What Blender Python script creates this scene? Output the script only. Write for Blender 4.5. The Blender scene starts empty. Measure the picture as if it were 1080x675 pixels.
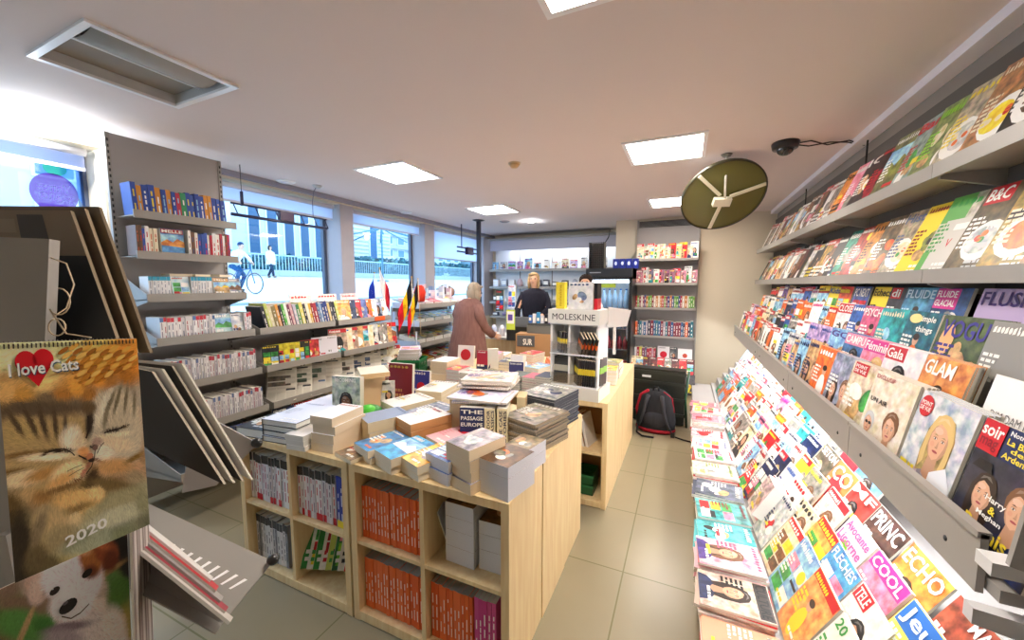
import bpy, math, random
from mathutils import Vector, Matrix, Euler
S = bpy.context.scene
COL = S.collection
PI = math.pi
# ------------------------------------------------------------------ camera, world, exposure
FPX = 405.0
PITCH = math.atan(37.5 / FPX)
YAW = math.atan2(184, math.hypot(FPX, 37.5))
EYE = Vector((0, 0, 1.65))
cam = bpy.data.cameras.new('camera'); cam.sensor_width = 36; cam.lens = 36 * FPX / 1080
cam.clip_start = .02; cam.clip_end = 300
camo = bpy.data.objects.new('camera', cam); COL.objects.link(camo)
camo.location = EYE; camo.rotation_euler = (PI / 2 - PITCH, 0, YAW)
S.camera = camo
S.view_settings.view_transform = 'Standard'; S.view_settings.look = 'None'
S.view_settings.gamma = 1; S.view_settings.use_curve_mapping = False
S.view_settings.exposure = 1.0
SKY_STRENGTH = 2.6
PANEL = 22.0
TUBE = 30.0
w = bpy.data.worlds.new('daylight'); S.world = w; w.use_nodes = True
nt = w.node_tree; bgn = nt.nodes['Background']
bgn.inputs[0].default_value = (.42, .70, 1.0, 1); bgn.inputs[1].default_value = SKY_STRENGTH
S.cycles.max_bounces = 8; S.cycles.diffuse_bounces = 4; S.cycles.glossy_bounces = 3
S.cycles.transparent_max_bounces = 8; S.cycles.sample_clamp_indirect = 6

# ------------------------------------------------------------------ colours and materials
def lin(c):
    if isinstance(c, str): c = PAL[c] if c in PAL else c
    if isinstance(c, str):
        c = c.lstrip('#'); c = tuple(int(c[i:i+2], 16) / 255 for i in (0, 2, 4))
    return tuple((x / 12.92 if x <= .04045 else ((x + .055) / 1.055) ** 2.4) for x in c[:3]) + (1,)
PAL = dict(white='#f2f0ea', cream='#e9dcc0', red='#c8202c', crimson='#8c1a2a', pink='#e58aa8', magenta='#d4308c',
           orange='#e8702a', yellow='#f0d83a', green='#3f9a4a', teal='#2a9aa0', blue='#2f5fb0', navy='#1c2a58',
           purple='#5a3c90', lilac='#b79ccc', brown='#7a5236', tan='#c8a070', grey='#8e8c88', black='#1c1b1e',
           silver='#c6c8ca', olive='#7c8440', sky='#8cc0e0', lime='#8cd03c', skin='#d9a889', darkskin='#8a5a40',
           blonde='#d8b878', darkhair='#33241c', maroon='#5c2028', gold='#b8923c', paper='#dcd6c8')
MAT = {}
def nodes(name):
    m = bpy.data.materials.new(name); m.use_nodes = True; MAT[name] = m
    return m, m.node_tree, m.node_tree.nodes['Principled BSDF']
def solid(name, col, rough=.5, metal=0, spec=.5, noise=0, scale=20):
    m, t, b = nodes(name); c = lin(col)
    b.inputs['Base Color'].default_value = c; b.inputs['Roughness'].default_value = rough
    b.inputs['Metallic'].default_value = metal; b.inputs['Specular IOR Level'].default_value = spec
    if noise:
        n = t.nodes.new('ShaderNodeTexNoise'); n.inputs['Scale'].default_value = scale; n.inputs['Detail'].default_value = 4
        tc = t.nodes.new('ShaderNodeTexCoord'); t.links.new(tc.outputs['Object'], n.inputs['Vector'])
        r = t.nodes.new('ShaderNodeMapRange'); r.inputs[3].default_value = 1 - noise; r.inputs[4].default_value = 1 + noise
        t.links.new(n.outputs[0], r.inputs[0])
        v = t.nodes.new('ShaderNodeVectorMath'); v.operation = 'SCALE'; v.inputs[0].default_value = c[:3]
        t.links.new(r.outputs[0], v.inputs['Scale']); t.links.new(v.outputs[0], b.inputs['Base Color'])
    return m
def attr_mat(name, rough=.45, spec=.4, kind=None):
    m, t, b = nodes(name)
    b.inputs['Roughness'].default_value = rough; b.inputs['Specular IOR Level'].default_value = spec
    a = t.nodes.new('ShaderNodeAttribute'); a.attribute_name = 'Col'
    tc = t.nodes.new('ShaderNodeTexCoord')
    out = a.outputs['Color']
    if kind == 'photo':      # printed picture: mottled tones and hues
        n = t.nodes.new('ShaderNodeTexNoise'); n.inputs['Scale'].default_value = 26; n.inputs['Detail'].default_value = 5
        oi = t.nodes.new('ShaderNodeObjectInfo')
        ad = t.nodes.new('ShaderNodeVectorMath'); ad.operation = 'MULTIPLY_ADD'
        ad.inputs[1].default_value = (9, 9, 9)
        t.links.new(oi.outputs['Random'], ad.inputs[0]); t.links.new(tc.outputs['Object'], ad.inputs[2])
        t.links.new(ad.outputs[0], n.inputs['Vector'])
        mx = t.nodes.new('ShaderNodeMix'); mx.data_type = 'RGBA'; mx.blend_type = 'OVERLAY'; mx.inputs[0].default_value = .75
        cr = t.nodes.new('ShaderNodeValToRGB'); e = cr.color_ramp.elements
        e[0].position = .32; e[0].color = (.12, .1, .1, 1); e[1].position = .68; e[1].color = (.9, .88, .8, 1)
        t.links.new(n.outputs[0], cr.inputs[0])
        t.links.new(out, mx.inputs[6]); t.links.new(cr.outputs[0], mx.inputs[7])
        mx2 = t.nodes.new('ShaderNodeMix'); mx2.data_type = 'RGBA'; mx2.blend_type = 'OVERLAY'; mx2.inputs[0].default_value = .35
        t.links.new(mx.outputs[2], mx2.inputs[6]); t.links.new(n.outputs['Color'], mx2.inputs[7])
        out = mx2.outputs[2]
    if kind == 'fur':
        n = t.nodes.new('ShaderNodeTexNoise'); n.inputs['Scale'].default_value = 60; n.inputs['Detail'].default_value = 6
        mp = t.nodes.new('ShaderNodeMapping'); mp.inputs['Scale'].default_value = (1, 1, .35); mp.inputs['Rotation'].default_value = (0, .6, 0)
        t.links.new(tc.outputs['Object'], mp.inputs[0]); t.links.new(mp.outputs[0], n.inputs['Vector'])
        r = t.nodes.new('ShaderNodeMapRange'); r.inputs[1].default_value = .3; r.inputs[2].default_value = .7; r.inputs[3].default_value = .55; r.inputs[4].default_value = 1.35
        t.links.new(n.outputs[0], r.inputs[0])
        v = t.nodes.new('ShaderNodeVectorMath'); v.operation = 'SCALE'
        t.links.new(out, v.inputs[0]); t.links.new(r.outputs[0], v.inputs['Scale']); out = v.outputs[0]
    if kind == 'pages':      # fine lines between the leaves, running along the block
        wv = t.nodes.new('ShaderNodeTexWave'); wv.bands_direction = 'Y'; wv.inputs['Scale'].default_value = 90
        wv.inputs['Distortion'].default_value = 1.5; wv.inputs['Detail'].default_value = 2
        t.links.new(tc.outputs['Object'], wv.inputs['Vector'])
        r = t.nodes.new('ShaderNodeMapRange'); r.inputs[3].default_value = .82; r.inputs[4].default_value = 1.05
        t.links.new(wv.outputs['Fac'], r.inputs[0])
        v = t.nodes.new('ShaderNodeVectorMath'); v.operation = 'SCALE'
        t.links.new(out, v.inputs[0]); t.links.new(r.outputs[0], v.inputs['Scale']); out = v.outputs[0]
    if kind == 'knit':
        n = t.nodes.new('ShaderNodeTexNoise'); n.inputs['Scale'].default_value = 14
        mp = t.nodes.new('ShaderNodeMapping'); mp.inputs['Scale'].default_value = (3, 3, .4)
        t.links.new(tc.outputs['Object'], mp.inputs[0]); t.links.new(mp.outputs[0], n.inputs['Vector'])
        r = t.nodes.new('ShaderNodeMapRange'); r.inputs[3].default_value = .7; r.inputs[4].default_value = 1.3
        t.links.new(n.outputs[0], r.inputs[0])
        v = t.nodes.new('ShaderNodeVectorMath'); v.operation = 'SCALE'
        t.links.new(out, v.inputs[0]); t.links.new(r.outputs[0], v.inputs['Scale']); out = v.outputs[0]
    t.links.new(out, b.inputs['Base Color'])
    return m
attr_mat('print', .38, .45); attr_mat('photo', .35, .5, 'photo'); attr_mat('fur', .4, .5, 'fur')
attr_mat('pages', .85, .2, 'pages'); attr_mat('matte', .8, .25); attr_mat('cloth', .85, .2, 'knit')
attr_mat('plastic', .3, .5)
solid('steel', '#98948e', .42, .0, .5, .06, 6)
solid('steel_panel', '#a29e9c', .5, 0, .4, .05, 4)
solid('dark_metal', '#2a2a2c', .45)
solid('chrome', '#c8c8c8', .2, .9)
solid('skin_mat', '#d8a98c', .5)
solid('darkglass', '#20262c', .08, 0, .8)
def emit(name, col, s):
    m = bpy.data.materials.new(name); m.use_nodes = True; MAT[name] = m; t = m.node_tree; t.nodes.clear()
    e = t.nodes.new('ShaderNodeEmission'); e.inputs[0].default_value = lin(col); e.inputs[1].default_value = s
    o = t.nodes.new('ShaderNodeOutputMaterial'); t.links.new(e.outputs[0], o.inputs[0]); return m
emit('lamp_panel', '#fff4e8', PANEL); emit('lamp_tube', '#ffffff', TUBE); emit('lamp_spot', '#f4f8ff', 120)
emit('lamp_cabinet', '#e8f2ff', 9); emit('screen', '#90b8e0', 1.2)
def glass(name, tint, mixf):
    m = bpy.data.materials.new(name); m.use_nodes = True; MAT[name] = m; t = m.node_tree; t.nodes.clear()
    a = t.nodes.new('ShaderNodeBsdfTransparent'); a.inputs[0].default_value = tint
    g = t.nodes.new('ShaderNodeBsdfGlossy'); g.inputs['Roughness'].default_value = .03
    mx = t.nodes.new('ShaderNodeMixShader'); mx.inputs[0].default_value = mixf
    o = t.nodes.new('ShaderNodeOutputMaterial')
    t.links.new(a.outputs[0], mx.inputs[1]); t.links.new(g.outputs[0], mx.inputs[2]); t.links.new(mx.outputs[0], o.inputs[0])
glass('glass', (.93, .96, 1, 1), .05); glass('acrylic', (.9, .9, .9, 1), .10)
def film(name, col, a):
    m = bpy.data.materials.new(name); m.use_nodes = True; MAT[name] = m; t = m.node_tree; t.nodes.clear()
    x = t.nodes.new('ShaderNodeBsdfTransparent'); d = t.nodes.new('ShaderNodeBsdfTranslucent'); d.inputs[0].default_value = lin(col)
    mx = t.nodes.new('ShaderNodeMixShader'); mx.inputs[0].default_value = a; o = t.nodes.new('ShaderNodeOutputMaterial')
    t.links.new(x.outputs[0], mx.inputs[1]); t.links.new(d.outputs[0], mx.inputs[2]); t.links.new(mx.outputs[0], o.inputs[0])
film('film_purple', '#6a2a80', .85); film('film_green', '#38a070', .8); film('film_blue', '#5a8cd0', .6); film('film_white', '#ffffff', .9)
film('blind', '#e6e4f0', .93)

# floor: large beige-green porcelain tiles with thin grout
m, t, b = nodes('floor_tile')
tc = t.nodes.new('ShaderNodeTexCoord'); br = t.nodes.new('ShaderNodeTexBrick')
br.offset = 0; br.inputs['Scale'].default_value = 1; br.inputs['Mortar Size'].default_value = .004
br.inputs['Brick Width'].default_value = .62; br.inputs['Row Height'].default_value = .62
br.inputs['Color1'].default_value = lin('#8a8068'); br.inputs['Color2'].default_value = lin('#8e846c'); br.inputs['Mortar'].default_value = lin('#68653f')
mp = t.nodes.new('ShaderNodeMapping'); mp.inputs['Location'].default_value = (.27, .33, 0)
t.links.new(tc.outputs['Object'], mp.inputs[0]); t.links.new(mp.outputs[0], br.inputs['Vector'])
n = t.nodes.new('ShaderNodeTexNoise'); n.inputs['Scale'].default_value = 3; n.inputs['Detail'].default_value = 6
t.links.new(tc.outputs['Object'], n.inputs['Vector'])
r = t.nodes.new('ShaderNodeMapRange'); r.inputs[3].default_value = .9; r.inputs[4].default_value = 1.08; t.links.new(n.outputs[0], r.inputs[0])
v = t.nodes.new('ShaderNodeVectorMath'); v.operation = 'SCALE'; t.links.new(br.outputs[0], v.inputs[0]); t.links.new(r.outputs[0], v.inputs['Scale'])
t.links.new(v.outputs[0], b.inputs['Base Color']); b.inputs['Roughness'].default_value = .28
# ash / birch veneer
m, t, b = nodes('birch')
tc = t.nodes.new('ShaderNodeTexCoord'); mp = t.nodes.new('ShaderNodeMapping'); mp.inputs['Scale'].default_value = (14, 14, 1.2)
n = t.nodes.new('ShaderNodeTexNoise'); n.inputs['Scale'].default_value = 2.2; n.inputs['Detail'].default_value = 7; n.inputs['Distortion'].default_value = .6
cr = t.nodes.new('ShaderNodeValToRGB'); e = cr.color_ramp.elements
e[0].position = .3; e[0].color = lin('#e2c08a'); e[1].position = .7; e[1].color = lin('#f0d8a6')
t.links.new(tc.outputs['Object'], mp.inputs[0]); t.links.new(mp.outputs[0], n.inputs['Vector']); t.links.new(n.outputs[0], cr.inputs[0])
t.links.new(cr.outputs[0], b.inputs['Base Color']); b.inputs['Roughness'].default_value = .42
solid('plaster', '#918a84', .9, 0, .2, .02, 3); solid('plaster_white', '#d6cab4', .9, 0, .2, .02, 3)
solid('ceiling_paint', '#e2d6d2', .92, 0, .15, .02, 1.5)
solid('lavender_panel', '#b8b6c2', .6); solid('column_paint', '#aaa6ac', .7, 0, .3, .05, 8)

# ------------------------------------------------------------------ mesh builder
class MB:
    def __init__(s): s.v = []; s.f = []; s.c = []; s.m = []; s.smooth = []
    def face(s, pts, col='white', mat='print', sm=False):
        i = len(s.v); s.v += [tuple(p) for p in pts]; s.f.append(tuple(range(i, i + len(pts))))
        s.c.append(lin(col)); s.m.append(mat); s.smooth.append(sm)
    def idx(s, verts, faces, col='white', mat='print', sm=True):
        i = len(s.v); s.v += [tuple(p) for p in verts]; c = lin(col)
        for f in faces: s.f.append(tuple(a + i for a in f)); s.c.append(c); s.m.append(mat); s.smooth.append(sm)
        return s
    def hexa(s, P, col='white', mat='print', cols=None, mats=None):
        # P: 8 corners, bottom 0-3 (x0y0,x1y0,x1y1,x0y1), top 4-7; face order: bottom, top, front(-y), right(+x), back, left
        F = [(0, 3, 2, 1), (4, 5, 6, 7), (0, 1, 5, 4), (1, 2, 6, 5), (2, 3, 7, 6), (3, 0, 4, 7)]
        i = len(s.v); s.v += [tuple(p) for p in P]
        for k, f in enumerate(F):
            s.f.append(tuple(a + i for a in f)); s.c.append(lin(cols[k] if cols and cols[k] else col))
            s.m.append(mats[k] if mats and mats[k] else mat); s.smooth.append(False)
        return s
    def box(s, x0, x1, y0, y1, z0, z1, col='white', mat='print', cols=None, mats=None):
        return s.hexa([(x0, y0, z0), (x1, y0, z0), (x1, y1, z0), (x0, y1, z0), (x0, y0, z1), (x1, y0, z1), (x1, y1, z1), (x0, y1, z1)], col, mat, cols, mats)
    def tube(s, pts, r, n=8, col='white', mat='print', r1=None):
        pts = [Vector(p) for p in pts]; N = len(pts); vs = []; fs = []; u = None
        for k, p in enumerate(pts):
            d = (pts[min(k + 1, N - 1)] - pts[max(k - 1, 0)]).normalized()
            if u is None:
                a = Vector((0, 0, 1)) if abs(d.z) < .9 else Vector((1, 0, 0)); u = d.cross(a).normalized()
            else: u = (u - d * u.dot(d)).normalized()
            w_ = d.cross(u)
            rr = r if r1 is None else r + (r1 - r) * k / (N - 1)
            for j in range(n):
                t_ = 2 * PI * j / n; vs.append(p + (u * math.cos(t_) + w_ * math.sin(t_)) * rr)
        for k in range(N - 1):
            for j in range(n): fs.append((k * n + j, k * n + (j + 1) % n, (k + 1) * n + (j + 1) % n, (k + 1) * n + j))
        fs.append(tuple(range(n))[::-1]); fs.append(tuple((N - 1) * n + j for j in range(n)))
        return s.idx(vs, fs, col, mat)
    def loft(s, rings, n=20, col='white', mat='print', cap=True):
        # rings: (cx, cy, z, rx, ry[, tilt of ring plane about x])
        vs = []; fs = []
        for R in rings:
            cx, cy, z, rx, ry = R[:5]; tl = R[5] if len(R) > 5 else 0
            for j in range(n):
                t_ = 2 * PI * j / n; dy = math.sin(t_) * ry
                vs.append((cx + math.cos(t_) * rx, cy + dy * math.cos(tl), z + dy * math.sin(tl)))
        for k in range(len(rings) - 1):
            for j in range(n): fs.append((k * n + j, k * n + (j + 1) % n, (k + 1) * n + (j + 1) % n, (k + 1) * n + j))
        if cap: fs.append(tuple(range(n))[::-1]); fs.append(tuple((len(rings) - 1) * n + j for j in range(n)))
        return s.idx(vs, fs, col, mat)
    def ball(s, c, r, col='white', mat='print', n=14, m=9, rot=None):
        vs = []; fs = []; r = (r, r, r) if not isinstance(r, tuple) else r
        M = rot.to_matrix() if rot else None
        for i in range(m + 1):
            p = PI * i / m
            for j in range(n):
                t_ = 2 * PI * j / n; q = Vector((math.sin(p) * math.cos(t_) * r[0], math.sin(p) * math.sin(t_) * r[1], math.cos(p) * r[2]))
                if M: q = M @ q
                vs.append(q + Vector(c))
        for i in range(m):
            for j in range(n): fs.append((i * n + j, (i + 1) * n + j, (i + 1) * n + (j + 1) % n, i * n + (j + 1) % n))
        return s.idx(vs, fs, col, mat)
    def xf(s, M):
        s.v = [tuple(M @ Vector(p)) for p in s.v]; return s
    def mesh(s, name):
        me = bpy.data.meshes.new(name); me.from_pydata(s.v, [], s.f)
        ms = []
        for k in s.m:
            if k not in ms: ms.append(k)
        for k in ms: me.materials.append(MAT[k])
        me.polygons.foreach_set('material_index', [ms.index(k) for k in s.m])
        me.polygons.foreach_set('use_smooth', s.smooth)
        at = me.color_attributes.new('Col', 'FLOAT_COLOR', 'CORNER')
        buf = []
        for f, c in zip(s.f, s.c): buf += list(c) * len(f)
        at.data.foreach_set('color', buf); me.update(); return me
    def obj(s, name, parent=None, loc=None, rot=None):
        o = bpy.data.objects.new(name, s.mesh(name)); COL.objects.link(o)
        if parent: o.parent = parent
        if loc is not None: o.location = loc
        if rot is not None: o.rotation_euler = rot
        return o
def tag(o, label=None, cat=None, group=None, kind=None):
    if label: o['label'] = label
    if cat: o['category'] = cat
    if group: o['group'] = group
    if kind: o['kind'] = kind
    return o
def empty(name, loc=(0, 0, 0), rz=0, label=None, cat=None, group=None):
    o = bpy.data.objects.new(name, None); COL.objects.link(o); o.location = loc; o.rotation_euler = (0, 0, rz)
    o.empty_display_size = .1
    return tag(o, label, cat, group)
def struct(name, mb): return tag(mb.obj(name), kind='structure')
def copy_tree(o, parent=None):
    c = o.copy(); COL.objects.link(c); c.parent = parent
    for ch in [x for x in o.children]: copy_tree(ch, c)
    return c
def at(u, v, d):
    x, y, z = (u - 540) / FPX, (337.5 - v) / FPX, 1.0
    Y = z * math.cos(PITCH) + y * math.sin(PITCH); Z = -z * math.sin(PITCH) + y * math.cos(PITCH)
    return EYE + Vector((x * math.cos(YAW) - Y * math.sin(YAW), x * math.sin(YAW) + Y * math.cos(YAW), Z)) * d
def bevel(o, wd=.004, seg=2):
    b_ = o.modifiers.new('bevel', 'BEVEL'); b_.width = wd; b_.segments = seg; b_.limit_method = 'ANGLE'; return o
ORD = ['first', 'second', 'third', 'fourth', 'fifth', 'sixth', 'seventh', 'eighth', 'ninth', 'tenth', 'eleventh', 'twelfth', 'thirteenth',
       'fourteenth', 'fifteenth', 'sixteenth', 'seventeenth', 'eighteenth', 'nineteenth', 'twentieth']
def ordn(k):
    if k < 20: return ORD[k]
    T = ['', '', 'twenty', 'thirty', 'forty', 'fifty', 'sixty']
    n_ = k + 1; return (T[n_ // 10] + '-' + ORD[n_ % 10 - 1]) if n_ % 10 else {30: 'thirtieth', 40: 'fortieth', 20: 'twentieth', 50: 'fiftieth'}[n_]

# ------------------------------------------------------------------ lettering
TXT = {}
def glyphs(s, bold=.02):
    k = (s, bold)
    if k in TXT: return TXT[k]
    c = bpy.data.curves.new('lettering', 'FONT'); c.body = s; c.size = 1; c.offset = bold; c.resolution_u = 2
    o = bpy.data.objects.new('lettering', c); COL.objects.link(o)
    dg = bpy.context.evaluated_depsgraph_get(); me = o.evaluated_get(dg).to_mesh()
    V = [(p.co.x, p.co.y) for p in me.vertices]; F = [tuple(p.vertices) for p in me.polygons]
    o.evaluated_get(dg).to_mesh_clear(); bpy.data.objects.remove(o); bpy.data.curves.remove(c)
    x0 = min(p[0] for p in V); x1 = max(p[0] for p in V); y0 = min(p[1] for p in V); y1 = max(p[1] for p in V)
    TXT[k] = ([((p[0] - x0) / (x1 - x0), (p[1] - y0) / (y1 - y0)) for p in V], F, (x1 - x0) / (y1 - y0)); return TXT[k]
def text(mb, P, s, x0, x1, z0, z1, col, k=4, mat='print', bold=.02, rot=0, mirror=False):
    V, F, asp = glyphs(s, bold); cx, cz = (x0 + x1) / 2, (z0 + z1) / 2
    vs = []
    for a, b_ in V:
        if mirror: a = 1 - a
        dx, dz = (a - .5) * (x1 - x0), (b_ - .5) * (z1 - z0)
        vs.append(P(cx + dx * math.cos(rot) - dz * math.sin(rot), cz + dx * math.sin(rot) + dz * math.cos(rot), k))
    mb.idx(vs, F, col, mat, False)
# P(x, z, layer) -> 3D point; r() fills a rectangle cut in strips so it can follow a bend
def rect(mb, P, x0, x1, z0, z1, col, k=1, mat='print', step=None):
    n_ = max(1, int(math.ceil((z1 - z0) / step))) if step else 1
    for i in range(n_):
        a, b_ = z0 + (z1 - z0) * i / n_, z0 + (z1 - z0) * (i + 1) / n_
        mb.face([P(x0, a, k), P(x1, a, k), P(x1, b_, k), P(x0, b_, k)], col, mat)
def ell(mb, P, cx, cz, rx, rz, col, k=2, mat='print', rot=0, n=14, a0=0, a1=2 * PI):
    pts = []
    for i in range(n):
        t_ = a0 + (a1 - a0) * i / (n if a1 - a0 > 6.2 else n - 1); a, b_ = rx * math.cos(t_), rz * math.sin(t_)
        pts.append(P(cx + a * math.cos(rot) - b_ * math.sin(rot), cz + a * math.sin(rot) + b_ * math.cos(rot), k))
    mb.face(pts, col, mat)
def poly(mb, P, pts, col, k=2, mat='print'): mb.face([P(a, b_, k) for a, b_ in pts], col, mat)
def lines(mb, P, x0, x1, z0, z1, col, rng, lh=.012, k=3, fill=.55):
    z = z1 - lh
    while z > z0:
        x = x0
        L = x0 + (x1 - x0) * rng.uniform(.6, 1)
        while x < L - .006:
            wd = min(rng.uniform(.012, .04), L - x); rect(mb, P, x, x + wd, z, z + lh * fill, col, k); x += wd + .006
        z -= lh
def mast(mb, P, x0, x1, z0, z1, col, rng, k=4):      # unreadable title: a run of letter-like strokes
    n_ = rng.randint(5, 10); x1 = x0 + (x1 - x0) * rng.uniform(.6, 1); cw = (x1 - x0) / n_; H = z1 - z0
    for i in range(n_):
        a = x0 + i * cw; q = rng.random()
        if q < .4: ell(mb, P, a + cw * .45, z0 + H * .42, cw * .42, H * .42, col, k, n=10); 
        elif q < .7: poly(mb, P, [(a, z0), (a + cw * .8, z0 + H * .1), (a + cw * .75, z0 + H * rng.uniform(.6, .95)), (a + cw * .1, z0 + H * .7)], col, k)
        else: rect(mb, P, a + cw * .2, a + cw * .55, z0, z0 + H * rng.choice([.75, 1]), col, k); ell(mb, P, a + cw * .5, z0 + H * .3, cw * .3, H * .28, col, k, n=8)
def mixc(a, b_, f):
    A, B = lin(a), lin(b_); return tuple(A[i] * (1 - f) + B[i] * f for i in range(3)) + ('lin',)
_lin0 = lin
def lin(c):
    if isinstance(c, tuple) and len(c) == 4 and c[3] == 'lin': return c[:3] + (1,)
    return _lin0(c)
def portrait(mb, P, cx, cz, s, hair='darkhair', skin='skin', cloth='navy', k=2, lng=True, glasses=False):
    sh = mixc(skin, 'brown', .35); lt = mixc(skin, 'white', .18); hd = mixc(hair, 'black', .45); hl = mixc(hair, 'white', .16)
    poly(mb, P, [(cx - s * 1.6, cz - s * 3.4), (cx + s * 1.6, cz - s * 3.4), (cx + s * 1.42, cz - s * 2.0), (cx + s * 1.0, cz - s * 1.65), (cx + s * .38, cz - s * 1.35), (cx - s * .38, cz - s * 1.35), (cx - s * 1.0, cz - s * 1.65), (cx - s * 1.42, cz - s * 2.0)], cloth, k, 'photo')
    poly(mb, P, [(cx - s * .1, cz - s * 3.4), (cx - s * .45, cz - s * 1.4), (cx - s * .75, cz - s * 1.5), (cx - s * .5, cz - s * 3.4)], mixc(cloth, 'black', .3), k + .2)
    if lng:
        poly(mb, P, [(cx - s * .95, cz + s * .3), (cx - s * 1.02, cz - s * .7), (cx - s * .88, cz - s * 1.7), (cx - s * .4, cz - s * 1.5), (cx + s * .4, cz - s * 1.45), (cx + s * .8, cz - s * 1.6), (cx + s * .98, cz - s * .8), (cx + s * .95, cz + s * .3), (cx + s * .6, cz + s * 1.05), (cx, cz + s * 1.25), (cx - s * .6, cz + s * 1.05)], hd, k + .3, 'photo')
    ell(mb, P, cx, cz + s * .28, s * .86, s * .98, hair, k + .4)
    poly(mb, P, [(cx - s * .42, cz - s * 1.62), (cx, cz - s * 1.85), (cx + s * .42, cz - s * 1.58), (cx + s * .3, cz - s * .6), (cx - s * .3, cz - s * .6)], sh, k + .6)
    ell(mb, P, cx, cz - s * .02, s * .66, s * .88, sh, k + .9, n=20)
    poly(mb, P, [(cx - s * .6, cz + s * .2), (cx - s * .56, cz - s * .3), (cx - s * .3, cz - s * .74), (cx, cz - s * .88), (cx + s * .28, cz - s * .7), (cx + s * .46, cz - s * .2), (cx + s * .5, cz + s * .3), (cx + s * .2, cz + s * .75), (cx - s * .3, cz + s * .75)], skin, k + 1.1)
    ell(mb, P, cx - s * .2, cz + s * .45, s * .3, s * .16, lt, k + 1.3, n=12); ell(mb, P, cx - s * .34, cz - s * .2, s * .14, s * .13, mixc(skin, 'red', .14), k + 1.3, n=10)
    # hairline: side parting sweeping over the brow
    poly(mb, P, [(cx - s * .74, cz + s * .1), (cx - s * .6, cz + s * .5), (cx - s * .2, cz + s * .78), (cx + s * .25, cz + s * .62), (cx + s * .56, cz + s * .25), (cx + s * .7, cz - s * .1), (cx + s * .86, cz + s * .4), (cx + s * .6, cz + s * 1.0), (cx, cz + s * 1.2), (cx - s * .6, cz + s * 1.0), (cx - s * .86, cz + s * .4)], hair, k + 1.5)
    poly(mb, P, [(cx - s * .5, cz + s * .75), (cx - s * .1, cz + s * .98), (cx + s * .4, cz + s * .85), (cx + s * .1, cz + s * 1.1), (cx - s * .35, cz + s * 1.02)], hl, k + 1.7)
    if lng:
        for q in (-1, 1): poly(mb, P, [(cx + q * s * .62, cz + s * .35), (cx + q * s * .88, cz + s * .3), (cx + q * s * .94, cz - s * .7), (cx + q * s * .8, cz - s * 1.5), (cx + q * s * .55, cz - s * 1.1), (cx + q * s * .64, cz - s * .4)], hair, k + 1.6)
    for q in (-1, 1):
        ex = cx + q * s * .27
        if glasses: ell(mb, P, ex, cz + s * .08, s * .24, s * .16, 'black', k + 1.9, n=10)
        else:
            ell(mb, P, ex, cz + s * .09, s * .15, s * .085, mixc(skin, 'brown', .5), k + 1.7, n=10); ell(mb, P, ex, cz + s * .07, s * .12, s * .045, '#e8e0dc', k + 1.8, n=8); ell(mb, P, ex, cz + s * .07, s * .05, s * .05, '#2c2420', k + 1.9, n=8)
            poly(mb, P, [(ex - s * .16, cz + s * .22), (ex + s * .16, cz + s * .22), (ex + s * .02 * q, cz + s * .29)], hd, k + 1.9)
    if glasses: rect(mb, P, cx - s * .1, cx + s * .1, cz + s * .08, cz + s * .12, 'black', k + 1.9)
    poly(mb, P, [(cx + s * .02, cz + s * .05), (cx + s * .1, cz - s * .25), (cx - s * .06, cz - s * .27)], sh, k + 1.7)
    ell(mb, P, cx, cz - s * .29, s * .11, s * .03, mixc(skin, 'brown', .55), k + 1.8, n=8)
    ell(mb, P, cx, cz - s * .48, s * .2, s * .06, '#b04850', k + 1.8, n=10); rect(mb, P, cx - s * .17, cx + s * .17, cz - s * .485, cz - s * .47, '#6c2830', k + 2)
SK = ['skin', 'skin', 'skin', 'darkskin']
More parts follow.
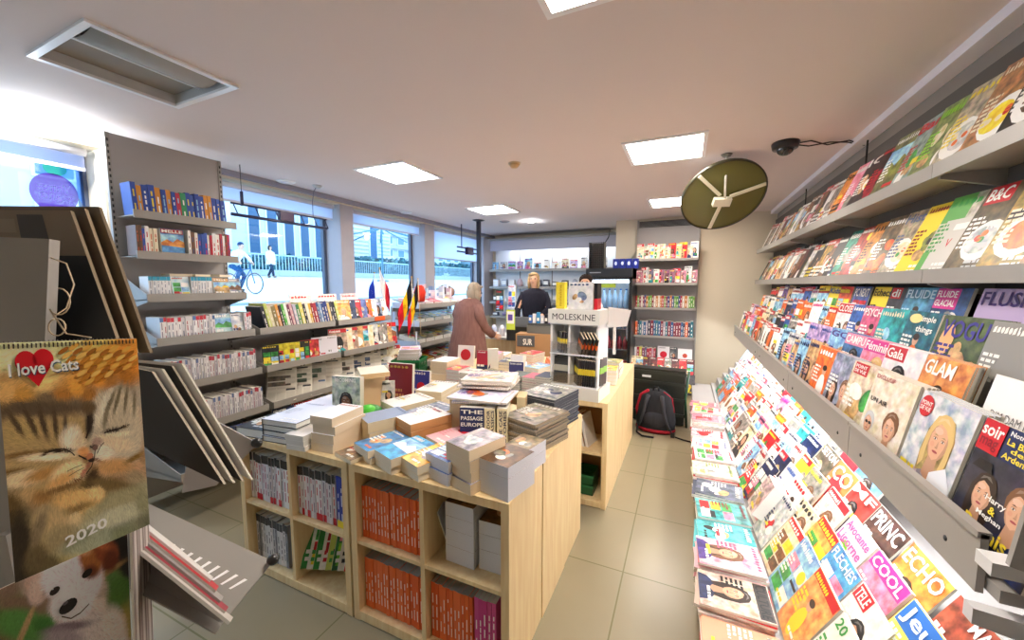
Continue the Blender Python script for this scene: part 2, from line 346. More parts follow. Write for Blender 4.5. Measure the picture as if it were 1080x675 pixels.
def design(mb, P, w, h, sp, rng, lod=2, step=None):
    """printed cover. sp: bg, title, tcol, style, bar, acc"""
    x0, x1 = -w / 2, w / 2; bg, tc_, st = sp['bg'], sp['tcol'], sp['style']; acc = sp.get('acc', 'yellow')
    pm = 'print' if st == 'plain' or bg in ('white', 'yellow') else 'photo'
    rect(mb, P, x0, x1, 0, h, bg, .3, pm, step)
    th = sp.get('th', .16 if sp.get('title') else (.075 + .06 * rng.random())) * h
    P0 = P; P = lambda x, z, k: P0(min(max(x, x0), x1), min(max(z, 0), h), k)
    tz1 = h * .97; tz0 = tz1 - th
    tx0, tx1 = sp.get('tx', (-.44, .44)); tx0 *= w; tx1 *= w
    if sp.get('bar'): rect(mb, P, max(x0, tx0 - w * .04), min(x1, tx1 + w * .04), tz0 - h * .015, h * .99, sp['bar'], 1.2)
    if sp.get('title'):
        L = sp['title']
        if isinstance(L, str): L = [L]
        for i, q in enumerate(L):
            zz1 = tz1 - th * i / len(L) - th * .05; zz0 = tz1 - th * (i + 1) / len(L) + th * .08
            text(mb, P, q, tx0, tx1, zz0, zz1, tc_, 6)
    elif sp.get('title') is None: mast(mb, P, tx0, tx1, tz0, tz1 - th * .1, tc_, rng, 5)
    if st == 'portrait':
        portrait(mb, P, sp.get('px', rng.uniform(-.06, .12)) * w, h * sp.get('pz', .5), w * sp.get('ps', .24), sp.get('hair', rng.choice(['darkhair', 'blonde', 'brown', 'black'])), sp.get('skin', rng.choice(SK)), sp.get('cloth', rng.choice(['navy', 'white', 'red', 'black', 'teal', 'pink'])), 1.6, sp.get('lng', rng.random() < .7))
    elif st == 'couple':
        portrait(mb, P, -.2 * w, h * .42, w * .17, sp.get('hair', 'darkhair'), 'skin', 'black', 1.6, True)
        portrait(mb, P, .2 * w, h * .46, w * .18, sp.get('hair2', 'brown'), 'skin', 'navy', 1.6, False)
    elif st == 'dish':
        ell(mb, P, rng.uniform(-.1, .1) * w, h * .38, w * .4, h * .22, 'white', 1.4); ell(mb, P, 0, h * .39, w * .3, h * .15, acc, 1.8, 'photo')
        for _ in range(4): ell(mb, P, rng.uniform(-.2, .2) * w, h * rng.uniform(.32, .46), w * .07, w * .06, rng.choice(['red', 'green', 'orange', 'cream']), 2.4, n=8)
    elif st == 'landscape':
        rect(mb, P, x0, x1, h * .45, h * .8, 'sky', .8, 'photo', step); poly(mb, P, [(x0, h * .4), (x1, h * .35), (x1, h * .55), (w * .2, h * .66), (0, h * .52), (-w * .25, h * .62), (x0, h * .5)], acc, 1.2, 'photo')
    elif st == 'picture':
        for _ in range(4): ell(mb, P, rng.uniform(-.25, .25) * w, h * rng.uniform(.2, .6), w * rng.uniform(.1, .22), h * rng.uniform(.06, .16), rng.choice([acc, 'tan', 'white', 'grey', acc]), 1.2 + _ * .3, 'photo', rot=rng.uniform(0, 3))
    elif st == 'figure':
        ell(mb, P, 0, h * .3, w * .16, h * .24, sp.get('cloth', acc), 1.5); ell(mb, P, 0, h * .6, w * .09, h * .08, 'skin', 1.8); ell(mb, P, 0, h * .645, w * .095, h * .05, 'darkhair', 2.1)
    elif st == 'blocks':
        for i in range(3):
            for j in range(2): rect(mb, P, x0 + w * (.08 + .44 * j), x0 + w * (.48 + .44 * j), h * (.08 + .22 * i), h * (.27 + .22 * i), rng.choice([acc, 'red', 'sky', 'yellow', 'pink', 'green', 'white']), 1.5, 'photo')
    elif st == 'plain': pass
    if sp.get('lines', True) and lod > 1:
        lc = sp.get('lcol', tc_)
        lines(mb, P, x0 + w * .05, x0 + w * .4, h * .3, h * .68, lc, rng, .02, 4.2)
        lines(mb, P, x0 + w * .45, x1 - w * .06, h * .04, h * .2, sp.get('lcol2', 'white' if lc != 'white' else acc), rng, .024, 4.2)
    elif sp.get('lines', True) and lod == 1:
        lines(mb, P, x0 + w * .06, x1 - w * .3, h * .1, h * .4, sp.get('lcol', tc_), rng, .035, 4.2)
    if lod > 0 and sp.get('lines', True) and rng.random() < .6:
        q0 = rng.uniform(-.45, .1); z_ = rng.uniform(.05, .6); rect(mb, P, q0 * w, (q0 + rng.uniform(.2, .4)) * w, z_ * h, (z_ + rng.uniform(.04, .1)) * h, rng.choice(['red', 'yellow', 'white', 'black', acc]), 4)
    if sp.get('badge'):
        bx, bz, br_ = sp.get('bpos', (.28, .62, .13)); ell(mb, P, bx * w, bz * h, br_ * w, br_ * w, sp['badge'], 5.0)
    if sp.get('fn'): sp['fn'](mb, P, w, h)
LYR = .0004
def magazine(sp, w=.22, h=.3, t=.006, seed=0, lod=2, bend=.006, spine='white'):
    """standing magazine: x width, cover on -y, z up, bottom at z=0"""
    rng = random.Random(seed); mb = MB(); step = h / 6 if abs(bend) > .003 else None
    by = lambda z: bend * (z / h) ** 2
    P = lambda x, z, k: (x, by(z) - LYR * k, z)
    nseg = 6 if step else 1
    for i in range(nseg):
        a, b_ = h * i / nseg, h * (i + 1) / nseg
        mb.hexa([(-w / 2, by(a), a), (w / 2, by(a), a), (w / 2, by(a) + t, a), (-w / 2, by(a) + t, a), (-w / 2, by(b_), b_), (w / 2, by(b_), b_), (w / 2, by(b_) + t, b_), (-w / 2, by(b_) + t, b_)],
                'paper', 'pages', cols=[None, None, sp['bg'], None, spine, spine if t > .004 else None])
    design(mb, P, w, h, sp, rng, lod, step)
    return mb
def lying(sp, w=.15, l=.21, t=.02, seed=0, lod=2, hard=False, page='cream', cover=None, rag=0):
    """lying book: x width, y = cover height direction, thickness built along local y then turned: cover up"""
    rng = random.Random(seed); mb = MB(); ct = .0025 if hard else .0008; ins = .004 if hard else 0
    cv = cover or sp['bg']
    # built standing with thickness on y, cover facing -y; caller rotates by -90 deg about x
    mb.box(-w / 2, w / 2, 0, ct, 0, l, cv, 'print'); mb.box(-w / 2, w / 2, t - ct, t, 0, l, cv, 'print')
    mb.box(-w / 2 + ct, w / 2 - ins, ct, t - ct, ins, l - ins, page, 'pages')
    mb.box(-w / 2, -w / 2 + ct, ct, t - ct, 0, l, cv, 'print')
    design(mb, lambda x, z, k: (x, -LYR * k, z), w, l, sp, rng, lod)
    return mb
def spinebook(col, t=.025, d=.16, h=.22, seed=0, tcol='white', band=None, page='paper', lod=1, title=None, band2=None):
    """upright book: spine faces -y, x thickness"""
    rng = random.Random(seed); mb = MB()
    mb.box(-t / 2, t / 2, 0, d, 0, h, col, 'print', mats=['print', 'pages', 'print', 'print', 'pages', 'print'], cols=[None, page, None, None, page, None])
    P = lambda x, z, k: (x, -LYR * k, z)
    if band: rect(mb, P, -t / 2, t / 2, h * .82, h, band, 1)
    if band2: rect(mb, P, -t / 2, t / 2, 0, h * .14, band2, 1)
    if title: text(mb, P, title, -h * .28, h * .28, h * .0 + h / 2 - t * .3 - 0, h / 2 + t * .3, tcol, 2, rot=0)
    elif lod:
        z = h * .14
        while z < h * .76:
            L = rng.uniform(.02, .06); rect(mb, P, -t * .13, t * .13, z, min(z + L, h * .8), tcol, 2); z += L + rng.uniform(.006, .02)
            if rng.random() < .3: z += .03
    return mb
def put(mb, name, loc, rz=0, lean=0, roll=0, parent=None, pre=None):
    """lean > 0 tips the top backwards (away from the cover), roll tips it sideways in the cover plane"""
    o = mb.obj(name, parent)
    M = Matrix.Translation(loc) @ Matrix.Rotation(rz, 4, 'Z') @ Matrix.Rotation(-lean, 4, 'X') @ Matrix.Rotation(roll, 4, 'Y')
    o.matrix_world = M; return o
def lay(mb, name, loc, rz=0):
    """lay a book built by lying(): cover up, centre of its base at loc"""
    o = mb.obj(name); l = max(p[2] for p in mb.v); t = max(p[1] for p in mb.v)
    o.matrix_world = Matrix.Translation(loc) @ Matrix.Rotation(rz, 4, 'Z') @ Matrix.Translation((0, -l / 2, t)) @ Matrix.Rotation(-PI / 2, 4, 'X')
    return o
STY = {'portrait': 'portrait', 'couple': 'two faces', 'dish': 'plate of food', 'landscape': 'landscape view', 'picture': 'blurred picture', 'figure': 'small figure', 'blocks': 'grid of pictures', 'plain': 'plain cover'}
def rsp(rng, pal=None):
    bg = rng.choice(pal or ['white', 'cream', 'red', 'pink', 'orange', 'yellow', 'green', 'teal', 'blue', 'navy', 'purple', 'brown', 'tan', 'grey', 'black', 'silver', 'sky', 'white', 'white'])
    light = bg in ('white', 'cream', 'yellow', 'pink', 'tan', 'silver', 'sky', 'lilac', 'paper')
    tcol = rng.choice(['red', 'black', 'blue', 'magenta', 'navy', 'red'] if light else ['white', 'white', 'yellow', 'white'])
    sp = dict(bg=bg, tcol=tcol, style=rng.choice(['portrait', 'portrait', 'picture', 'dish', 'landscape', 'figure', 'blocks', 'couple']), acc=rng.choice(['yellow', 'orange', 'green', 'teal', 'red', 'brown', 'tan']))
    if rng.random() < .35:
        sp['bar'] = 'red' if bg != 'red' else 'yellow'; sp['tcol'] = 'white' if sp['bar'] == 'red' else 'black'
        if rng.random() < .5: sp['tx'] = (-.44, .1)
    return sp
def describe(sp):
    s = f"{sp['bg']} magazine with {sp['tcol']} title"
    if sp.get('bar'): s += f" on {sp['bar']} block"
    return s
# ================================================================== ROOM SHELL
H_ = 2.75; XL, XR = -4.1, 1.2; YB = 8.0; YR = 6.95; Y0 = -1.6
struct('floor', MB().box(-4.45, 1.35, Y0 - .15, YB + .15, -.06, 0, 'white', 'floor_tile'))
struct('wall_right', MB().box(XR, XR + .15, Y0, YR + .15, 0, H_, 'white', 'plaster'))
struct('wall_back', MB().box(-1.15, XR, YR, YR + .15, 0, H_, 'white', 'plaster_white').box(-1.15, -1.0, YR + .15, YB, 0, H_, 'white', 'plaster_white')
       .box(-4.45, -1.0, YB, YB + .15, 0, H_, 'white', 'plaster_white'))
struct('wall_front', MB().box(-4.45, XR, Y0 - .15, Y0, 0, H_, 'white', 'plaster_white'))
# left wall: sill band, header and piers around four window openings
WIN = [(-.9, 1.47), (2.06, 3.69), (3.9, 5.45), (5.72, 7.55)]
SILL, HEAD = .95, 2.68
lw = MB(); lw.box(XL - .3, XL, Y0, YB, 0, SILL, 'white', 'plaster_white'); lw.box(XL - .3, XL, Y0, YB, HEAD, H_, 'white', 'plaster_white')
ys = [Y0] + [a for p in WIN for a in p] + [YB]
for i in range(0, len(ys), 2):
    lw.box(XL - .3, XL, ys[i], ys[i + 1], SILL, HEAD, 'white', 'column_paint' if i > 3 else 'plaster_white')
struct('wall_left', lw)
# ceiling with openings for the recessed lights
LIGHTS = [(-2.62, 1.12, 0), (-.2, 3.49, 1), (-2.64, 3.12, 1), (-2.64, 5.17, 1), (-.2, 5.66, 1), (-.26, 1.3, 1)]
xs = sorted({-4.45, 1.35} | {v for l in LIGHTS for v in (l[0] - .29, l[0] + .29)}); ysx = sorted({Y0 - .15, YB + .15} | {v for l in LIGHTS for v in (l[1] - .29, l[1] + .29)})
cb = MB()
for i in range(len(xs) - 1):
    for j in range(len(ysx) - 1):
        cx, cy = (xs[i] + xs[i + 1]) / 2, (ysx[j] + ysx[j + 1]) / 2
        if any(abs(cx - l[0]) < .288 and abs(cy - l[1]) < .288 for l in LIGHTS): continue
        cb.face([(xs[i], ysx[j], H_), (xs[i], ysx[j + 1], H_), (xs[i + 1], ysx[j + 1], H_), (xs[i + 1], ysx[j], H_)], 'white', 'ceiling_paint')
cb.box(-4.45, 1.35, Y0 - .15, YB + .15, H_ + .14, H_ + .2, 'white', 'ceiling_paint')
struct('ceiling', cb)
struct('trim_1', MB().box(1.11, 1.2, Y0, YR, 2.70, 2.75, '#f0ecf4', 'matte'))
struct('trim_2', MB().box(XL, XL + .05, 1.5, YB, 2.7, 2.75, '#9a98a4', 'matte'))
# windows: frame, pane, sill; blinds are their own things
for i, (a, b_) in enumerate(WIN):
    f = MB(); X = XL - .27; fc = '#4a5468'
    for q in (a, b_ - .045): f.box(X - .05, X, q, q + .045, SILL, HEAD, fc, 'plastic')
    f.box(X - .05, X, a, b_, SILL, SILL + .05, fc, 'plastic'); f.box(X - .05, X, a, b_, HEAD - .05, HEAD, fc, 'plastic')
    e_ = struct(f'window_{i+1}', f)
    MB().box(X - .03, X - .024, a + .04, b_ - .04, SILL + .04, HEAD - .04, 'white', 'glass').obj('pane', e_)
    MB().box(X, XL + .02, a, b_, SILL - .03, SILL + .004, 'silver', 'matte').obj('sill', e_)
for i, (a, b_, z) in enumerate([(-.9, 1.42, 2.5), (2.06, 3.66, 2.47), (3.92, 5.42, 2.47), (5.74, 7.5, 2.12)]):
    t_ = empty('roller_blind', (XL - .08, a, z), 0, ['pale roller blind rolled up over the leftmost window behind the decals', 'pale roller blind lowered a little behind the hanging sign frame', 'pale roller blind above the window with the street and parasol frame', 'blue-white roller blind lowered furthest, on the farthest window'][i], 'blind', None)
    MB().box(-.003, .003, .02, b_ - a - .02, .02, HEAD - z - .04, 'white', 'blind').obj('fabric', t_)
    MB().tube([(0, .01, HEAD - z - .04), (0, b_ - a - .01, HEAD - z - .04)], .03, 12, '#c8c8d0').obj('roller', t_)
    MB().box(-.008, .008, .02, b_ - a - .02, 0, .022, '#b8bac8', 'plastic').obj('bottom_bar', t_)
# window decals on the first pane (seen from behind, so the words run backwards)
XG = XL - .265
def PD(c):
    return lambda x, z, k: (c[0] + .0008 * k, c[1] + x, c[2] + z)
mb = MB(); pp = PD((XG, 1.285, 2.335)); ell(mb, pp, 0, 0, .125, .145, 'purple', 2, 'film_purple', n=32)
text(mb, pp, 'Venez', -.085, .085, .012, .07, 'white', 5, 'film_white', mirror=True); text(mb, pp, 'gagner', -.1, .1, -.07, -.006, 'white', 5, 'film_white', mirror=True)
tag(mb.obj('window_decal'), 'round purple window sticker with the reversed words Venez gagner', 'sticker')
mb = MB(); ell(mb, PD((XG, 1.30, 2.52)), 0, 0, .062, .052, 'green', 0, 'film_green', n=28)
tag(mb.obj('window_decal'), 'small green oval window sticker above the round purple one', 'sticker')
mb = MB(); poly(mb, PD((XG, 1.345, 2.44)), [(-.02, .16), (.1, .18), (.1, -.2), (.04, -.05), (-.02, .05)], 'sky', -1, 'film_blue')
tag(mb.obj('window_decal'), 'light blue angular window sticker right of the purple one', 'sticker')

# ================================================================== CEILING LIGHTS
LL = ['square recessed ceiling light, switched off, with curved grey baffle', 'lit square ceiling light beside the round convex mirror', 'lit square ceiling light over the left book shelves',
      'lit square ceiling light furthest towards the cashier', 'lit square ceiling light in front of the back book shelf', 'lit square ceiling light cut by the top edge of the photo']
for (x, y, on), lb in zip(LIGHTS, LL):
    t_ = empty('ceiling_light', (x, y, H_), 0, lb, 'ceiling light', 'square recessed ceiling lights' if on else None)
    fr = MB()
    for a in (-1, 1):
        fr.box(min(a * .275, a * .305), max(a * .275, a * .305), -.305, .305, -.012, .002, '#f2f2f4', 'plastic')
        fr.box(-.275, .275, min(a * .275, a * .305), max(a * .275, a * .305), -.012, .002, '#f2f2f4', 'plastic')
    fr.obj('frame', t_)
    if on:
        MB().box(-.28, .28, -.28, .28, .004, .012, 'white', 'lamp_panel').obj('diffuser', t_)
    else:
        d = MB()
        for a in (-1, 1):
            d.box(min(a * .278, a * .287), max(a * .278, a * .287), -.287, .287, 0, .11, '#c8c8c8', 'matte'); d.box(-.278, .278, min(a * .278, a * .287), max(a * .278, a * .287), 0, .11, '#c8c8c8', 'matte')
        d.box(-.287, .287, -.287, .287, .1, .11, '#b4b0aa', 'matte'); d.obj('reflector', t_)
        q = MB(); n_ = 12
        for k in range(n_):
            a0, a1 = PI * k / n_, PI * (k + 1) / n_
            vs_ = [(.125 - .125 * math.cos(PI * i / n_), y_, .055 - .05 * math.sin(PI * i / n_)) for i in range(n_ + 1) for y_ in (-.25, .25)]
            if k == 0: q.idx(vs_, [(2 * i, 2 * i + 1, 2 * i + 3, 2 * i + 2) for i in range(n_)], '#a8a49c', 'matte', True)
        MB().box(-.27, -.01, -.27, .27, .05, .056, '#9c948a', 'matte').box(-.012, .004, -.27, .27, .03, .06, '#dcdcdc', 'plastic').obj('reflector_panel', t_); o = q.obj('baffle', t_, (0, 0, 0)); sm = o.modifiers.new('solid', 'SOLIDIFY'); sm.thickness = .003
SP = [(-3.95, 1.1, 'bright round downlight near the leftmost window', 1), (-2.51, 6.34, 'bright round downlight above the cashier', 1), (-3.95, 2.86, 'small round downlight in front of the first street window', 0), (-3.95, 4.8, 'small round downlight in front of the second street window', 0), (-2.95, 6.2, 'dark round ceiling vent grille near the cashier', 2)]
for x, y, lb, k in SP:
    t_ = empty('downlight' if k < 2 else 'ceiling_vent', (x, y, H_), 0, lb, 'downlight' if k < 2 else 'vent')
    MB().loft([(0, 0, -.014, .075, .075), (0, 0, -.004, .092, .092), (0, 0, 0, .092, .092)], 24, '#f0f0f0' if k < 2 else '#8c8a90', 'plastic').obj('ring', t_)
    MB().loft([(0, 0, -.02, .05, .05), (0, 0, -.012, .062, .062)], 20, '#e8e8ec' if k < 2 else '#6a6870', 'lamp_spot' if k == 1 else 'plastic').obj('lens' if k < 2 else 'grille', t_)
    if k == 1:
        pl_ = bpy.data.lights.new('downlight_bulb', 'POINT'); pl_.energy = 14 if y < 3 else 2.5; pl_.shadow_soft_size = .05; pl_.color = (.92, .96, 1); po_ = bpy.data.objects.new('bulb', pl_); COL.objects.link(po_); po_.parent = t_; po_.location = (0, 0, -.09)
t_ = empty('smoke_detector', (-1.47, 3.3, H_), 0, 'small tan smoke detector on the ceiling', 'smoke detector')
MB().loft([(0, 0, -.045, .025, .025), (0, 0, -.03, .04, .04), (0, 0, -.012, .05, .05)], 20, '#c8a878', 'plastic').obj('head', t_)
MB().loft([(0, 0, -.012, .056, .056), (0, 0, 0, .056, .056)], 20, '#d8c4a0', 'plastic').obj('base', t_)

# ================================================================== CONVEX MIRROR seen from behind
c = at(762, 207, 3.45); top = Vector((.27, 3.83, H_))
t_ = empty('security_mirror', top, 0, 'round convex security mirror hung from the ceiling, dark olive back towards us', 'mirror')
nrm = (EYE - c).normalized(); tilt = nrm.copy(); tilt.z = -1.0; tilt.x = .30; tilt.normalize()
R_ = tilt.to_track_quat('Z', 'Y').to_matrix().to_4x4(); Mm = Matrix.Translation(c - top) @ R_
MB().loft([(0, 0, -.07, .1, .1), (0, 0, -.05, .24, .24), (0, 0, -.012, .335, .335)], 40, '#a8b0b0', 'chrome').xf(Mm).obj('mirror_dome', t_)
MB().loft([(0, 0, -.012, .345, .345), (0, 0, .006, .345, .345), (0, 0, .008, .335, .335)], 48, '#5c5a22', 'plastic').xf(Mm).obj('back_disc', t_)
MB().loft([(0, 0, -.016, .348, .348), (0, 0, .012, .352, .352), (0, 0, .016, .34, .34)], 48, '#302e20', 'plastic', cap=False).xf(Mm).obj('rim', t_)
for k in range(3):
    a = PI * (.78, .12, -.52)[k]
    u = Vector((math.cos(a), math.sin(a), 0)); p = Vector((-u.y, u.x, 0)) * .014
    q = MB(); A, B = u * .05, u * .335
    q.hexa([A - p + Vector((0, 0, .03)), B - p + Vector((0, 0, .012)), B + p + Vector((0, 0, .012)), A + p + Vector((0, 0, .03)),
            A - p + Vector((0, 0, .042)), B - p + Vector((0, 0, .024)), B + p + Vector((0, 0, .024)), A + p + Vector((0, 0, .042))], '#d8d4bc', 'plastic').xf(Mm).obj('bracket_arm', t_)
MB().box(-.085, .06, -.06, .015, .03, .075, '#e0dcc8', 'plastic').xf(Mm).obj('mount_block', t_)
hub = Mm @ Vector((0, .02, .06))
MB().tube([(0, 0, 0), (hub.x * .3, hub.y * .3, hub.z * .8), hub], .009, 8, '#d8d4c8', 'plastic').obj('hanging_rod', t_)
MB().loft([(0, 0, -.02, .03, .03), (0, 0, 0, .045, .045)], 20, '#7a766a', 'plastic').obj('ceiling_plate', t_)

# dome camera and its cables
t_ = empty('dome_camera', (.66, 3.7, H_), 0, 'black dome security camera on the ceiling above the right rack', 'camera')
MB().loft([(0, 0, -.05, .085, .085), (0, 0, -.01, .095, .095), (0, 0, 0, .09, .09)], 24, 'black', 'plastic').obj('housing', t_)
MB().ball((0, 0, -.05), (.06, .06, .05), '#50525a', 'darkglass').obj('lens_dome', t_)
cb = MB()
for s in (-1, 1):
    cb.tube([(.7, 3.7, 2.73), (.82, 3.72 + s * .03, 2.735 - .01 * (s + 1)), (.95, 3.78 - s * .03, 2.725), (1.08, 3.82 + s * .02, 2.735), (1.19, 3.85, 2.70)], .005, 6, 'black', 'plastic')
tag(cb.obj('camera_cable'), 'pair of thin black cables from the dome camera to the right wall', 'cable')

# hanging sign truss in front of the first street window
t_ = empty('hanging_sign_frame', (-3.8, 2.2, H_), 0, 'dark metal frame of a window sign hung on wires in front of street window', 'sign frame')
for dz in (-.36, -.46):
    MB().tube([(0, 0, dz), (0, 1.02, dz)], .009 if dz > -.4 else .015, 8, '#30304c', 'plastic').obj('rail', t_)
for y in (.02, .22, .42, .7, .86, 1.0): MB().tube([(0, y, -.36), (0, y + .04, -.46)], .006, 6, '#30304c', 'plastic').obj('crosspiece', t_)
MB().box(-.02, .03, .45, .6, -.45, -.36, '#3a2848', 'plastic').obj('power_box', t_)
MB().tube([(0, .1, 0), (0, .1, -.24)], .003, 5, 'black', 'plastic').obj('wire', t_); MB().tube([(0, .1, -.24), (0, .1, -.37)], .014, 8, '#30304c', 'plastic').obj('hanger', t_)
MB().tube([(0, .92, 0), (0, .87, -.08), (0, .85, -.2), (0, .85, -.37)], .004, 5, '#6a6880', 'plastic').obj('wire', t_)
MB().loft([(0, .92, -.03, .03, .03), (0, .92, 0, .05, .05)], 16, 'silver', 'plastic').obj('ceiling_rose', t_)
t_ = empty('hanging_sign_frame', (-3.8, 6.0, H_), 0, 'small dark sign frame hung in front of the farthest window blind', 'sign frame')
for dz in (-.42, -.5): MB().tube([(0, 0, dz), (0, .8, dz)], .014, 8, '#30304c', 'plastic').obj('rail', t_)
MB().box(-.02, .05, .3, .5, -.54, -.4, '#3a2848', 'plastic').obj('power_box', t_); MB().tube([(0, .15, 0), (0, .15, -.42)], .01, 6, '#30304c', 'plastic').obj('hanger', t_)
# black ceiling pole
t_ = empty('ceiling_pole', (-3.3, 5.9, 0), 0, 'black square pole from floor to ceiling beside the customer', 'pole')
MB().box(-.03, .03, -.03, .03, .01, 2.735, '#1c1c28', 'plastic').obj('shaft', t_); MB().loft([(0, 0, 2.73, .06, .06), (0, 0, 2.75, .11, .11)], 16, '#1c1c28', 'plastic').obj('top_flange', t_)
MB().box(-.09, .09, -.09, .09, 0, .012, '#1c1c28', 'plastic').obj('base_plate', t_)

# ================================================================== OUTSIDE: street rising from the shop window
def gz(x):
    K = [(-4.4, 1.12), (-9, 1.18), (-14, 1.36), (-22, 2.14), (-60, 2.3)]
    for (a, za), (b_, zb) in zip(K, K[1:]):
        if x >= b_: return za + (zb - za) * (x - a) / (b_ - a)
    return 2.3
solid('pavement', '#d4d2cc', .9, 0, .2, .06, 1.5); solid('facade', '#c4c0b8', .9, 0, .2, .08, .8)
g = MB(); pr = [-4.42, -9, -14, -22, -40]
for a, b_ in zip(pr, pr[1:]): g.face([(a, -25, gz(a)), (b_, -25, gz(b_)), (b_, 60, gz(b_)), (a, 60, gz(a))], 'white', 'pavement')
g.face([(-4.42, -25, gz(-4.42)), (-4.42, 60, gz(-4.42)), (-4.42, 60, -.5), (-4.42, -25, -.5)], 'white', 'pavement')
tag(g.obj('street'), kind='structure')
struct('trim_3', MB().box(-9.2, -9.0, -20, 55, gz(-9) - .1, gz(-9) + .06, '#9aa0a6', 'matte'))
# low wall and railing across the street
t_ = empty('street_railing', (-22, -5, gz(-22)), 0, 'long metal railing with close upright bars across the street', 'railing')
MB().box(-.2, .2, 0, 50, 0, .35, '#a8aeb0', 'matte').obj('base_wall', t_)
q = MB()
for k in range(250): q.box(-.02, .02, k * .2, k * .2 + .035, .35, 1.2, '#a8c0c8', 'matte')
tag(q.obj('bar', t_), kind='stuff'); MB().box(-.04, .04, 0, 50, 1.18, 1.26, '#a8c0c8', 'matte').obj('top_rail', t_)
q = MB()
# hedge behind the railing
rng = random.Random(5)
for (ya, yb, hh, lb) in [(-4, 9, 1.0, 'dark hedge behind the railing at the left'), (10.3, 19, 1.1, 'dark hedge behind railing, between it and tall-windowed building'), (20.3, 33, 1.5, 'leafy bushes behind railing in the second street window'), (34.6, 50, 1.6, 'leafy bushes seen through the farthest window')]:
    q = MB(); y = ya
    while y < yb:
        for k in range(7):
            r_ = rng.uniform(.12, .3); cx = -23 + rng.uniform(-.4, .4); cy = y + rng.uniform(0, .5); cz = gz(-23) + rng.uniform(0, hh)
            for j in range(5):
                n1 = Vector((rng.uniform(-1, 1), rng.uniform(-1, 1), rng.uniform(-1, 1))).normalized() * r_; n2 = n1.orthogonal() * .7
                p = Vector((cx, cy, cz)) + Vector((rng.uniform(-.2, .2), rng.uniform(-.2, .2), rng.uniform(-.2, .2)))
                q.face([p - n1, p + n2, p + n1, p - n2], rng.choice(['#3a6a70', '#457880', '#2f5a64', '#579090']), 'matte')
        y += .18
    tag(q.obj('hedge'), lb, 'hedge')
# buildings
def building(y0, y1, h, x, lb, colr, wins, name='apartment_building', fx=None):
    z0 = gz(-22); t_ = empty(name, (x, y0, z0), 0, lb, 'building')
    MB().box(-6, 0, 0, y1 - y0, 0, h, colr, 'matte').obj('wall', t_)
    for (a, b_, c_, d_, cc) in wins:
        f = MB().box(0, .1, a, b_, c_, d_, '#e0e4e4', 'matte').obj('window', t_)
        MB().box(.08, .13, a + .12, b_ - .12, c_ + .12, d_ - .12, cc, 'plastic').obj('pane', f)
    if fx: fx(t_)
    return t_
tall = [(1.2 + i * 1.25, 2.1 + i * 1.25, 1.2, 8.4, '#245070') for i in range(5)]
building(-8, 11.0, 9.0, -26, 'pale building across the street behind the leftmost window', '#cfd2d2', [(2 + i * 2.6, 3.4 + i * 2.6, 1.2 + j * 3, 3.2 + j * 3, '#3a6c8c') for i in range(6) for j in range(2)])
building(11.5, 15.0, 6.2, -26, 'low blank white building left of the tall narrow windows', '#e0e2e4', [(.5, 3.0, .6, 1.9, '#4a7890')])
building(15.0, 22.8, 9.4, -26.5, 'building with a row of tall narrow dark windows', '#c8ccd0', tall)
def ledges(t_):
    q = MB()
    for k in range(24): q.box(0, .07, .1, 6, .5 + k * .34, .62 + k * .34, '#b0b4b8', 'matte')
    q.obj('cladding', t_)
building(23.0, 29.2, 9.0, -26, 'pale building with horizontal cladding and one narrow window', '#dcdee0', [(3.4, 4.4, 1, 5.4, '#2a5a80')], fx=ledges)
def rows_(t_):
    for k in range(7): MB().box(0, .35, 0, 15, 1.9 + k * 1.3, 2.05 + k * 1.3, '#b8bec2', 'matte').obj('cornice', t_)
building(30, 45, 11, -28, 'long stone facade with many rows of small windows', '#c4ccd0', [(.6 + i * 1.8, 1.7 + i * 1.8, 2.3 + j * 1.3, 3.2 + j * 1.3, '#6088a0') for i in range(8) for j in range(5)], fx=rows_)
building(46, 75, 12, -27, 'glass-fronted building seen through the farthest window', '#8cacb8', [(.6 + i * 3.2, 3.0 + i * 3.2, .6 + j * 2.5, 2.6 + j * 2.5, '#2a6c80') for i in range(8) for j in range(4)])
# terrace parasol frame in the second street window
t_ = empty('terrace_parasol', (-19, 20.5, gz(-19)), 0, 'wide bare terrace parasol frame on the square outside', 'parasol')
MB().tube([(0, 0, 0), (0, 0, 3.6)], .06, 8, '#5c8494', 'matte').obj('pole', t_)
for k in range(8):
    a = k * PI / 4; MB().tube([(0, 0, 3.6), (math.cos(a) * 2.6, math.sin(a) * 2.6, 2.9)], .045, 6, '#5c8494', 'matte').obj('rib', t_)
MB().loft([(0, 0, 0, .4, .4), (0, 0, .12, .35, .35)], 16, '#8898a0', 'matte').obj('base', t_)
# trees by the far window
for k, (x, y, lb) in enumerate([(-20, 36, 'dark leafy tree outside, nearer of the two'), (-19, 44, 'dark leafy tree outside, farther of the two')]):
    t_ = empty('street_tree', (x, y, gz(-20)), 0, lb, 'tree'); rng = random.Random(k + 3)
    MB().tube([(0, 0, 0), (.1, 0, 1.6), (0, .1, 2.6)], .14, 8, '#4c4038', 'matte', .08).obj('trunk', t_)
    q = MB()
    for j in range(900):
        a = rng.uniform(0, 2 * PI); p_ = rng.uniform(-1, 1); r_ = 1.5 * rng.uniform(.5, 1) ** .5; s = math.sqrt(1 - p_ * p_)
        p = Vector((r_ * s * math.cos(a), r_ * s * math.sin(a), 3.3 + r_ * p_ * .9)); n1 = Vector((rng.uniform(-1, 1), rng.uniform(-1, 1), rng.uniform(-1, 1))).normalized() * .14; n2 = n1.orthogonal() * .6
        q.face([p - n1, p + n2, p + n1, p - n2], rng.choice(['#2f6650', '#3f7a5a', '#245444']), 'matte')
    q.obj('crown', t_)
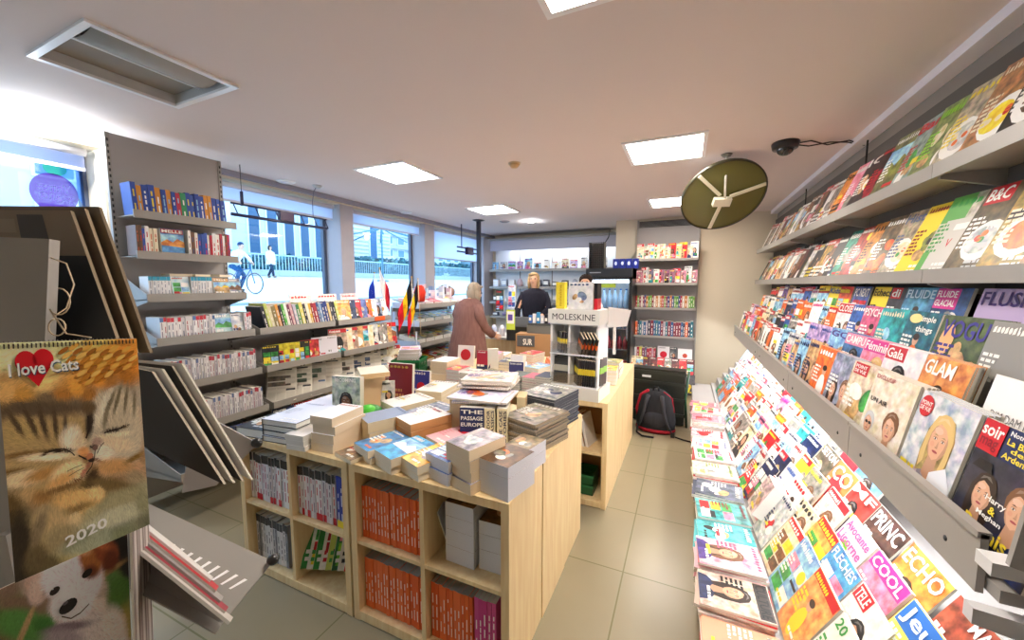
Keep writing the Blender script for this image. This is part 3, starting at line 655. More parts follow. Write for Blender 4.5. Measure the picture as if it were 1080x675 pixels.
# ================================================================== RIGHT WALL RACK
RY0, RY1 = 1.0, 6.35
rk = empty('magazine_wall_rack', (0, 0, 0), 0, 'long grey steel magazine rack with stepped rows along the right wall', 'rack')
steel = '#a5a29d'
MB().box(1.17, 1.195, RY0, 6.9, .05, 2.6, '#5c5854', 'matte').obj('back_panel', rk)
for z, dz in ((2.12, 1), (1.67, 0)):
    for k, (a, b_) in enumerate([(1.0, 2.3), (2.3, 3.6), (3.6, 4.9), (4.9, 6.85)]):
        s_ = MB().box(.955, 1.17, a, b_ - .003, z, z + .012, steel, 'steel').obj('shelf', rk)
        q = MB().box(.945, .957, a, b_ - .003, z - .015, z + .045, steel, 'steel').obj('lip', s_)
        if k: MB().hexa([(.97, a - .01, z - .022), (1.17, a - .01, z - .07), (1.17, a + .01, z - .07), (.97, a + .01, z - .022), (.97, a - .01, z), (1.17, a - .01, z), (1.17, a + .01, z), (.97, a + .01, z)], steel, 'steel').obj('bracket', rk)
for y in (2.02, 3.72, 5.3): MB().box(1.162, 1.171, y, y + .012, 2.2, 2.74, '#2c2a2a', 'matte').obj('slotted_strip', rk)
# upper stepped tiers
TB = [(.668, .995), (.775, 1.085), (.885, 1.225), (.985, 1.335)]; LEAN = math.radians(11)
st = MB(); prof = [(.65, .985), (.765, .985), (.765, 1.078), (.874, 1.078), (.874, 1.218), (.974, 1.218), (.974, 1.328), (1.165, 1.328), (1.165, .955), (.65, .955)]
n_ = len(prof)
for a, b_ in [(prof[i], prof[(i + 1) % n_]) for i in range(n_)]:
    st.face([(a[0], RY0 + .15, a[1]), (b_[0], RY0 + .15, b_[1]), (b_[0], 6.1, b_[1]), (a[0], 6.1, a[1])], steel, 'steel')
st.face([(p[0], RY0 + .15, p[1]) for p in prof], steel, 'steel'); st.face([(p[0], 6.1, p[1]) for p in prof][::-1], steel, 'steel')
st.obj('stepped_tier', rk)
for a, b_ in [(1.19, 1.96), (1.965, 3.0), (3.005, 4.2), (4.205, 6.12)]:
    q = MB().box(.632, .646, a, b_, .945, 1.085, steel, 'steel').box(.626, .65, a, b_, 1.075, 1.09, steel, 'steel')
    o = q.obj('front_rail', rk)
    sc = MB()
    for y in (a + .12, b_ - .12): sc.ball((.632, y, 1.0), (.004, .008, .008), '#3c3c3c', 'plastic', 8, 5)
    sc.obj('screw', o)
for y in (1.1,):
    MB().hexa([(.63, y, 1.07), (.74, y - .02, 1.05), (.74, y + .012, 1.05), (.63, y + .012, 1.07), (.645, y, 1.2), (.74, y - .02, 1.26), (.74, y + .012, 1.26), (.645, y + .012, 1.2)], '#b4b1ad', 'steel').obj('end_bracket', rk)
    MB().box(.605, .66, y, y + .05, 1.04, 1.07, '#dadada', 'plastic').obj('bracket_foot', rk)
    MB().hexa([(.585, 1.1, .925), (.70, 1.1, .905), (.70, 1.13, .905), (.585, 1.13, .925), (.585, 1.1, .96), (.70, 1.1, .95), (.70, 1.13, .95), (.585, 1.13, .96)], '#d4d4d6', 'plastic').obj('label_plate', rk)
# lamp tube below the tiers
tb = MB().tube([(.74, 1.5, .915), (.74, 6.6, .915)], .018, 10, 'white', 'lamp_tube').obj('lamp_tube', rk)
MB().box(.70, .78, 1.4, 6.7, .936, .95, '#e8e8e8', 'plastic').obj('lamp_batten', rk)
# lower slope
LB = [(.42 + .075 * k, .20 + .085 * k) for k in range(5)]; LLEAN = math.radians(28)
lo = MB(); prof = [(.13, 0), (.13, .16), (.385, .16)]
for (x, z) in LB: prof += [(x - .03, z - .012), (x + .03, z - .012)]
prof += [(1.17, .62), (1.17, 0)]
for a, b_ in [(prof[i], prof[(i + 1) % len(prof)]) for i in range(len(prof))]:
    lo.face([(a[0], RY0, a[1]), (a[0], RY1, a[1]), (b_[0], RY1, b_[1]), (b_[0], RY0, b_[1])], '#8a8680', 'steel_panel')
lo.face([(p[0], RY0, p[1]) for p in prof][::-1], '#8a8680', 'steel_panel'); lo.face([(p[0], RY1, p[1]) for p in prof], '#8a8680', 'steel_panel')
lo.obj('lower_display_base', rk)

# ---- cover designs that can be read in the photo
def f_pdv(mb, P, w, h):
    ell(mb, P, -.34 * w, .86 * h, .13 * w, .13 * w, 'red', 5, n=20); text(mb, P, 'POINT', -.44 * w, -.24 * w, .865 * h, .91 * h, 'white', 6); text(mb, P, 'DE VUE', -.44 * w, -.24 * w, .81 * h, .855 * h, 'white', 6)
    lines(mb, P, -.45 * w, -.12 * w, .06 * h, .3 * h, 'yellow', random.Random(2), .03, 5); lines(mb, P, -.1 * w, .42 * w, .03 * h, .14 * h, '#e8d870', random.Random(3), .03, 5)
    poly(mb, P, [(.12 * w, 0), (.5 * w, 0), (.5 * w, .25 * h), (.34 * w, .42 * h), (.12 * w, .3 * h)], '#e8eaf0', 4.6)
def f_soir(mb, P, w, h):
    rect(mb, P, -.5 * w, -.22 * w, .74 * h, 1.0 * h, 'red', 5); text(mb, P, 'soir', -.49 * w, -.23 * w, .87 * h, .97 * h, 'white', 6); text(mb, P, 'mag', -.47 * w, -.25 * w, .76 * h, .85 * h, 'crimson', 6)
    rect(mb, P, -.2 * w, .28 * w, .74 * h, 1.0 * h, 'navy', 5); text(mb, P, 'Notre grande', -.17 * w, .25 * w, .93 * h, .98 * h, 'white', 6); text(mb, P, 'La Bataille', -.17 * w, .25 * w, .87 * h, .92 * h, 'yellow', 6); text(mb, P, 'des', -.1 * w, .1 * w, .82 * h, .86 * h, 'yellow', 6); text(mb, P, 'Ardennes', -.17 * w, .22 * w, .76 * h, .81 * h, 'yellow', 6)
    ell(mb, P, .36 * w, .66 * h, .13 * w, .06 * h, 'red', 5); rect(mb, P, .22 * w, .5 * w, .6 * h, .63 * h, 'white', 5.4); poly(mb, P, [(-.44 * w, .6 * h), (-.18 * w, .6 * h), (-.22 * w, .68 * h), (-.38 * w, .68 * h)], 'black', 5)
    text(mb, P, 'Harry', -.14 * w, .1 * w, .4 * h, .46 * h, 'white', 7); text(mb, P, '&', -.06 * w, .02 * w, .33 * h, .39 * h, 'yellow', 7); text(mb, P, 'Meghan', -.18 * w, .12 * w, .27 * h, .32 * h, 'white', 7)
    text(mb, P, 'Bannis !', -.28 * w, .36 * w, .13 * h, .25 * h, 'yellow', 7)
def f_man(mb, P, w, h):
    text(mb, P, 'UN AIR', -.42 * w, .0, .62 * h, .68 * h, 'black', 5); lines(mb, P, -.4 * w, .1 * w, .56 * h, .61 * h, 'crimson', random.Random(1), .02, 5)
    portrait(mb, P, -.3 * w, .34 * h, .15 * w, 'silver', 'skin', 'black', 2, False, True)
def f_yel(mb, P, w, h): ell(mb, P, 0, .4 * h, .16 * w, .16 * w, 'yellow', 6, n=20); text(mb, P, '2+', -.08 * w, .08 * w, .36 * h, .44 * h, 'black', 7)
T = lambda **k: k
R0 = [  # rail row, from the near end: (y, spec, copies, height)
 (1.265, T(bg='#2c2e40', tcol='white', title=False, style='couple', lines=False, fn=f_soir, lb='dark magazine with man and woman in hats and yellow headline, nearest in the rail row'), 1),
 (1.555, T(bg='#c4cad4', tcol='white', title=False, style='portrait', px=.08, pz=.6, ps=.25, hair='blonde', skin='skin', cloth='#a8a0b4', lng=True, lines=False, fn=f_pdv, lb='pale magazine with blond woman portrait and round red badge on the rail'), 4),
 (1.86, T(bg='#e4d8c8', tcol='#b86a6c', title=['EXCLUSIF'], tx=(-.45, .0), th=.06, style='portrait', px=.2, pz=.4, ps=.2, hair='brown', skin='skin', cloth='#3c3c44', lng=False, lines=False, fn=f_man, lb='cream magazine with two men, one in sunglasses, on the rail'), 4),
 (2.1, T(bg='#d8c8b0', tcol='white', title=['POINT', 'DE VUE'], bar='red', tx=(-.4, -.05), th=.13, style='picture', acc='green', lb='magazine with white title on red square beside the two-men cover on the rail'), 3),
 (2.34, T(bg='#98a0bc', tcol='white', title=False, style='couple', hair='darkhair', hair2='brown', lb='blue-grey magazine with dark-haired woman and man, on the rail beside the red-square one'), 3),
 (2.58, T(bg='orange', tcol='white', style='figure', acc='white', lb='orange magazine with standing figure on the rail, sixth from its near end'), 2)]
R1 = [(1.53, T(bg='#eceaea', tcol='#8a8a90', title=False, style='plain', lines=False, fn=lambda mb, P, w, h: text(mb, P, 'DIM DAM DOM', -.36 * w, .34 * w, .6 * h, .68 * h, '#505058', 5, bold=-.01), lb='plain white magazine with thin grey capitals behind the dark hats cover'), 1),
 (1.92, T(bg='#d8904c', tcol='white', title=['GLAM'], tx=(-.44, .2), th=.2, style='figure', acc='yellow', cloth='#6a3c28', lb='orange and yellow magazine with big white four-letter title, second row'), 4),
 (2.2, T(bg='#e4e0e4', tcol='white', title=['Gala'], bar='red', tx=(-.44, .0), th=.16, style='portrait', lb='pale magazine with white title on red block, second row of upper rack'), 3),
 (2.45, T(bg='pink', tcol='white', title=['Féminine'], bar='magenta', style='portrait', lb='pink magazine with bright pink title bar, second row of upper rack'), 3),
 (2.7, T(bg='#3c68a0', tcol='white', title=['CAMPUS'], bar='pink', style='portrait', lb='blue and pink magazine, fifth in the second row of upper rack'), 3),
 (2.95, T(bg='sky', tcol='purple', title=['GQ'], style='picture', lb='light blue magazine with purple title, sixth in second upper row'), 2)]
R2 = [(1.83, T(bg='grey', tcol='white', style='plain', title=['COVER'] if False else None, lb='plain grey magazine at the near end of the third upper row'), 1),
 (2.08, T(bg='#4c5c38', tcol='#3c3488', title=['VOGUE'], th=.26, style='picture', acc='tan', fn=lambda mb, P, w, h: (ell(mb, P, -.3 * w, .7 * h, .12 * w, .2 * h, '#e8b078', 4), poly(mb, P, [(.3 * w, .0), (.5 * w, .2 * h), (.5 * w, .95 * h), (.42 * w, .8 * h)], 'yellow', 4)), w=.3, lb='large dark green magazine with big violet five-letter title'), 3),
 (2.4, T(bg='#1f6478', tcol='white', title=['simple', 'things'], tx=(-.1, .4), th=.3, style='figure', acc='orange', fn=lambda mb, P, w, h: ell(mb, P, -.2 * w, .9 * h, .2 * w, .07 * h, '#e8d890', 7), lb='teal magazine with lower-case two-line white title, third upper row'), 3),
 (2.65, T(bg='teal', tcol='cream', style='picture', acc='sky', lb='turquoise magazine just beyond the lower-case-titled teal one'), 2),
 (2.87, T(bg='#c85880', tcol='white', title=['PSYCHO'], style='figure', acc='purple', cloth='red', lb='pink-purple magazine with red-clothed figure, third upper row'), 2),
 (3.08, T(bg='blue', tcol='white', style='figure', acc='navy', lb='deep blue magazine with white title, sixth in the third upper row'), 2),
 (3.3, T(bg='#e8e4e4', tcol='white', title=['CLOSER'], bar='red', style='couple', lb='white magazine with long red title bar, third upper row'), 2)]
R3 = [(2.12, T(bg='#b8a4c8', tcol='#3c2470', title=['FLUSH'], th=.2, style='plain', lines=False, fn=lambda mb, P, w, h: rect(mb, P, -.3 * w, .5 * w, .2 * h, .6 * h, '#30303c', 3), w=.28, lb='lilac magazine with dark violet title, nearest in the top tier row'), 1),
 (2.46, T(bg='#244c80', tcol='white', title=['FLUIDE', 'GLACIAL'], bar='magenta', tx=(-.44, .15), th=.26, style='picture', acc='sky', lb='blue comic magazine with white two-line title on magenta, top tier row'), 1),
 (2.72, T(bg='#4c8cb4', tcol='#c8e4f0', title=['FLUIDE'], th=.16, style='figure', acc='white', lb='light blue comic magazine beside the magenta-titled one, top tier row'), 1),
 (2.9, T(bg='#30343c', tcol='white', title=['di'], bar='red', tx=(-.4, -.1), style='picture', lb='dark magazine with white letters on red at top left, top tier row'), 1),
 (3.15, T(bg='yellow', tcol='black', title=['Echecs'], style='picture', acc='brown', lb='yellow magazine with black title, top tier row'), 1),
 (3.45, T(bg='#3858a0', tcol='white', title=['PC NEXT'], th=.2, style='blocks', lb='blue magazine with white computer title, top tier row'), 1),
 (3.75, T(bg='#d85838', tcol='yellow', title=None, style='blocks', bar='red', lb='red and orange magazine left of the blue computer one, top tier row'), 1),
 (4.0, T(bg='yellow', tcol='blue', title=['Kids'], style='blocks', lb='yellow magazine with blue title, seventh-odd in the top tier row'), 1)]
R3[-1][1]['lb'] = 'yellow magazine with blue title, farther along the top tier row'
S1 = [(1.72, T(bg='#58483c', tcol='white', style='dish', lb='dark food magazine at the near end of the highest shelf')), (1.92, T(bg='#2a2828', tcol='white', style='dish', acc='brown', lb='black food magazine, second on the highest shelf')),
 (2.13, T(bg='#a87850', tcol='cream', style='dish', lb='tan food magazine, third on the highest shelf')), (2.33, T(bg='#a8a090', tcol='yellow', style='dish', acc='silver', lb='grey food magazine with yellow title on the highest shelf')),
 (2.53, T(bg='#7c8c58', tcol='lime', style='picture', acc='cream', lb='green-grey magazine with bright green title on the highest shelf')),
 (2.75, T(bg='#88a0a0', tcol='red', title=['B&C'] if False else ['Bar'], style='picture', acc='green', lb='magazine with red title over a vineyard picture on the highest shelf')), (2.97, T(bg='#6c7448', tcol='white', style='landscape', acc='olive', lb='olive magazine with field picture on the highest shelf')),
 (3.17, T(bg='#2c2428', tcol='red', style='picture', acc='crimson', lb='black magazine with red curve title on the highest shelf')), (3.36, T(bg='#30282c', tcol='white', title=['IC'], style='picture', lb='black magazine with two white letters on the highest shelf')),
 (3.56, T(bg='pink', tcol='white', style='picture', acc='grey', lb='narrow pink magazine edge on the highest shelf')), (3.76, T(bg='#e09038', tcol='black', title=['Spec'], style='picture', acc='orange', lb='orange magazine with black title on the highest shelf'))]
S2 = [(1.72, T(bg='#8c6440', tcol='yellow', style='dish', acc='tan', lb='brown food magazine at the near end of the second shelf')),
 (1.93, T(bg='#9c8438', tcol='cream', title=['LE VIN', 'DE LA VIE'], style='dish', acc='orange', lb='golden food magazine with cream capitals on the second shelf')),
 (2.14, T(bg='#5c5038', tcol='white', title=['B&C'], bar='red', tx=(-.4, .05), style='dish', acc='silver', fn=lambda mb, P, w, h: text(mb, P, 'NO', .0, .25 * w, .5 * h, .58 * h, 'white', 5), lb='olive-brown magazine with white letters on red square, second shelf')),
 (2.36, T(bg='#c8c4b8', tcol='green', style='picture', acc='white', fn=lambda mb, P, w, h: (rect(mb, P, -.5 * w, .1 * w, .0, h, '#5ca850', 3), rect(mb, P, -.3 * w, .5 * w, .1 * h, .7 * h, '#d0ccc4', 3.4), text(mb, P, 'V', .0, .12 * w, .36 * h, .46 * h, 'red', 4)), lb='green and white magazine beside the red-square one, second shelf')),
 (2.56, T(bg='yellow', tcol='crimson', style='picture', acc='olive', lb='yellow magazine with dark red edge, second shelf')),
 (2.76, T(bg='#a89c88', tcol='#5c6c90', title=['Histo'], th=.16, style='dish', acc='cream', lb='beige history magazine with grey-blue title, second shelf')),
 (2.97, T(bg='#6c5c48', tcol='white', style='picture', acc='orange', lb='brown magazine left of the beige history one, second shelf')),
 (3.17, T(bg='#c88434', tcol='black', style='picture', acc='orange', lb='amber magazine with black lettering, second shelf')),
 (3.37, T(bg='#a03028', tcol='white', style='picture', acc='red', badge='yellow', bpos=(.1, .8, .12), lb='red magazine with round yellow badge, second shelf')),
 (3.57, T(bg='#1f8c78', tcol='white', style='picture', acc='orange', lb='teal-green magazine, tenth on the second shelf'))]
L0 = []   # generated
def rack_row(near, base, lean, y_end, spacing, rowname, group, seed, h=.33, wd=.27, pal=None, y0=None, jit=.02, shingle=None, cnt0=0):
    rng = random.Random(seed); items = []; y = None
    for it in near:
        items.append((it[0], dict(it[1]), it[2] if len(it) > 2 else 1, True)); y = it[0]
    y = (y + (near[-1][0] - near[-2][0] if len(near) > 1 else spacing)) if near else y0
    while y < y_end:
        sp_ = rsp(rng, pal)
        if pal is PALD: sp_['acc'] = rng.choice(['brown', 'tan', 'olive', 'cream', 'grey'])
        items.append((y, sp_, 1, False)); y += spacing * rng.uniform(.85, 1.15)
    for k, (yy, sp, copies, ex) in enumerate(items):
        W = sp.get('w', wd * (1 if ex else rng.uniform(.8, 1.0))); hh = h * (1 if ex else rng.uniform(.86, 1.02))
        far = yy > 3.6
        sh = (.0 if (copies > 1 or ex) and spacing_ok(items, k, W) else shingle if shingle is not None else math.radians(4.0))
        for c in range(copies):
            fwd = (c + 0) * .011
            mb = magazine(sp if c == 0 else dict(bg=sp['bg'], tcol=sp['tcol'], style='plain', title=False, lines=False), W, hh, .0085 if copies > 1 else rng.uniform(.004, .012), seed * 100 + k, 0 if yy > 4.5 else (1 if far else 2), .005)
            o = put(mb, 'magazine', (base[0] + fwd * 1.0 + rng.uniform(0, .006) * (not ex), yy + rng.uniform(-1, 1) * .003 * c, base[1] + .001 + (0 if ex else rng.uniform(0, .01))), -PI / 2 + sh, lean + (0 if c else rng.uniform(-.02, .02)), (0 if ex else rng.uniform(-.03, .03)))
            if c == 0:
                lb = sp.get('lb') if ex else f"{describe(sp)}, {ordn(k + cnt0)} from near end, {rowname}"
                tag(o, lb, 'magazine', group)
            else:
                tag(o, "spare copy behind the " + " ".join(sp['lb'].split(',')[0].split()[:9]), 'magazine', group)
def spacing_ok(items, k, W):
    y = items[k][0]
    for j in (k - 1, k + 1):
        if 0 <= j < len(items) and abs(items[j][0] - y) < W * .93: return False
    return True
G = 'magazines standing in the right wall rack'
PALC = ['white', 'silver', 'cream', 'red', 'pink', 'sky', 'white', 'blue', 'orange', 'silver', 'navy', 'purple', 'grey', 'black', 'tan', 'lilac', 'cream', 'white']
PALD = ['brown', 'tan', 'olive', 'grey', 'paper', 'black', 'silver', 'maroon', 'grey', 'silver', 'tan', 'gold', 'black', 'brown', 'white']
R1 = [(a * .95, b_, c) for a, b_, c in R1]; R2 = [(a * .935, b_, c) for a, b_, c in R2]; R3 = [(a * .925, b_, c) for a, b_, c in R3]
rack_row(R0, TB[0], LEAN, 6.05, .17, 'upper rail row', G, 11, .315, .27, PALC)
rack_row(R1, TB[1], LEAN, 6.05, .19, 'second upper row', G, 12, .31, .26, PALC)
rack_row(R2, TB[2], LEAN, 6.05, .2, 'third upper row', G, 13, .31, .25, PALC)
rack_row(R3, TB[3], LEAN, 6.0, .22, 'top tier row', G, 14, .305, .24, PALC)
rack_row(S1, (.985, 2.133), math.radians(21), 6.8, .125, 'highest shelf', G, 15, .40, .235, PALD, shingle=math.radians(5))
rack_row(S2, (.985, 1.683), math.radians(21), 6.8, .13, 'second shelf', G, 16, .385, .235, PALD, shingle=math.radians(5))
# lower lit rows
LR = [
 [(1.33, T(bg='#e8e4ec', tcol='red', title=['LES'], tx=(-.2, .2), style='portrait', lb='white magazine with small red title at near end of lowest lit row')), (1.56, T(bg='#f0eee8', tcol='green', title=['20 ANS'], style='portrait', lb='white magazine with green number title, second in lowest lit row')),
  (1.80, T(bg='#e8a060', tcol='yellow', bar='red', style='figure', title=None, lb='orange magazine with yellow lettering on red, third in lowest lit row')), (2.02, T(bg='sky', tcol='white', style='blocks', badge='yellow', lb='light blue magazine with yellow badge, fourth in lowest lit row'))],
 [(1.38, T(bg='#ece8e0', tcol='white', title=['TELE', 'STAR'], bar='purple', tx=(-.1, .42), th=.26, style='couple', lb='television magazine with white title on violet, near end of second lit row')), (1.64, T(bg='#e8e4dc', tcol='white', bar='red', tx=(-.44, -.1), style='portrait', title=['TELE'], lb='white magazine with small red corner title, second lit row')),
  (1.88, T(bg='#4898d0', tcol='white', title=['FLECHES'], style='blocks', acc='yellow', lb='blue puzzle magazine with white title, second lit row')), (2.10, T(bg='#f0a050', tcol='yellow', bar='red', style='blocks', lb='orange puzzle magazine with red bar, second lit row'))],
 [(1.48, T(bg='#e8e070', tcol='#e8f0f8', title=['Jeux'], bar='#2a6cc0', th=.26, style='figure', acc='orange', lb='yellow puzzle magazine with big white title on blue, third lit row')), (1.74, T(bg='pink', tcol='white', title=['COOL'], bar='magenta', style='picture', acc='purple', lb='pink magazine with white title on magenta bar, third lit row')),
  (1.98, T(bg='#e8d8e4', tcol='#c85c9c', title=['Avocante', 'Licorne'], th=.36, style='picture', acc='lime', lb='white and pink magazine with two-line curly pink title, third lit row')), (2.24, T(bg='#d8ccc8', tcol='white', bar='red', style='portrait', lb='grey-pink magazine with red title bar, third lit row'))],
 [(1.42, T(bg='#984838', tcol='white', title=['MARM'], tx=(-.1, .44), style='dish', acc='crimson', lb='dark red cookery magazine with white outlined title, fourth lit row')), (1.68, T(bg='#d8843c', tcol='white', title=['ECHO'], th=.22, style='portrait', ps=.3, pz=.38, cloth='black', hair='darkhair', lb='orange magazine with tall white title and dark-haired face, fourth lit row')),
  (1.94, T(bg='#4c3430', tcol='white', title=['PRINC'], th=.24, style='picture', acc='crimson', lb='dark brown magazine with large white title, fourth lit row')), (2.18, T(bg='#a83430', tcol='white', title=['MF'], style='portrait', lb='dark red magazine with white title, fourth lit row')), 
  (2.40, T(bg='#e8783c', tcol='white', title=['CO'], th=.3, style='plain', badge='red', bpos=(0, .6, .3), lb='orange magazine with large round red emblem, fourth lit row')), (2.64, T(bg='#5c5448', tcol='white', title=['SETON'], style='picture', lb='dark olive magazine with white capitals, fourth lit row'))],
 [(2.28, T(bg='#5c90c0', tcol='white', bar='navy', style='portrait', lb='blue magazine with dark title bar, near end of top lit row'))]]
PALL = ['white', 'white', 'cream', 'white', 'pink', 'sky', 'red', 'silver', 'yellow', 'orange', 'teal', 'navy', 'grey']
for k in range(5):
    rack_row(LR[k], LB[k], LLEAN, 6.2 - .1 * (4 - k), .2, ['lowest', 'second', 'third', 'fourth', 'top'][k] + ' lit row', 'magazines in the brightly lit lower rack', 21 + k, .3, .235, PALL)
# flat piles along the floor edge of the rack
rng = random.Random(77)
PILES = [(1.42, 4, T(bg='#b8785c', tcol='white', style='portrait', title=None, acc='black', fn=lambda mb, P, w, h: (rect(mb, P, -.4 * w, -.1 * w, .72 * h, .92 * h, 'white', 7), [rect(mb, P, -.37 * w + i * .03 * w, -.355 * w + i * .03 * w + .008 * w * (i % 3), .75 * h, .9 * h, 'black', 8) for i in range(8)]))),
 (1.66, 4, T(bg='#e8a888', tcol='white', style='plain')), (1.9, 6, T(bg='#d8c4b8', tcol='black', title=['CULTURE'], bar='#3c3430', style='portrait', cloth='navy')), (2.14, 9, T(bg='#e8b8c4', tcol='#c0587c', style='portrait', cloth='#402c78', title=None)),
 (2.4, 5, T(bg='#4cb0b8', tcol='white', style='picture', acc='black')), (2.66, 4, T(bg='#50a8a8', tcol='crimson', style='blocks', acc='teal')), (2.92, 6, T(bg='#50586c', tcol='white', style='picture', acc='white')), (3.18, 7, T(bg='#d4dcc0', tcol='olive', style='picture', acc='white')),
 (3.45, 8, T(bg='#ecdce4', tcol='red', style='blocks', acc='pink')), (3.72, 7, T(bg='#e8e6ea', tcol='#8890b0', style='blocks')), (4.0, 5, T(bg='#d8b8c0', tcol='red', style='picture', acc='red')), (4.35, 9, T(bg='#c87c90', tcol='white', style='picture', acc='crimson')), (4.65, 8, T(bg='#d8c0c8', tcol='red', style='blocks')), (4.95, 7, T(bg='#b87084', tcol='white', style='picture'))]
PN = ['brown barcode-stamped magazine', 'peach magazine', 'beige magazine with black title strip', 'pink and violet magazine', 'turquoise magazine', 'teal magazine with picture grid', 'slate-grey magazine', 'pale green magazine', 'pink-white magazine with red title', 'white magazine with grey-blue title', 'rosy magazine with red title', 'dark pink magazine', 'pink-grey magazine', 'mauve magazine']
for i, (y, n_, sp) in enumerate(PILES):
    z = .161
    for k in range(n_):
        t_ = rng.uniform(.008, .016); sq = dict(sp); 
        if k < n_ - 1: sq = dict(bg=rng.choice([sp['bg'], 'white', 'red', sp['bg']]), tcol='white', style='plain', title=False, lines=False)
        mb = lying(sq, .225, .29, t_, 500 + i * 20 + k, 2 if k == n_ - 1 else 0, page='white')
        o = lay(mb, 'magazine', (.25 + rng.uniform(-.012, .012), y + rng.uniform(-.008, .008), z), -PI / 2 + rng.uniform(-.08, .08)); z += t_ + .0006
        tag(o, f"{PN[i]} on top of its flat pile along the aisle edge" if k == n_ - 1 else f"{ordn(k)} magazine from the bottom of the pile under the {PN[i]}", 'magazine', 'magazines lying in flat piles by the aisle')
# a pile of thick books leaning in the lower rack, and a blue-labelled fallen one
mb = lying(T(bg='#c8b0b8', tcol='white', style='picture', title=None), .16, .22, .07, 3, 2, page='white')
o = mb.obj('paperback_book'); o.matrix_world = Matrix.Translation((.40, 2.62, .30)) @ Matrix.Rotation(-PI / 2, 4, 'Z') @ Matrix.Rotation(-.5, 4, 'X'); tag(o, 'thick white paperback leaning between the flat piles and lit rows', 'book')
mb = magazine(T(bg='red', tcol='white', title=None, style='blocks', badge='blue', bpos=(-.2, .85, .13)), .22, .3, .01, 9)
tag(put(mb, 'magazine', (.39, 3.05, .19), -PI / 2 + .25, .7, .2), 'bright red magazine with a round blue badge, fallen askew in the lit rack', 'magazine')
# ================================================================== BIRCH BOOKCASES
BH = .80; BW = .85; BD = .38
def bookcase(x, y, rz, lb, doc=True):
    t_ = empty('cube_bookcase', (x, y, 0), rz, lb, 'bookcase', None)
    th = .036; W = BW - .004
    MB().box(0, th, 0, BD, 0, BH - th, 'white', 'birch').obj('side_panel', t_); MB().box(W - th, W, 0, BD, 0, BH - th, 'white', 'birch').obj('side_panel', t_)
    MB().box(0, W, 0, BD, BH - th, BH, 'white', 'birch').obj('top_panel', t_); MB().box(th, W - th, 0, BD, 0.005, .05, 'white', 'birch').obj('bottom_panel', t_)
    MB().box(W / 2 - .011, W / 2 + .011, 0.002, BD, .05, BH - th, 'white', 'birch').obj('divider', t_)
    for a, b_ in ((th, W / 2 - .011), (W / 2 + .011, W - th)): MB().box(a, b_, .004, BD, .4, .418, 'white', 'birch').obj('shelf', t_)
    MB().box(th, W - th, BD - .006, BD, .05, BH - th, '#b89468', 'matte').obj('back_panel', t_)
    return t_
FX0, FY = -2.30, 1.285
bookcase(FX0, FY, 0, 'birch cube bookcase holding orange, white and green books, left one of the front pair')
bookcase(FX0 + BW + .01, FY, 0, 'birch cube bookcase full of orange-spined books, right one of the front pair')
for k in range(2):
    bookcase(FX0 + BW * (k + 1) + .01 * k, FY + 2 * BD + .004, PI, ['birch cube bookcase backing the left front one, facing the left shelves', 'birch cube bookcase backing the right front one under dark magazine stack'][k])
    bookcase(FX0 + BW * (k) + .01 * k, FY + 2 * BD + .008, 0, ['birch cube bookcase at far left of the front book table', 'birch cube bookcase at the far right of the front book table'][k])
SX0, SY = -2.18, 2.72; BW2 = .80
bookcase(SX0, SY, 0, 'birch cube bookcase at left front of second book table'); bookcase(SX0 + BW + .004, SY, 0, 'birch cube bookcase at right front of second table, red boxes inside')
for k in range(2):
    for j in range(1, 4):
        bookcase(SX0 + (BW + .004) * k, SY + BD * j + .004 * j, 0, f"birch cube bookcase in the {['', 'second', 'third', 'fourth'][j]} rank of the second table, {['window', 'aisle'][k]} side")

def spines(xa, xb, y, z, maker, rz, name, cat, group, where, seed, lean=0, axis='x', gap=.0012, maxn=99, fwd=.0):
    """a row of upright books; spine faces -y when rz = 0"""
    rng = random.Random(seed); p = xa; k = 0; out = []
    while k < maxn:
        col, t_, d, h, kw, ds = maker(rng, k)
        if p + t_ / math.cos(lean) > xb: break
        mb = spinebook(col, t_, d, h, seed * 91 + k, **kw)
        c = p + t_ / 2
        off = rng.uniform(0, .006)
        if axis == 'x': loc = (c, y + off, z)
        else: loc = (y - off, c, z)
        o = put(mb, name, loc, rz, 0, lean); tag(o, f"{ds}, {ordn(k)} {where}", cat, group); out.append(o)
        p += t_ / math.cos(lean) + gap; k += 1
    return out
th = .036; U1 = FX0; U2 = FX0 + BW + .01; mid = BW / 2
L1 = (U1 + th + .004, U1 + mid - .016); L2 = (U1 + mid + .014, U1 + BW - th - .01); M1 = (U2 + th + .004, U2 + mid - .016); M2 = (U2 + mid + .014, U2 + BW - th - .01)
def mk_white(r, k):
    c = r.choice(['#e8e4e4', '#dcd8dc', '#f0ecec', '#d8ccd0']); return c, r.uniform(.018, .026), .2, .27 + r.uniform(-.006, .006), dict(tcol=r.choice(['#b0506c', '#5a5a70', 'red']), band='#242428', band2=r.choice([None, 'red']), lod=1), 'white-spined book with black top band'
def mk_or(r, k): return r.choice(['#ee6c2c', '#f0743a', '#e8622a']), r.uniform(.016, .021), .22, .262 + r.uniform(-.003, .003), dict(tcol='#f8e4d4', page='#b4b0a8', band=None, lod=1), 'orange-spined paperback'
def mk_bl(r, k): return '#24389c', r.uniform(.02, .026), .2, .272, dict(tcol='#d8dcf0', band2='yellow'), 'blue-spined book with yellow foot'
def mk_grey(r, k): return r.choice(['#d8d8d8', '#c4c4c8', '#e4e0e0', '#8c8c94']), r.uniform(.016, .024), .2, .255 + r.uniform(-.01, .006), dict(tcol='#44444c', band='#303034'), 'grey-white book spine with dark top'
def mk_pink(r, k): return r.choice(['#c83c80', '#d04c8c']), r.uniform(.016, .024), .2, .27, dict(tcol='white'), 'magenta-spined paperback'
yb = FY + .035
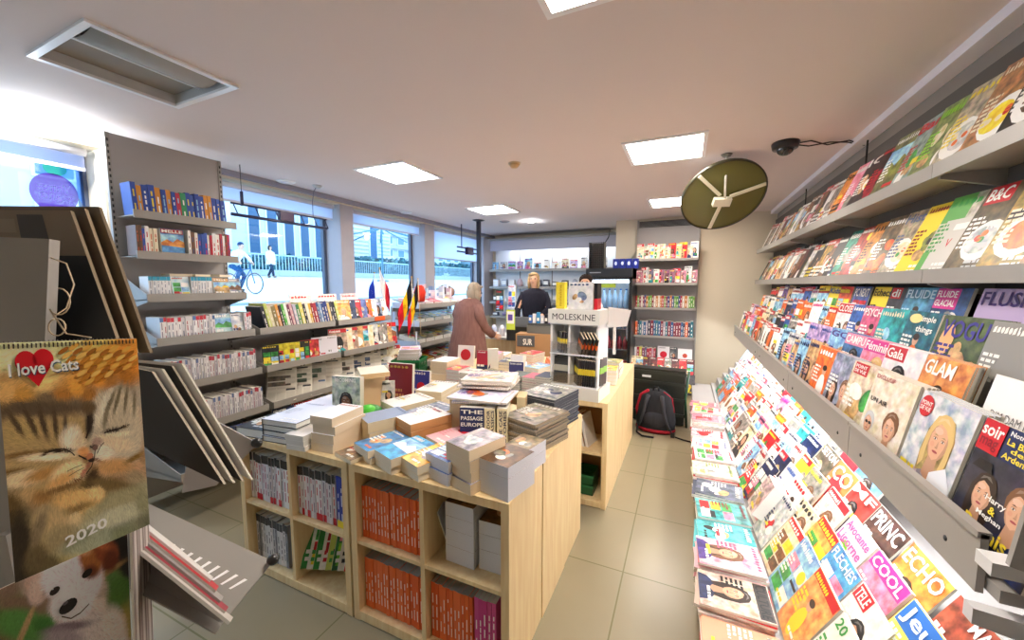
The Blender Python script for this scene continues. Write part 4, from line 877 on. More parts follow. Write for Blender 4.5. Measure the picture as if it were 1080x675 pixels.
spines(*L1, yb, .419, mk_white, 0, 'book', 'book', 'white books in the front left bookcase', 'from left in the top left cubby', 31, maxn=14)
spines(L2[0], L2[1] - .08, yb, .419, mk_white, 0, 'book', 'book', 'white books in the front left bookcase', 'from left in the second top cubby', 32)
spines(L2[1] - .078, L2[1], yb, .419, mk_bl, 0, 'book', 'book', 'blue books in the front left bookcase', 'from left, beside white books in second top cubby', 33)
spines(*L1, yb + .01, .051, mk_grey, 0, 'book', 'book', 'grey books in the front left bookcase', 'from left in the bottom left cubby', 34, maxn=13)
spines(*M1, yb, .419, mk_or, 0, 'paperback_book', 'book', 'orange paperbacks in the right front bookcase', 'from left in upper orange cubby', 35)
spines(*M1, yb, .051, mk_or, 0, 'paperback_book', 'book', 'orange paperbacks in the right front bookcase', 'from left in lower orange cubby', 36)
spines(M2[0], M2[0] + .22, yb, .051, mk_or, 0, 'paperback_book', 'book', 'orange paperbacks in the right front bookcase', 'from left in the bottom right cubby', 37)
spines(M2[0] + .225, M2[1] - .02, yb, .051, mk_pink, 0, 'paperback_book', 'book', 'magenta paperbacks in the right front bookcase', 'from left, beside orange ones at bottom right', 38)
# leaning green magazines in cubby L2 bottom
rng = random.Random(4)
for k in range(8):
    sp = T(bg=['#2f8c3c', '#e8ece4', '#2f8c3c', '#f0f0e8', '#c8d870', '#2c7c3c', '#e8e4dc', '#d83c34'][k], tcol=['white', 'green', 'white', 'red', 'green', 'white', 'black', 'white'][k], title=None, style=['plain', 'blocks'][k % 2], acc='lime')
    mb = magazine(sp, .19, .27, .011, 60 + k, 1, 0)
    o = put(mb, 'magazine', (L2[0] + .06 + k * .033, yb + .06 + .012 * k, .052 + .03), 1.0, .35, .28)
    tag(o, f"{['dark green', 'white', 'dark green', 'white', 'yellow-green', 'deep green', 'white', 'red'][k]} magazine slumped in the bottom cubby of green ones, {ordn(k)} from left", 'magazine', 'slumped green and white magazines in the bottom cubby')
# white picture boxes in cubby M2 top
rng = random.Random(6)
for s in range(2):
    z = .419
    for k in range([4, 3][s]):
        t_ = [[.075, .075, .06, .065], [.09, .07, .06]][s][k]
        sp = T(bg='#7c5a34', tcol='cream', style='picture', acc=['tan', 'orange'][s], title=False, lines=False)
        mb = lying(sp, .145, .2, t_, 70 + k + s * 9, 1, page='#e4e4e6', cover='#dcdce0')
        mb.c = [lin('#e0e0e4') if (m_ == 'pages') else c_ for c_, m_ in zip(mb.c, mb.m)]
        o = lay(mb, 'thick_book', (M2[0] + .14 + s * .155, yb + .13 + .02 * s, z), .05 * (s - .5)); z += t_ + .001
        tag(o, f"thick white-edged book with brown cover, {ordn(k)} from bottom, {['left', 'right'][s]} stack in cubby", 'book', 'white-edged thick books in the right front bookcase')
mb = magazine(T(bg='#e4e4e4', tcol='grey', style='plain', title=False, lines=False), .16, .22, .004, 3, 0, 0)
tag(put(mb, 'booklet', (M2[0] + .06, yb + .13, .42), PI / 2 + .3, .3), 'thin pale booklet leaning beside the stacks of white-edged books', 'booklet')

# ---- things lying and standing on the first table. coordinates are the real place on the table top
ZT = BH + .001
def stack(x, y, w, l, n, t, sp, lb, rz=0, page='cream', hard=False, cover=None, group=None, seed=0, jit=.006, z0=ZT, name='book', lod=2, wobble=.02):
    rng = random.Random(seed + 900); z = z0; out = []
    for k in range(n):
        tt = t * rng.uniform(.92, 1.08); sq = sp if k == n - 1 else dict(bg=sp['bg'], tcol='white', style='plain', title=False, lines=False)
        mb = lying(sq, w, l, tt, seed + k, lod if k == n - 1 else 0, hard, page, cover)
        dx, dy, dr = (rng.uniform(-jit, jit), rng.uniform(-jit, jit), rng.uniform(-wobble, wobble)) if n > 1 else (0, 0, 0)
        o = lay(mb, name, (x + dx, y + dy, z), rz + dr); z += tt + .0006; out.append(o)
        cat = 'magazine' if name == 'magazine' else ('notebook' if name == 'notebook' else 'book')
        if n == 1: tag(o, lb, cat, group)
        elif k == n - 1: tag(o, 'top of stack: ' + ' '.join(lb.split()[:13]), cat, group)
        else: tag(o, f"{ordn(k)} from bottom in stack of {' '.join(lb.split()[:10])}", cat, group)
    return z
stack(-2.21, 1.42, .2, .27, 1, .05, T(bg='#24262c', tcol='white', style='picture', acc='silver', title=None), 'dark hardback with picture cover at the left front corner of table', .12, 'white', True, seed=1)
stack(-1.97, 1.45, .24, .31, 4, .030, T(bg='#d8dcec', tcol='#b0b4c8', style='plain', title=None, lines=True, lcol='#c0c4d4'), 'large white-covered hardbacks with black edges', .1, 'white', True, cover='#2a2c38', seed=5)
stack(-2.15, 1.78, .24, .3, 2, .035, T(bg='#dce0f0', tcol='#c0c4d8', style='plain', title=None, lines=False), 'pale books behind the dark hardback near the shelves', .05, 'white', False, seed=10)
stack(-1.81, 1.36, .12, .17, 3, .026, T(bg='#f2eeea', tcol='grey', style='plain', title=None, lines=False), 'small white paperbacks left of the cream stack', .1, '#e8e4dc', seed=15)
stack(-1.66, 1.43, .145, .22, 4, .046, T(bg='#f4f0ee', tcol='#c08878', style='plain', title=None, lines=False, bar=None), 'thick cream paperbacks with white cover', .08, '#ecd9bc', cover='#e0ccb0', seed=20)
# standing memoir with a portrait
mb = magazine(T(bg='#9fb0ac', tcol='white', title=['BECOMING'], th=.1, tx=(-.4, .35), style='portrait', px=.0, pz=.42, ps=.24, hair='black', skin='#7a5238', cloth='#e8e4e0', lines=False), .2, .27, .04, 3, 2, 0, '#8ca09c')
tag(put(mb, 'hardback_book', (-1.93, 1.72, ZT), .2, .05), 'grey-green hardback standing up with portrait of a woman with dark curly hair', 'book')
# cream block stand with a splayed book on top
mb = lying(T(bg='#d8b890', tcol='white', style='plain', title=False, lines=False), .16, .24, .09, 2, 0, page='#e4cfa8', cover='#dcc49c')
o = put(mb, 'thick_book', (-1.89, 1.93, ZT), PI / 2 - .3); tag(o, 'thick cream book standing on end behind the portrait book', 'book')
mb = lying(T(bg='#ecd9b8', tcol='tan', style='plain', title=None, lines=False), .18, .25, .03, 3, 1, page='#ecc898', cover='#ecd8b4')
o = lay(mb, 'paperback_book', (-1.92, 1.95, ZT + .243), .9); tag(o, 'cream paperback laid flat across the top of standing thick book', 'book')
mb = magazine(T(bg='#7c1c2c', tcol='gold', style='plain', title=None, lcol='#c08850'), .2, .28, .03, 4, 1, 0, '#6c1824')
tag(put(mb, 'hardback_book', (-1.86, 2.14, ZT), .1, .08), 'dark red hardback standing behind the cream books', 'book')
mb = magazine(T(bg='#d8d8d8', tcol='black', style='portrait', title=None, hair='black', cloth='black'), .1, .19, .02, 5, 1, 0, '#444444')
tag(put(mb, 'paperback_book', (-1.84, 1.99, ZT), .6, .08), 'small black and white paperback standing in front of dark red hardback', 'book')
mb = magazine(T(bg='#3c4494', tcol='white', style='plain', badge='red', bpos=(0, .4, .25), title=None), .14, .2, .025, 6, 1, 0, 'navy')
tag(put(mb, 'paperback_book', (-1.80, 2.30, ZT), .1, .12), 'blue paperback with a red flower emblem, standing right of the dark red book', 'book')
mb = MB(); mb.ball((0, 0, .055), (.08, .065, .05), 'green', 'plastic'); mb.ball((0, -.02, .075), (.06, .045, .034), '#58d040', 'plastic'); mb.loft([(0, 0, 0, .05, .04), (0, 0, .03, .06, .05)], 16, 'black', 'plastic')
tag(mb.obj('plush_toy', None, (-1.76, 1.76, ZT)), 'bright green and black rounded trinket between the standing book and stacks', 'toy')
stack(-1.52, 1.62, .17, .24, 2, .06, T(bg='#8c98b0', tcol='#606c88', style='plain', title=None, lines=False), 'thick paperbacks with blue-grey cover', -.45, '#ecdcb8', cover='#ece0c0', seed=30)
stack(-1.62, 1.94, .2, .28, 3, .034, T(bg='#eeeae4', tcol='#b8b0a8', style='plain', title=None), 'wide white-covered books in front of the dark red hardback', -.35, '#ecdcb8', seed=35)
stack(-1.38, 1.88, .19, .27, 5, .018, T(bg='#8890a4', tcol='white', style='picture', acc='grey', title=None), 'thin grey-covered books', -.3, '#d8c8a8', seed=40)
stack(-1.46, 1.40, .15, .22, 1, .022, T(bg='#8c7860', tcol='red', style='picture', acc='tan', title=None), 'brown-covered paperback lying left of the blue one', -.25, '#ead8b8', seed=46)
stack(-1.36, 1.44, .15, .23, 2, .034, T(bg='#2f7cb8', tcol='white', style='picture', acc='orange', title=None), 'blue paperbacks with small orange picture', -.32, '#ecdcc0', cover='#e8dcc4', seed=50)
stack(-1.20, 1.41, .155, .235, 2, .037, T(bg='#2c94c8', tcol='white', style='landscape', acc='white', title=None, lines=False), 'bright sky-blue paperbacks', -.34, '#ecdcc0', cover='#ecdcc4', seed=55)
stack(-1.30, 1.68, .17, .25, 3, .042, T(bg='#f2ece4', tcol='crimson', style='plain', title=None, lcol='#d8ccc0'), 'white-covered orange-edged books', -.4, '#dca068', cover='#e8c090', seed=60)
stack(-1.05, 1.40, .15, .22, 2, .036, T(bg='#ecc050', tcol='white', style='picture', acc='white', title=None), 'yellow and white paperbacks at the front edge', -.35, '#ece0c8', seed=65)
stack(-1.08, 1.63, .15, .22, 2, .034, T(bg='#e8b4b8', tcol='red', style='plain', title=None, lcol='#e89098', fn=lambda mb, P, w, h: ell(mb, P, .1 * w, .8 * h, .3 * w, .1 * h, 'red', 3)), 'pink and red paperbacks', -.4, '#ece0c8', seed=70)
stack(-.93, 1.42, .15, .22, 4, .026, T(bg='#5c78b4', tcol='white', style='blocks', acc='sky', title=['FRANCE']), 'blue paperbacks with white-edged pages', -.25, '#e4e4ea', cover='#d8dae4', seed=75)
# centre island: upright books with flat magazines laid over them
mk = [('#d9bd8e', .06, 'cream'), ('#e0c9a0', .05, 'cream'), ('#cfc4b0', .04, 'pale')]
for k in range(3):
    mb = lying(T(bg=mk[k][0], tcol='white', style='plain', title=False, lines=False), .15, .208, mk[k][1], 80 + k, 0, page='#e2cda4', cover=mk[k][0])
    tag(put(mb, 'thick_book', (-1.2 + .055 * k + .02 * (k == 2), 1.84, ZT), -PI / 2 + .25), f"thick cream-paged book standing in the centre cluster, {ordn(k)} from left", 'book', 'cream books standing in the centre cluster')
mb = magazine(T(bg='#1a2c60', tcol='white', title=['THE', 'PASSAGE', 'EUROPE'], th=.5, tx=(-.45, .45), style='plain', badge=None, lines=False, fn=lambda mb, P, w, h: poly(mb, P, [((.17 if i % 2 else .4) * .5 * .13 * math.cos(PI / 2 + i * PI / 5) , .26 * h + (.17 if i % 2 else .4) * .5 * .13 * math.sin(PI / 2 + i * PI / 5)) for i in range(10)], 'yellow', 4)), .13, .205, .035, 7, 2, 0, 'navy')
tag(put(mb, 'paperback_book', (-1.0, 1.70, ZT), .32, .0), 'navy paperback standing with white title and yellow star', 'book')
for k in range(2):
    t_ = .055
    mb = spinebook('#e6dcb8', t_, .15, .205, 88 + k, 'black', lod=0); P = lambda x, z, kk: (x, -LYR * kk, z)
    for q, s_ in enumerate([['THE DOOR', 'CLASSICS'], ['THE CASE', 'STORIES']][k]): text(mb, P, s_, .03 - .10 * 1 + 0, .03 + .04, .1, .1 + .018, '#2c3468', 3, rot=0) if False else text(mb, lambda x, z, kk, q=q: (-(z) + (q * .022 - .008), -LYR * kk, x + .11), s_, -.085, .085, -.008, .008, '#2c3050', 3)
    tag(put(mb, 'thick_book', (-.91 + .062 * k, 1.73 + .02 * k, ZT), .32), ['cream book spine with dark vertical lettering right of the navy paperback', 'cream lettered book spine, second right of the navy paperback'][k], 'book')
mb = lying(T(bg='#d8b888', tcol='white', style='plain', title=False, lines=False), .13, .208, .05, 90, 0, page='#e2cda4', cover='#d8b888')
tag(put(mb, 'thick_book', (-.875, 2.02, ZT), -PI / 2 + .3), 'thick tan book standing at the right end of centre cluster', 'book')
stack(-1.02, 1.86, .3, .25, 3, .010, T(bg='#dcd8ec', tcol='purple', style='picture', acc='orange', title=None), 'wide pale magazines laid over the centre cluster', .2, '#e8e0d0', seed=92, z0=ZT + .210, name='magazine', jit=.02, wobble=.12)
stack(-1.06, 2.02, .3, .25, 5, .010, T(bg='#dcccc4', tcol='purple', style='picture', acc='tan', title=None), 'wide pinkish magazines at the back of the centre cluster', .25, '#e8e0d0', seed=96, z0=ZT + .210 + .035, name='magazine', jit=.02, wobble=.1)
mb = lying(T(bg='#d0ac78', tcol='white', style='plain', title=False, lines=False), .13, .243, .1, 91, 0, page='#e2cda4', cover='#d8b888')
tag(put(mb, 'thick_book', (-1.1, 2.02, ZT), -PI / 2 + .2), 'thick cream book propping up the rear magazines of centre cluster', 'book')
stack(-.80, 1.40, .15, .21, 4, .045, T(bg='#98909c', tcol='#c8c0cc', style='picture', acc='silver', title=False, lines=False), 'thick beige paperbacks with grey cover at front edge', -.3, '#ecd4b0', cover='#e8d0ac', seed=100)
# photo-covered white boxes at the corner
z = ZT
for k, t_ in enumerate((.095, .045)):
    mb = lying(T(bg='#5c4028', tcol='cream', style='picture', acc='orange', title=False, lines=False), .15, .185, t_, 110 + k, 1, page='#dcdce2', cover='#dcdce2')
    tag(lay(mb, 'thick_book', (-.655, 1.40, z), -.22), ['white-edged block of a book at the front right corner, lower one', 'white-edged book with golden picture cover at the front right corner, on top'][k], 'book'); z += t_ + .001
z = ZT
for k, t_ in enumerate((.06, .05)):
    mb = lying(T(bg='#8c7c68', tcol='cream', style='picture', acc='tan', title=False, lines=False), .13, .17, t_, 113 + k, 1, page='#dcdce2', cover='#dcdce2')
    tag(lay(mb, 'thick_book', (-.665, 1.615, z), -.2), ['lower white-edged book just behind the front right corner', 'upper white-edged book just behind the front right corner'][k], 'book'); z += t_ + .001
stack(-.72, 1.90, .23, .3, 11, .014, T(bg='#8c8478', tcol='white', style='picture', acc='black', title=None), 'dark glossy magazines', -.28, '#9c8c74', cover='#40362c', seed=120, name='magazine', jit=.008)
stack(-.75, 2.22, .25, .3, 13, .014, T(bg='#9a9a98', tcol='white', style='picture', acc='navy', title=None), 'black-edged magazines at the far right of the front table', -.22, '#50545c', cover='#2c3038', seed=140, name='magazine', jit=.006)
stack(-1.6, 2.25, .2, .28, 4, .03, T(bg='#e8e0d8', tcol='grey', style='plain', title=None), 'pale books at the far side of the front table', .1, seed=160)
stack(-1.3, 2.28, .2, .28, 3, .03, T(bg='#c8ccd8', tcol='navy', style='picture', title=None), 'grey-blue books at the far middle of front table', -.1, seed=165)

# ================================================================== SECOND TABLE
Z2 = ZT; rng = random.Random(8)
stack(-1.98, 2.90, .17, .24, 3, .055, T(bg='#f2eee6', tcol='tan', style='plain', title=False, lines=False), 'thick cream books at the left corner of second table', .05, '#ecdcbc', cover='#ecdcbc', seed=200)
mb = magazine(T(bg='#ece4e4', tcol='red', style='plain', badge='red', bpos=(0, .55, .32), title=False, lines=False), .17, .2, .03, 7, 1, 0, 'white'); tag(put(mb, 'paperback_book', (-1.93, 3.16, Z2 + .06), .1, .15), 'white book with big red round emblem standing behind the cream stack', 'book')
mb = magazine(T(bg='#b02840', tcol='white', style='plain', title=None, fn=lambda mb, P, w, h: rect(mb, P, -.5 * w, .5 * w, 0, .3 * h, 'navy', 3)), .14, .19, .03, 8, 1, 0, 'maroon'); tag(put(mb, 'paperback_book', (-1.71, 3.12, Z2 + .04), .1, .15), 'red and navy book standing behind the small white stack', 'book')
stack(-1.80, 2.84, .13, .2, 4, .03, T(bg='#c84050', tcol='white', style='picture', title=None), 'small books with red cover on second table', 0, '#e4e0d8', seed=205)
stack(-1.67, 2.83, .12, .19, 4, .026, T(bg='#d8d4cc', tcol='red', style='plain', title=None), 'small grey-white books beside the red-covered ones', 0, '#e4e0d8', seed=210)
stack(-1.50, 2.86, .22, .22, 3, .034, T(bg='#4c504c', tcol='#d8c890', style='picture', acc='grey', title=None), 'dark grey hardbacks with gold edge', -.35, '#e4d8b8', True, cover='#3c4040', seed=215)
mb = magazine(T(bg='#e8e4dc', tcol='tan', style='plain', title=False, lines=False), .1, .25, .05, 9, 0, 0, 'cream'); tag(put(mb, 'thick_book', (-1.62, 3.15, Z2), .5, .0), 'tall cream book standing on end on the second table', 'book')
mb = magazine(T(bg='#eceaf0', tcol='tan', style='plain', title=False, lines=False), .14, .2, .05, 10, 0, 0, 'cream'); tag(put(mb, 'thick_book', (-1.42, 3.2, Z2), -.2, .2), 'white book standing behind the dark grey hardbacks', 'book')
mb = magazine(T(bg='#4c4c84', tcol='white', style='plain', title=None), .13, .19, .03, 11, 1, 0, 'navy'); tag(put(mb, 'paperback_book', (-1.30, 2.95, Z2), .1, .1), 'indigo paperback standing beside the dark grey hardbacks', 'book')
k = 0
for (x, y, rz) in [(-1.45, 3.35, .4), (-1.2, 3.25, -.3), (-1.0, 3.4, .2), (-1.6, 3.5, .1), (-1.15, 3.6, .5), (-1.8, 3.5, .2), (-1.85, 3.8, .1), (-1.5, 3.85, -.2), (-1.2, 3.9, .2), (-.95, 3.85, -.1)]:
    cn = ['white', 'pale blue', 'cream', 'navy', 'orange', 'pink', 'white', 'red', 'silver', 'blue'][k]; cc = dict(zip(['pale blue'], ['sky'])).get(cn, cn)
    stack(x, y, .17, .24, 3 + k % 3, .028, T(bg=cc, tcol='red' if cc in ('white', 'cream', 'sky', 'silver') else 'white', style='picture', title=None), f"{cn} books, rear of second table, heap {ordn(k)}", rz, '#e4dccc', seed=220 + 6 * k); k += 1
for k, (x, n_, top) in enumerate([(-1.22, 7, '#5c6458'), (-1.09, 7, '#c86070'), (-.97, 8, '#3c4458')]):
    stack(x, 2.83 + .0 * k, .12, .19, n_, .017, T(bg=top, tcol='grey', style='plain', title=False, lines=False), ['dark green-grey notebooks', 'dark notebooks with pink cover', 'navy notebooks with white edges'][k] + ' left of the notebook display', -.08, '#d8d4c8', cover=['#3c443c', '#34343c', '#202430'][k], seed=300 + 10 * k, name='notebook')
# notebook display tower with lettered header
t_ = empty('notebook_display', (-.73, 2.86, Z2), -.1, 'white and clear notebook display tower with black lettering on its header', 'display stand')
MB().box(-.2, .2, -.13, .16, 0, .09, '#e8e4d8', 'plastic').obj('base_block', t_)
for x in (-.19, -.045, .17): MB().box(x, x + .014, -.11, .12, .09, .56, '#f0f0f0', 'plastic').obj('upright', t_)
for z in (.09, .325, .55): MB().box(-.19, .184, -.12, .13, z, z + .01, '#e8eaec', 'plastic').obj('tray', t_)
MB().box(-.192, .184, .125, .132, .1, .56, '#e4e4e6', 'plastic').obj('back_sheet', t_)
for z in (.1, .335): MB().box(-.185, .18, -.118, -.114, z, z + .085, 'white', 'acrylic').obj('clear_front', t_)
hd = MB().box(-.20, .195, -.135, .135, .56, .665, '#eceae4', 'plastic'); text(hd, lambda x, z, k: (x, -.135 - LYR * k, z), 'MOLESKINE', -.165, .165, .59, .635, 'black', 2, bold=0); hd.obj('header', t_)
t_.location.z = Z2
M0 = Matrix.Translation((-.73, 2.86, Z2)) @ Matrix.Rotation(-.1, 4, 'Z')
def onstand(mb, name, x, y, z, lean=.15, rz=0, roll=0):
    o = mb.obj(name); o.matrix_world = M0 @ Matrix.Translation((x, y, z)) @ Matrix.Rotation(rz, 4, 'Z') @ Matrix.Rotation(-lean, 4, 'X') @ Matrix.Rotation(roll, 4, 'Y'); return o
def notebook(colr, band, t=.012, w=.1, h=.18):
    mb = MB().box(-w / 2, w / 2, 0, t, 0, h, colr, 'plastic', mats=[None, 'pages', None, None, None, None], cols=[None, 'cream', None, None, None, None])
    if band: mb.box(-w / 2 - .0005, w / 2 + .0005, -.0008, t + .0005, h * .45, h * .68, band, 'print')
    return mb
for k in range(2): tag(onstand(notebook('#3c3e40', '#b8b4a4', .03, .12, .2), 'notebook', -.115, -.085 + .045 * k, .101, .12), ['dark grey notebook with beige band at lower left of the display', 'dark grey notebook just behind the lower left front one'][k], 'notebook')
for k in range(8): tag(onstand(notebook('black', 'yellow', .009, .1, .2), 'notebook', .005 + .0165 * k, -.075, .101, .0, -.9, .1), f"black notebook with yellow band, {ordn(k)} from left in the lower tray", 'notebook', 'black notebooks with yellow bands in the lower tray')
for k in range(3): tag(onstand(notebook('black', 'yellow', .010, .08, .16), 'notebook', -.135 + .02 * k, -.075, .336, .0, -.8, .05), f"black notebook with yellow band, {ordn(k)} from left in the upper tray", 'notebook', 'black notebooks with yellow bands in the upper tray')
for k in range(5): tag(onstand(notebook('black', 'orange' if k % 2 == 0 else '#d85020', .010, .1, .16), 'notebook', .02 + .026 * k, -.07, .336, .0, -.9, .45), f"black notebook with orange band, {ordn(k)} from left in the upper tray", 'notebook', 'black notebooks with orange bands in the upper tray')
for k in range(2): tag(onstand(notebook('black', 'lime', .012, .09, .2), 'notebook', .19 + .0 * k, -.03 + .07 * k, .101, .0, PI / 2, .1), ['black notebook with green band at the near right edge of display', 'black notebook with green band at the far right edge of display'][k], 'notebook')
mb = MB().box(-.035, .035, 0, .05, 0, .2, 'yellow', 'print'); text(mb, lambda x, z, k: (-z, -LYR * k, x + .1), 'moleskine', -.08, .08, -.012, .012, '#c8a020', 2); tag(onstand(mb, 'carton', -.135, -.06, .666, 0), 'tall yellow carton standing on top of the notebook display', 'box')
mb = magazine(T(bg='#e8e6e6', tcol='#48587c', title=['FASHION'] if False else None, th=.1, style='picture', acc='#8090b0', badge=None, lines=False), .19, .2, .03, 4, 2, 0, 'white'); tag(onstand(mb, 'boxed_set', .03, -.07, .666, .02), 'white boxed picture set standing on top of notebook display', 'box')
mb = MB().box(-.012, .012, 0, .09, 0, .19, 'black', 'print').box(-.0122, .0122, -.0005, .09, 0, .08, 'red', 'print'); tag(onstand(mb, 'carton', .142, -.06, .666, 0), 'narrow black and red carton beside the white boxed set', 'box')
mb = MB(); mb.hexa([(-.08, 0, 0), (.08, .0, .02), (.08, .004, .02), (-.08, .004, 0), (-.06, 0, .16), (.11, 0, .14), (.11, .004, .14), (-.06, .004, .16)], '#f4f2f2', 'matte'); mb.box(-.02, .0, .003, .01, -.2, .02, '#e8e4e0', 'plastic'); tag(onstand(mb, 'paper_sign', .25, .1, .52, .0), 'blank white paper card tilted at the right of the display', 'card')
# yellow / red books to the right
stack(-.60, 3.36, .16, .22, 4, .03, T(bg='#e4c83c', tcol='red', style='picture', acc='olive', title=None), 'yellow-spined books right of the display', .1, '#e4e0d8', cover='#d89c34', seed=350)
stack(-.60, 3.62, .16, .22, 5, .026, T(bg='#a8a458', tcol='white', style='picture', acc='olive', title=None), 'red and white books at the aisle edge of second table', .0, '#e4e0d8', cover='#c83038', seed=356)
# cubby contents
X2 = SX0 + BW + .004
mb = MB().loft([(0, 0, 0, .035, .035), (0, 0, .15, .035, .035), (0, 0, .17, .018, .018), (0, 0, .2, .018, .018), (0, 0, .205, .026, .026), (0, 0, .23, .026, .026)], 16, '#c81c28', 'plastic')
tag(mb.obj('thermos_bottle', None, (X2 + .55, SY + .09, .419)), 'red bottle standing in the cubby below the notebook display', 'bottle')
o0 = None
for k in range(4):
    mb = magazine(T(bg=['#b03038', '#c8b48c', '#8c6c50', '#e0dcd4'][k], tcol='white', style='plain', title=None), .16, .24, .02, 30 + k, 0, 0); tag(put(mb, 'book', (X2 + .62 + .03 * k, SY + .16, .419), PI / 2 - .2, .25), f"{['red', 'tan', 'brown', 'white'][k]} book leaning in the cubby beside the red bottle", 'book')
for k, z in enumerate((.052, .13)):
    cr_ = MB(); 
    for a, b_, c_, d_ in [(-.14, .14, -.1, -.094), (-.14, .14, .094, .1), (-.14, -.134, -.1, .1), (.134, .14, -.1, .1)]: cr_.box(a, b_, c_, d_, 0, .075, '#1f5c34', 'plastic')
    cr_.box(-.14, .14, -.1, .1, 0, .006, '#1f5c34', 'plastic'); cr_.box(-.145, .145, -.105, -.1, .06, .076, '#2a7444', 'plastic')
    tag(cr_.obj('plastic_tray', None, (X2 + .6, SY + .16, z)), ['lower dark green plastic tray in the bottom aisle-side cubby', 'upper dark green plastic tray in the bottom aisle-side cubby'][k], 'tray')
stack(X2 + .2, SY + .2, .2, .24, 5, .03, T(bg='grey', tcol='white', style='plain', title=None), 'grey books inside the left cubby of second table', 0, z0=.42, seed=365, lod=0)
stack(SX0 + .2, SY + .2, .2, .24, 4, .03, T(bg='tan', tcol='white', style='plain', title=None), 'tan books inside the window-side cubby of second table', 0, z0=.42, seed=370, lod=0)

# green crates with magazines left of the second table
def crate(loc, rz, lb, w=.36, d=.34, h=.26):
    t_ = empty('plastic_crate', loc, rz, lb, 'crate', None); g_ = '#1c6c38'
    b = MB().box(-w / 2, w / 2, -d / 2, d / 2, 0, .008, g_, 'plastic')
    for s in (-1, 1):
        for z in (0, .11, .22):
            b.box(-w / 2, w / 2, s * d / 2 - .006 if s > 0 else -d / 2, s * d / 2 if s > 0 else -d / 2 + .006, z, z + (.045 if z else .06), g_, 'plastic'); b.box(s * w / 2 - .006 if s > 0 else -w / 2, s * w / 2 if s > 0 else -w / 2 + .006, -d / 2, d / 2, z, z + (.045 if z else .06), g_, 'plastic')
        for i in range(9):
            x = -w / 2 + i * (w - .012) / 8; b.box(x, x + .012, s * d / 2 - .005 if s > 0 else -d / 2, s * d / 2 if s > 0 else -d / 2 + .005, 0, h, g_, 'plastic')
            y = -d / 2 + i * (d - .012) / 8; b.box(s * w / 2 - .005 if s > 0 else -w / 2, s * w / 2 if s > 0 else -w / 2 + .005, y, y + .012, 0, h, g_, 'plastic')
    b.obj('basket', t_)
    MB().box(-w / 2 - .006, w / 2 + .006, -d / 2 - .006, -d / 2 + .004, h - .02, h, '#24804a', 'plastic').box(-w / 2 - .006, w / 2 + .006, d / 2 - .004, d / 2 + .006, h - .02, h, '#24804a', 'plastic').box(-w / 2 - .006, -w / 2 + .004, -d / 2, d / 2, h - .02, h, '#24804a', 'plastic').box(w / 2 - .004, w / 2 + .006, -d / 2, d / 2, h - .02, h, '#24804a', 'plastic').obj('rim', t_)
    MB().box(-.03, .03, -d / 2 - .008, -d / 2, .12, .18, '#2c8c54', 'plastic').obj('badge', t_)
    return t_
cx_, cy_ = -2.92, 3.55
for k in range(3): crate((cx_, cy_, .265 * k), .35, ['bottom green plastic crate of the stack by the newspaper shelves', 'middle green plastic crate of the stack by the newspaper shelves', 'top green plastic crate, magazines piled on it'][k], .32, .3)
for k in range(6):
    mb = lying(T(bg=['white', '#e8e4f0'][k % 2] if k < 5 else '#e4dcf0', tcol='magenta', style='blocks', title=None, acc='lilac'), .23, .28, .019, 400 + k, 1, page='#d8d4d0'); tag(lay(mb, 'magazine', (cx_ + .01 * (k % 2), cy_, .265 * 3 + .001 + k * .02), .5 + .03 * k), f"pale magazine, {ordn(k)} from the bottom, piled on the top green crate", 'magazine', 'pale magazines on the green crate')
crate((-.64, 4.46, 0), .1, 'green plastic crate on the floor between the second table and the backpack', .26, .3)
# ================================================================== LEFT WALL SHELVES
t_ = empty('wall_shelving', (0, 0, 0), 0, 'tall grey steel shelving by the window, travel guides on top and newspapers below', 'shelving')
PX = -3.62; YA, YM, YE = 1.33, 2.02, 3.62
MB().box(PX - .02, PX, YA, YM, 0.05, 2.68, '#96918e', 'steel_panel').obj('back_panel', t_); MB().box(PX - .02, PX, YM, YE, .05, 1.32, '#96918e', 'steel_panel').obj('back_panel', t_)
for y, h in ((YA - .01, 2.68), (YM - .01, 2.68), (2.82, 1.4), (YE - .01, 1.4)):
    u = MB().box(PX - .025, PX + .006, y, y + .025, 0, h, '#b8b6b4', 'steel').obj('upright', t_); q = MB(); z = .1
    while z < h - .05: q.box(PX + .0055, PX + .0068, y + .008, y + .017, z, z + .02, '#3c3c3c', 'matte'); z += .04
    tag(q.obj('slots', u), kind='stuff')
def shelf(y0, y1, z, d, slope=0, cheeks=True):
    x1 = PX + d; s_ = MB().hexa([(PX, y0, z - slope - .006), (x1, y0, z - .006), (x1, y1, z - .006), (PX, y1, z - slope - .006), (PX, y0, z - slope), (x1, y0, z), (x1, y1, z), (PX, y1, z - slope)], '#b0aeac', 'steel').obj('shelf', t_)
    MB().box(x1 - .004, x1 + .004, y0, y1, z - .02, z + .035, '#bcbab8', 'steel').obj('lip', s_)
    if cheeks:
        for y in (y0, y1 - .004): MB().hexa([(PX, y, z - .09), (x1, y, z - .02), (x1, y + .004, z - .02), (PX, y + .004, z - .09), (PX, y, z + .16), (x1, y, z + .03), (x1, y + .004, z + .03), (PX, y + .004, z + .16)], '#c4c2c0', 'steel').obj('cheek', s_)
shelf(YA + .02, YM - .02, 2.12, .22, 0, False); shelf(YA + .02, YM - .02, 1.845, .22, 0, False)
SH = [(1.55, .30), (1.25, .38), (.935, .44), (.63, .50), (.33, .54)]
for i, (z, d) in enumerate(SH): shelf(YA + .02, YM - .02, z, d, .02, True)
for i, (z, d) in enumerate(SH[1:]):
    shelf(YM + .02, 2.80, z, d, .02); shelf(2.84, YE - .02, z, d, .02)
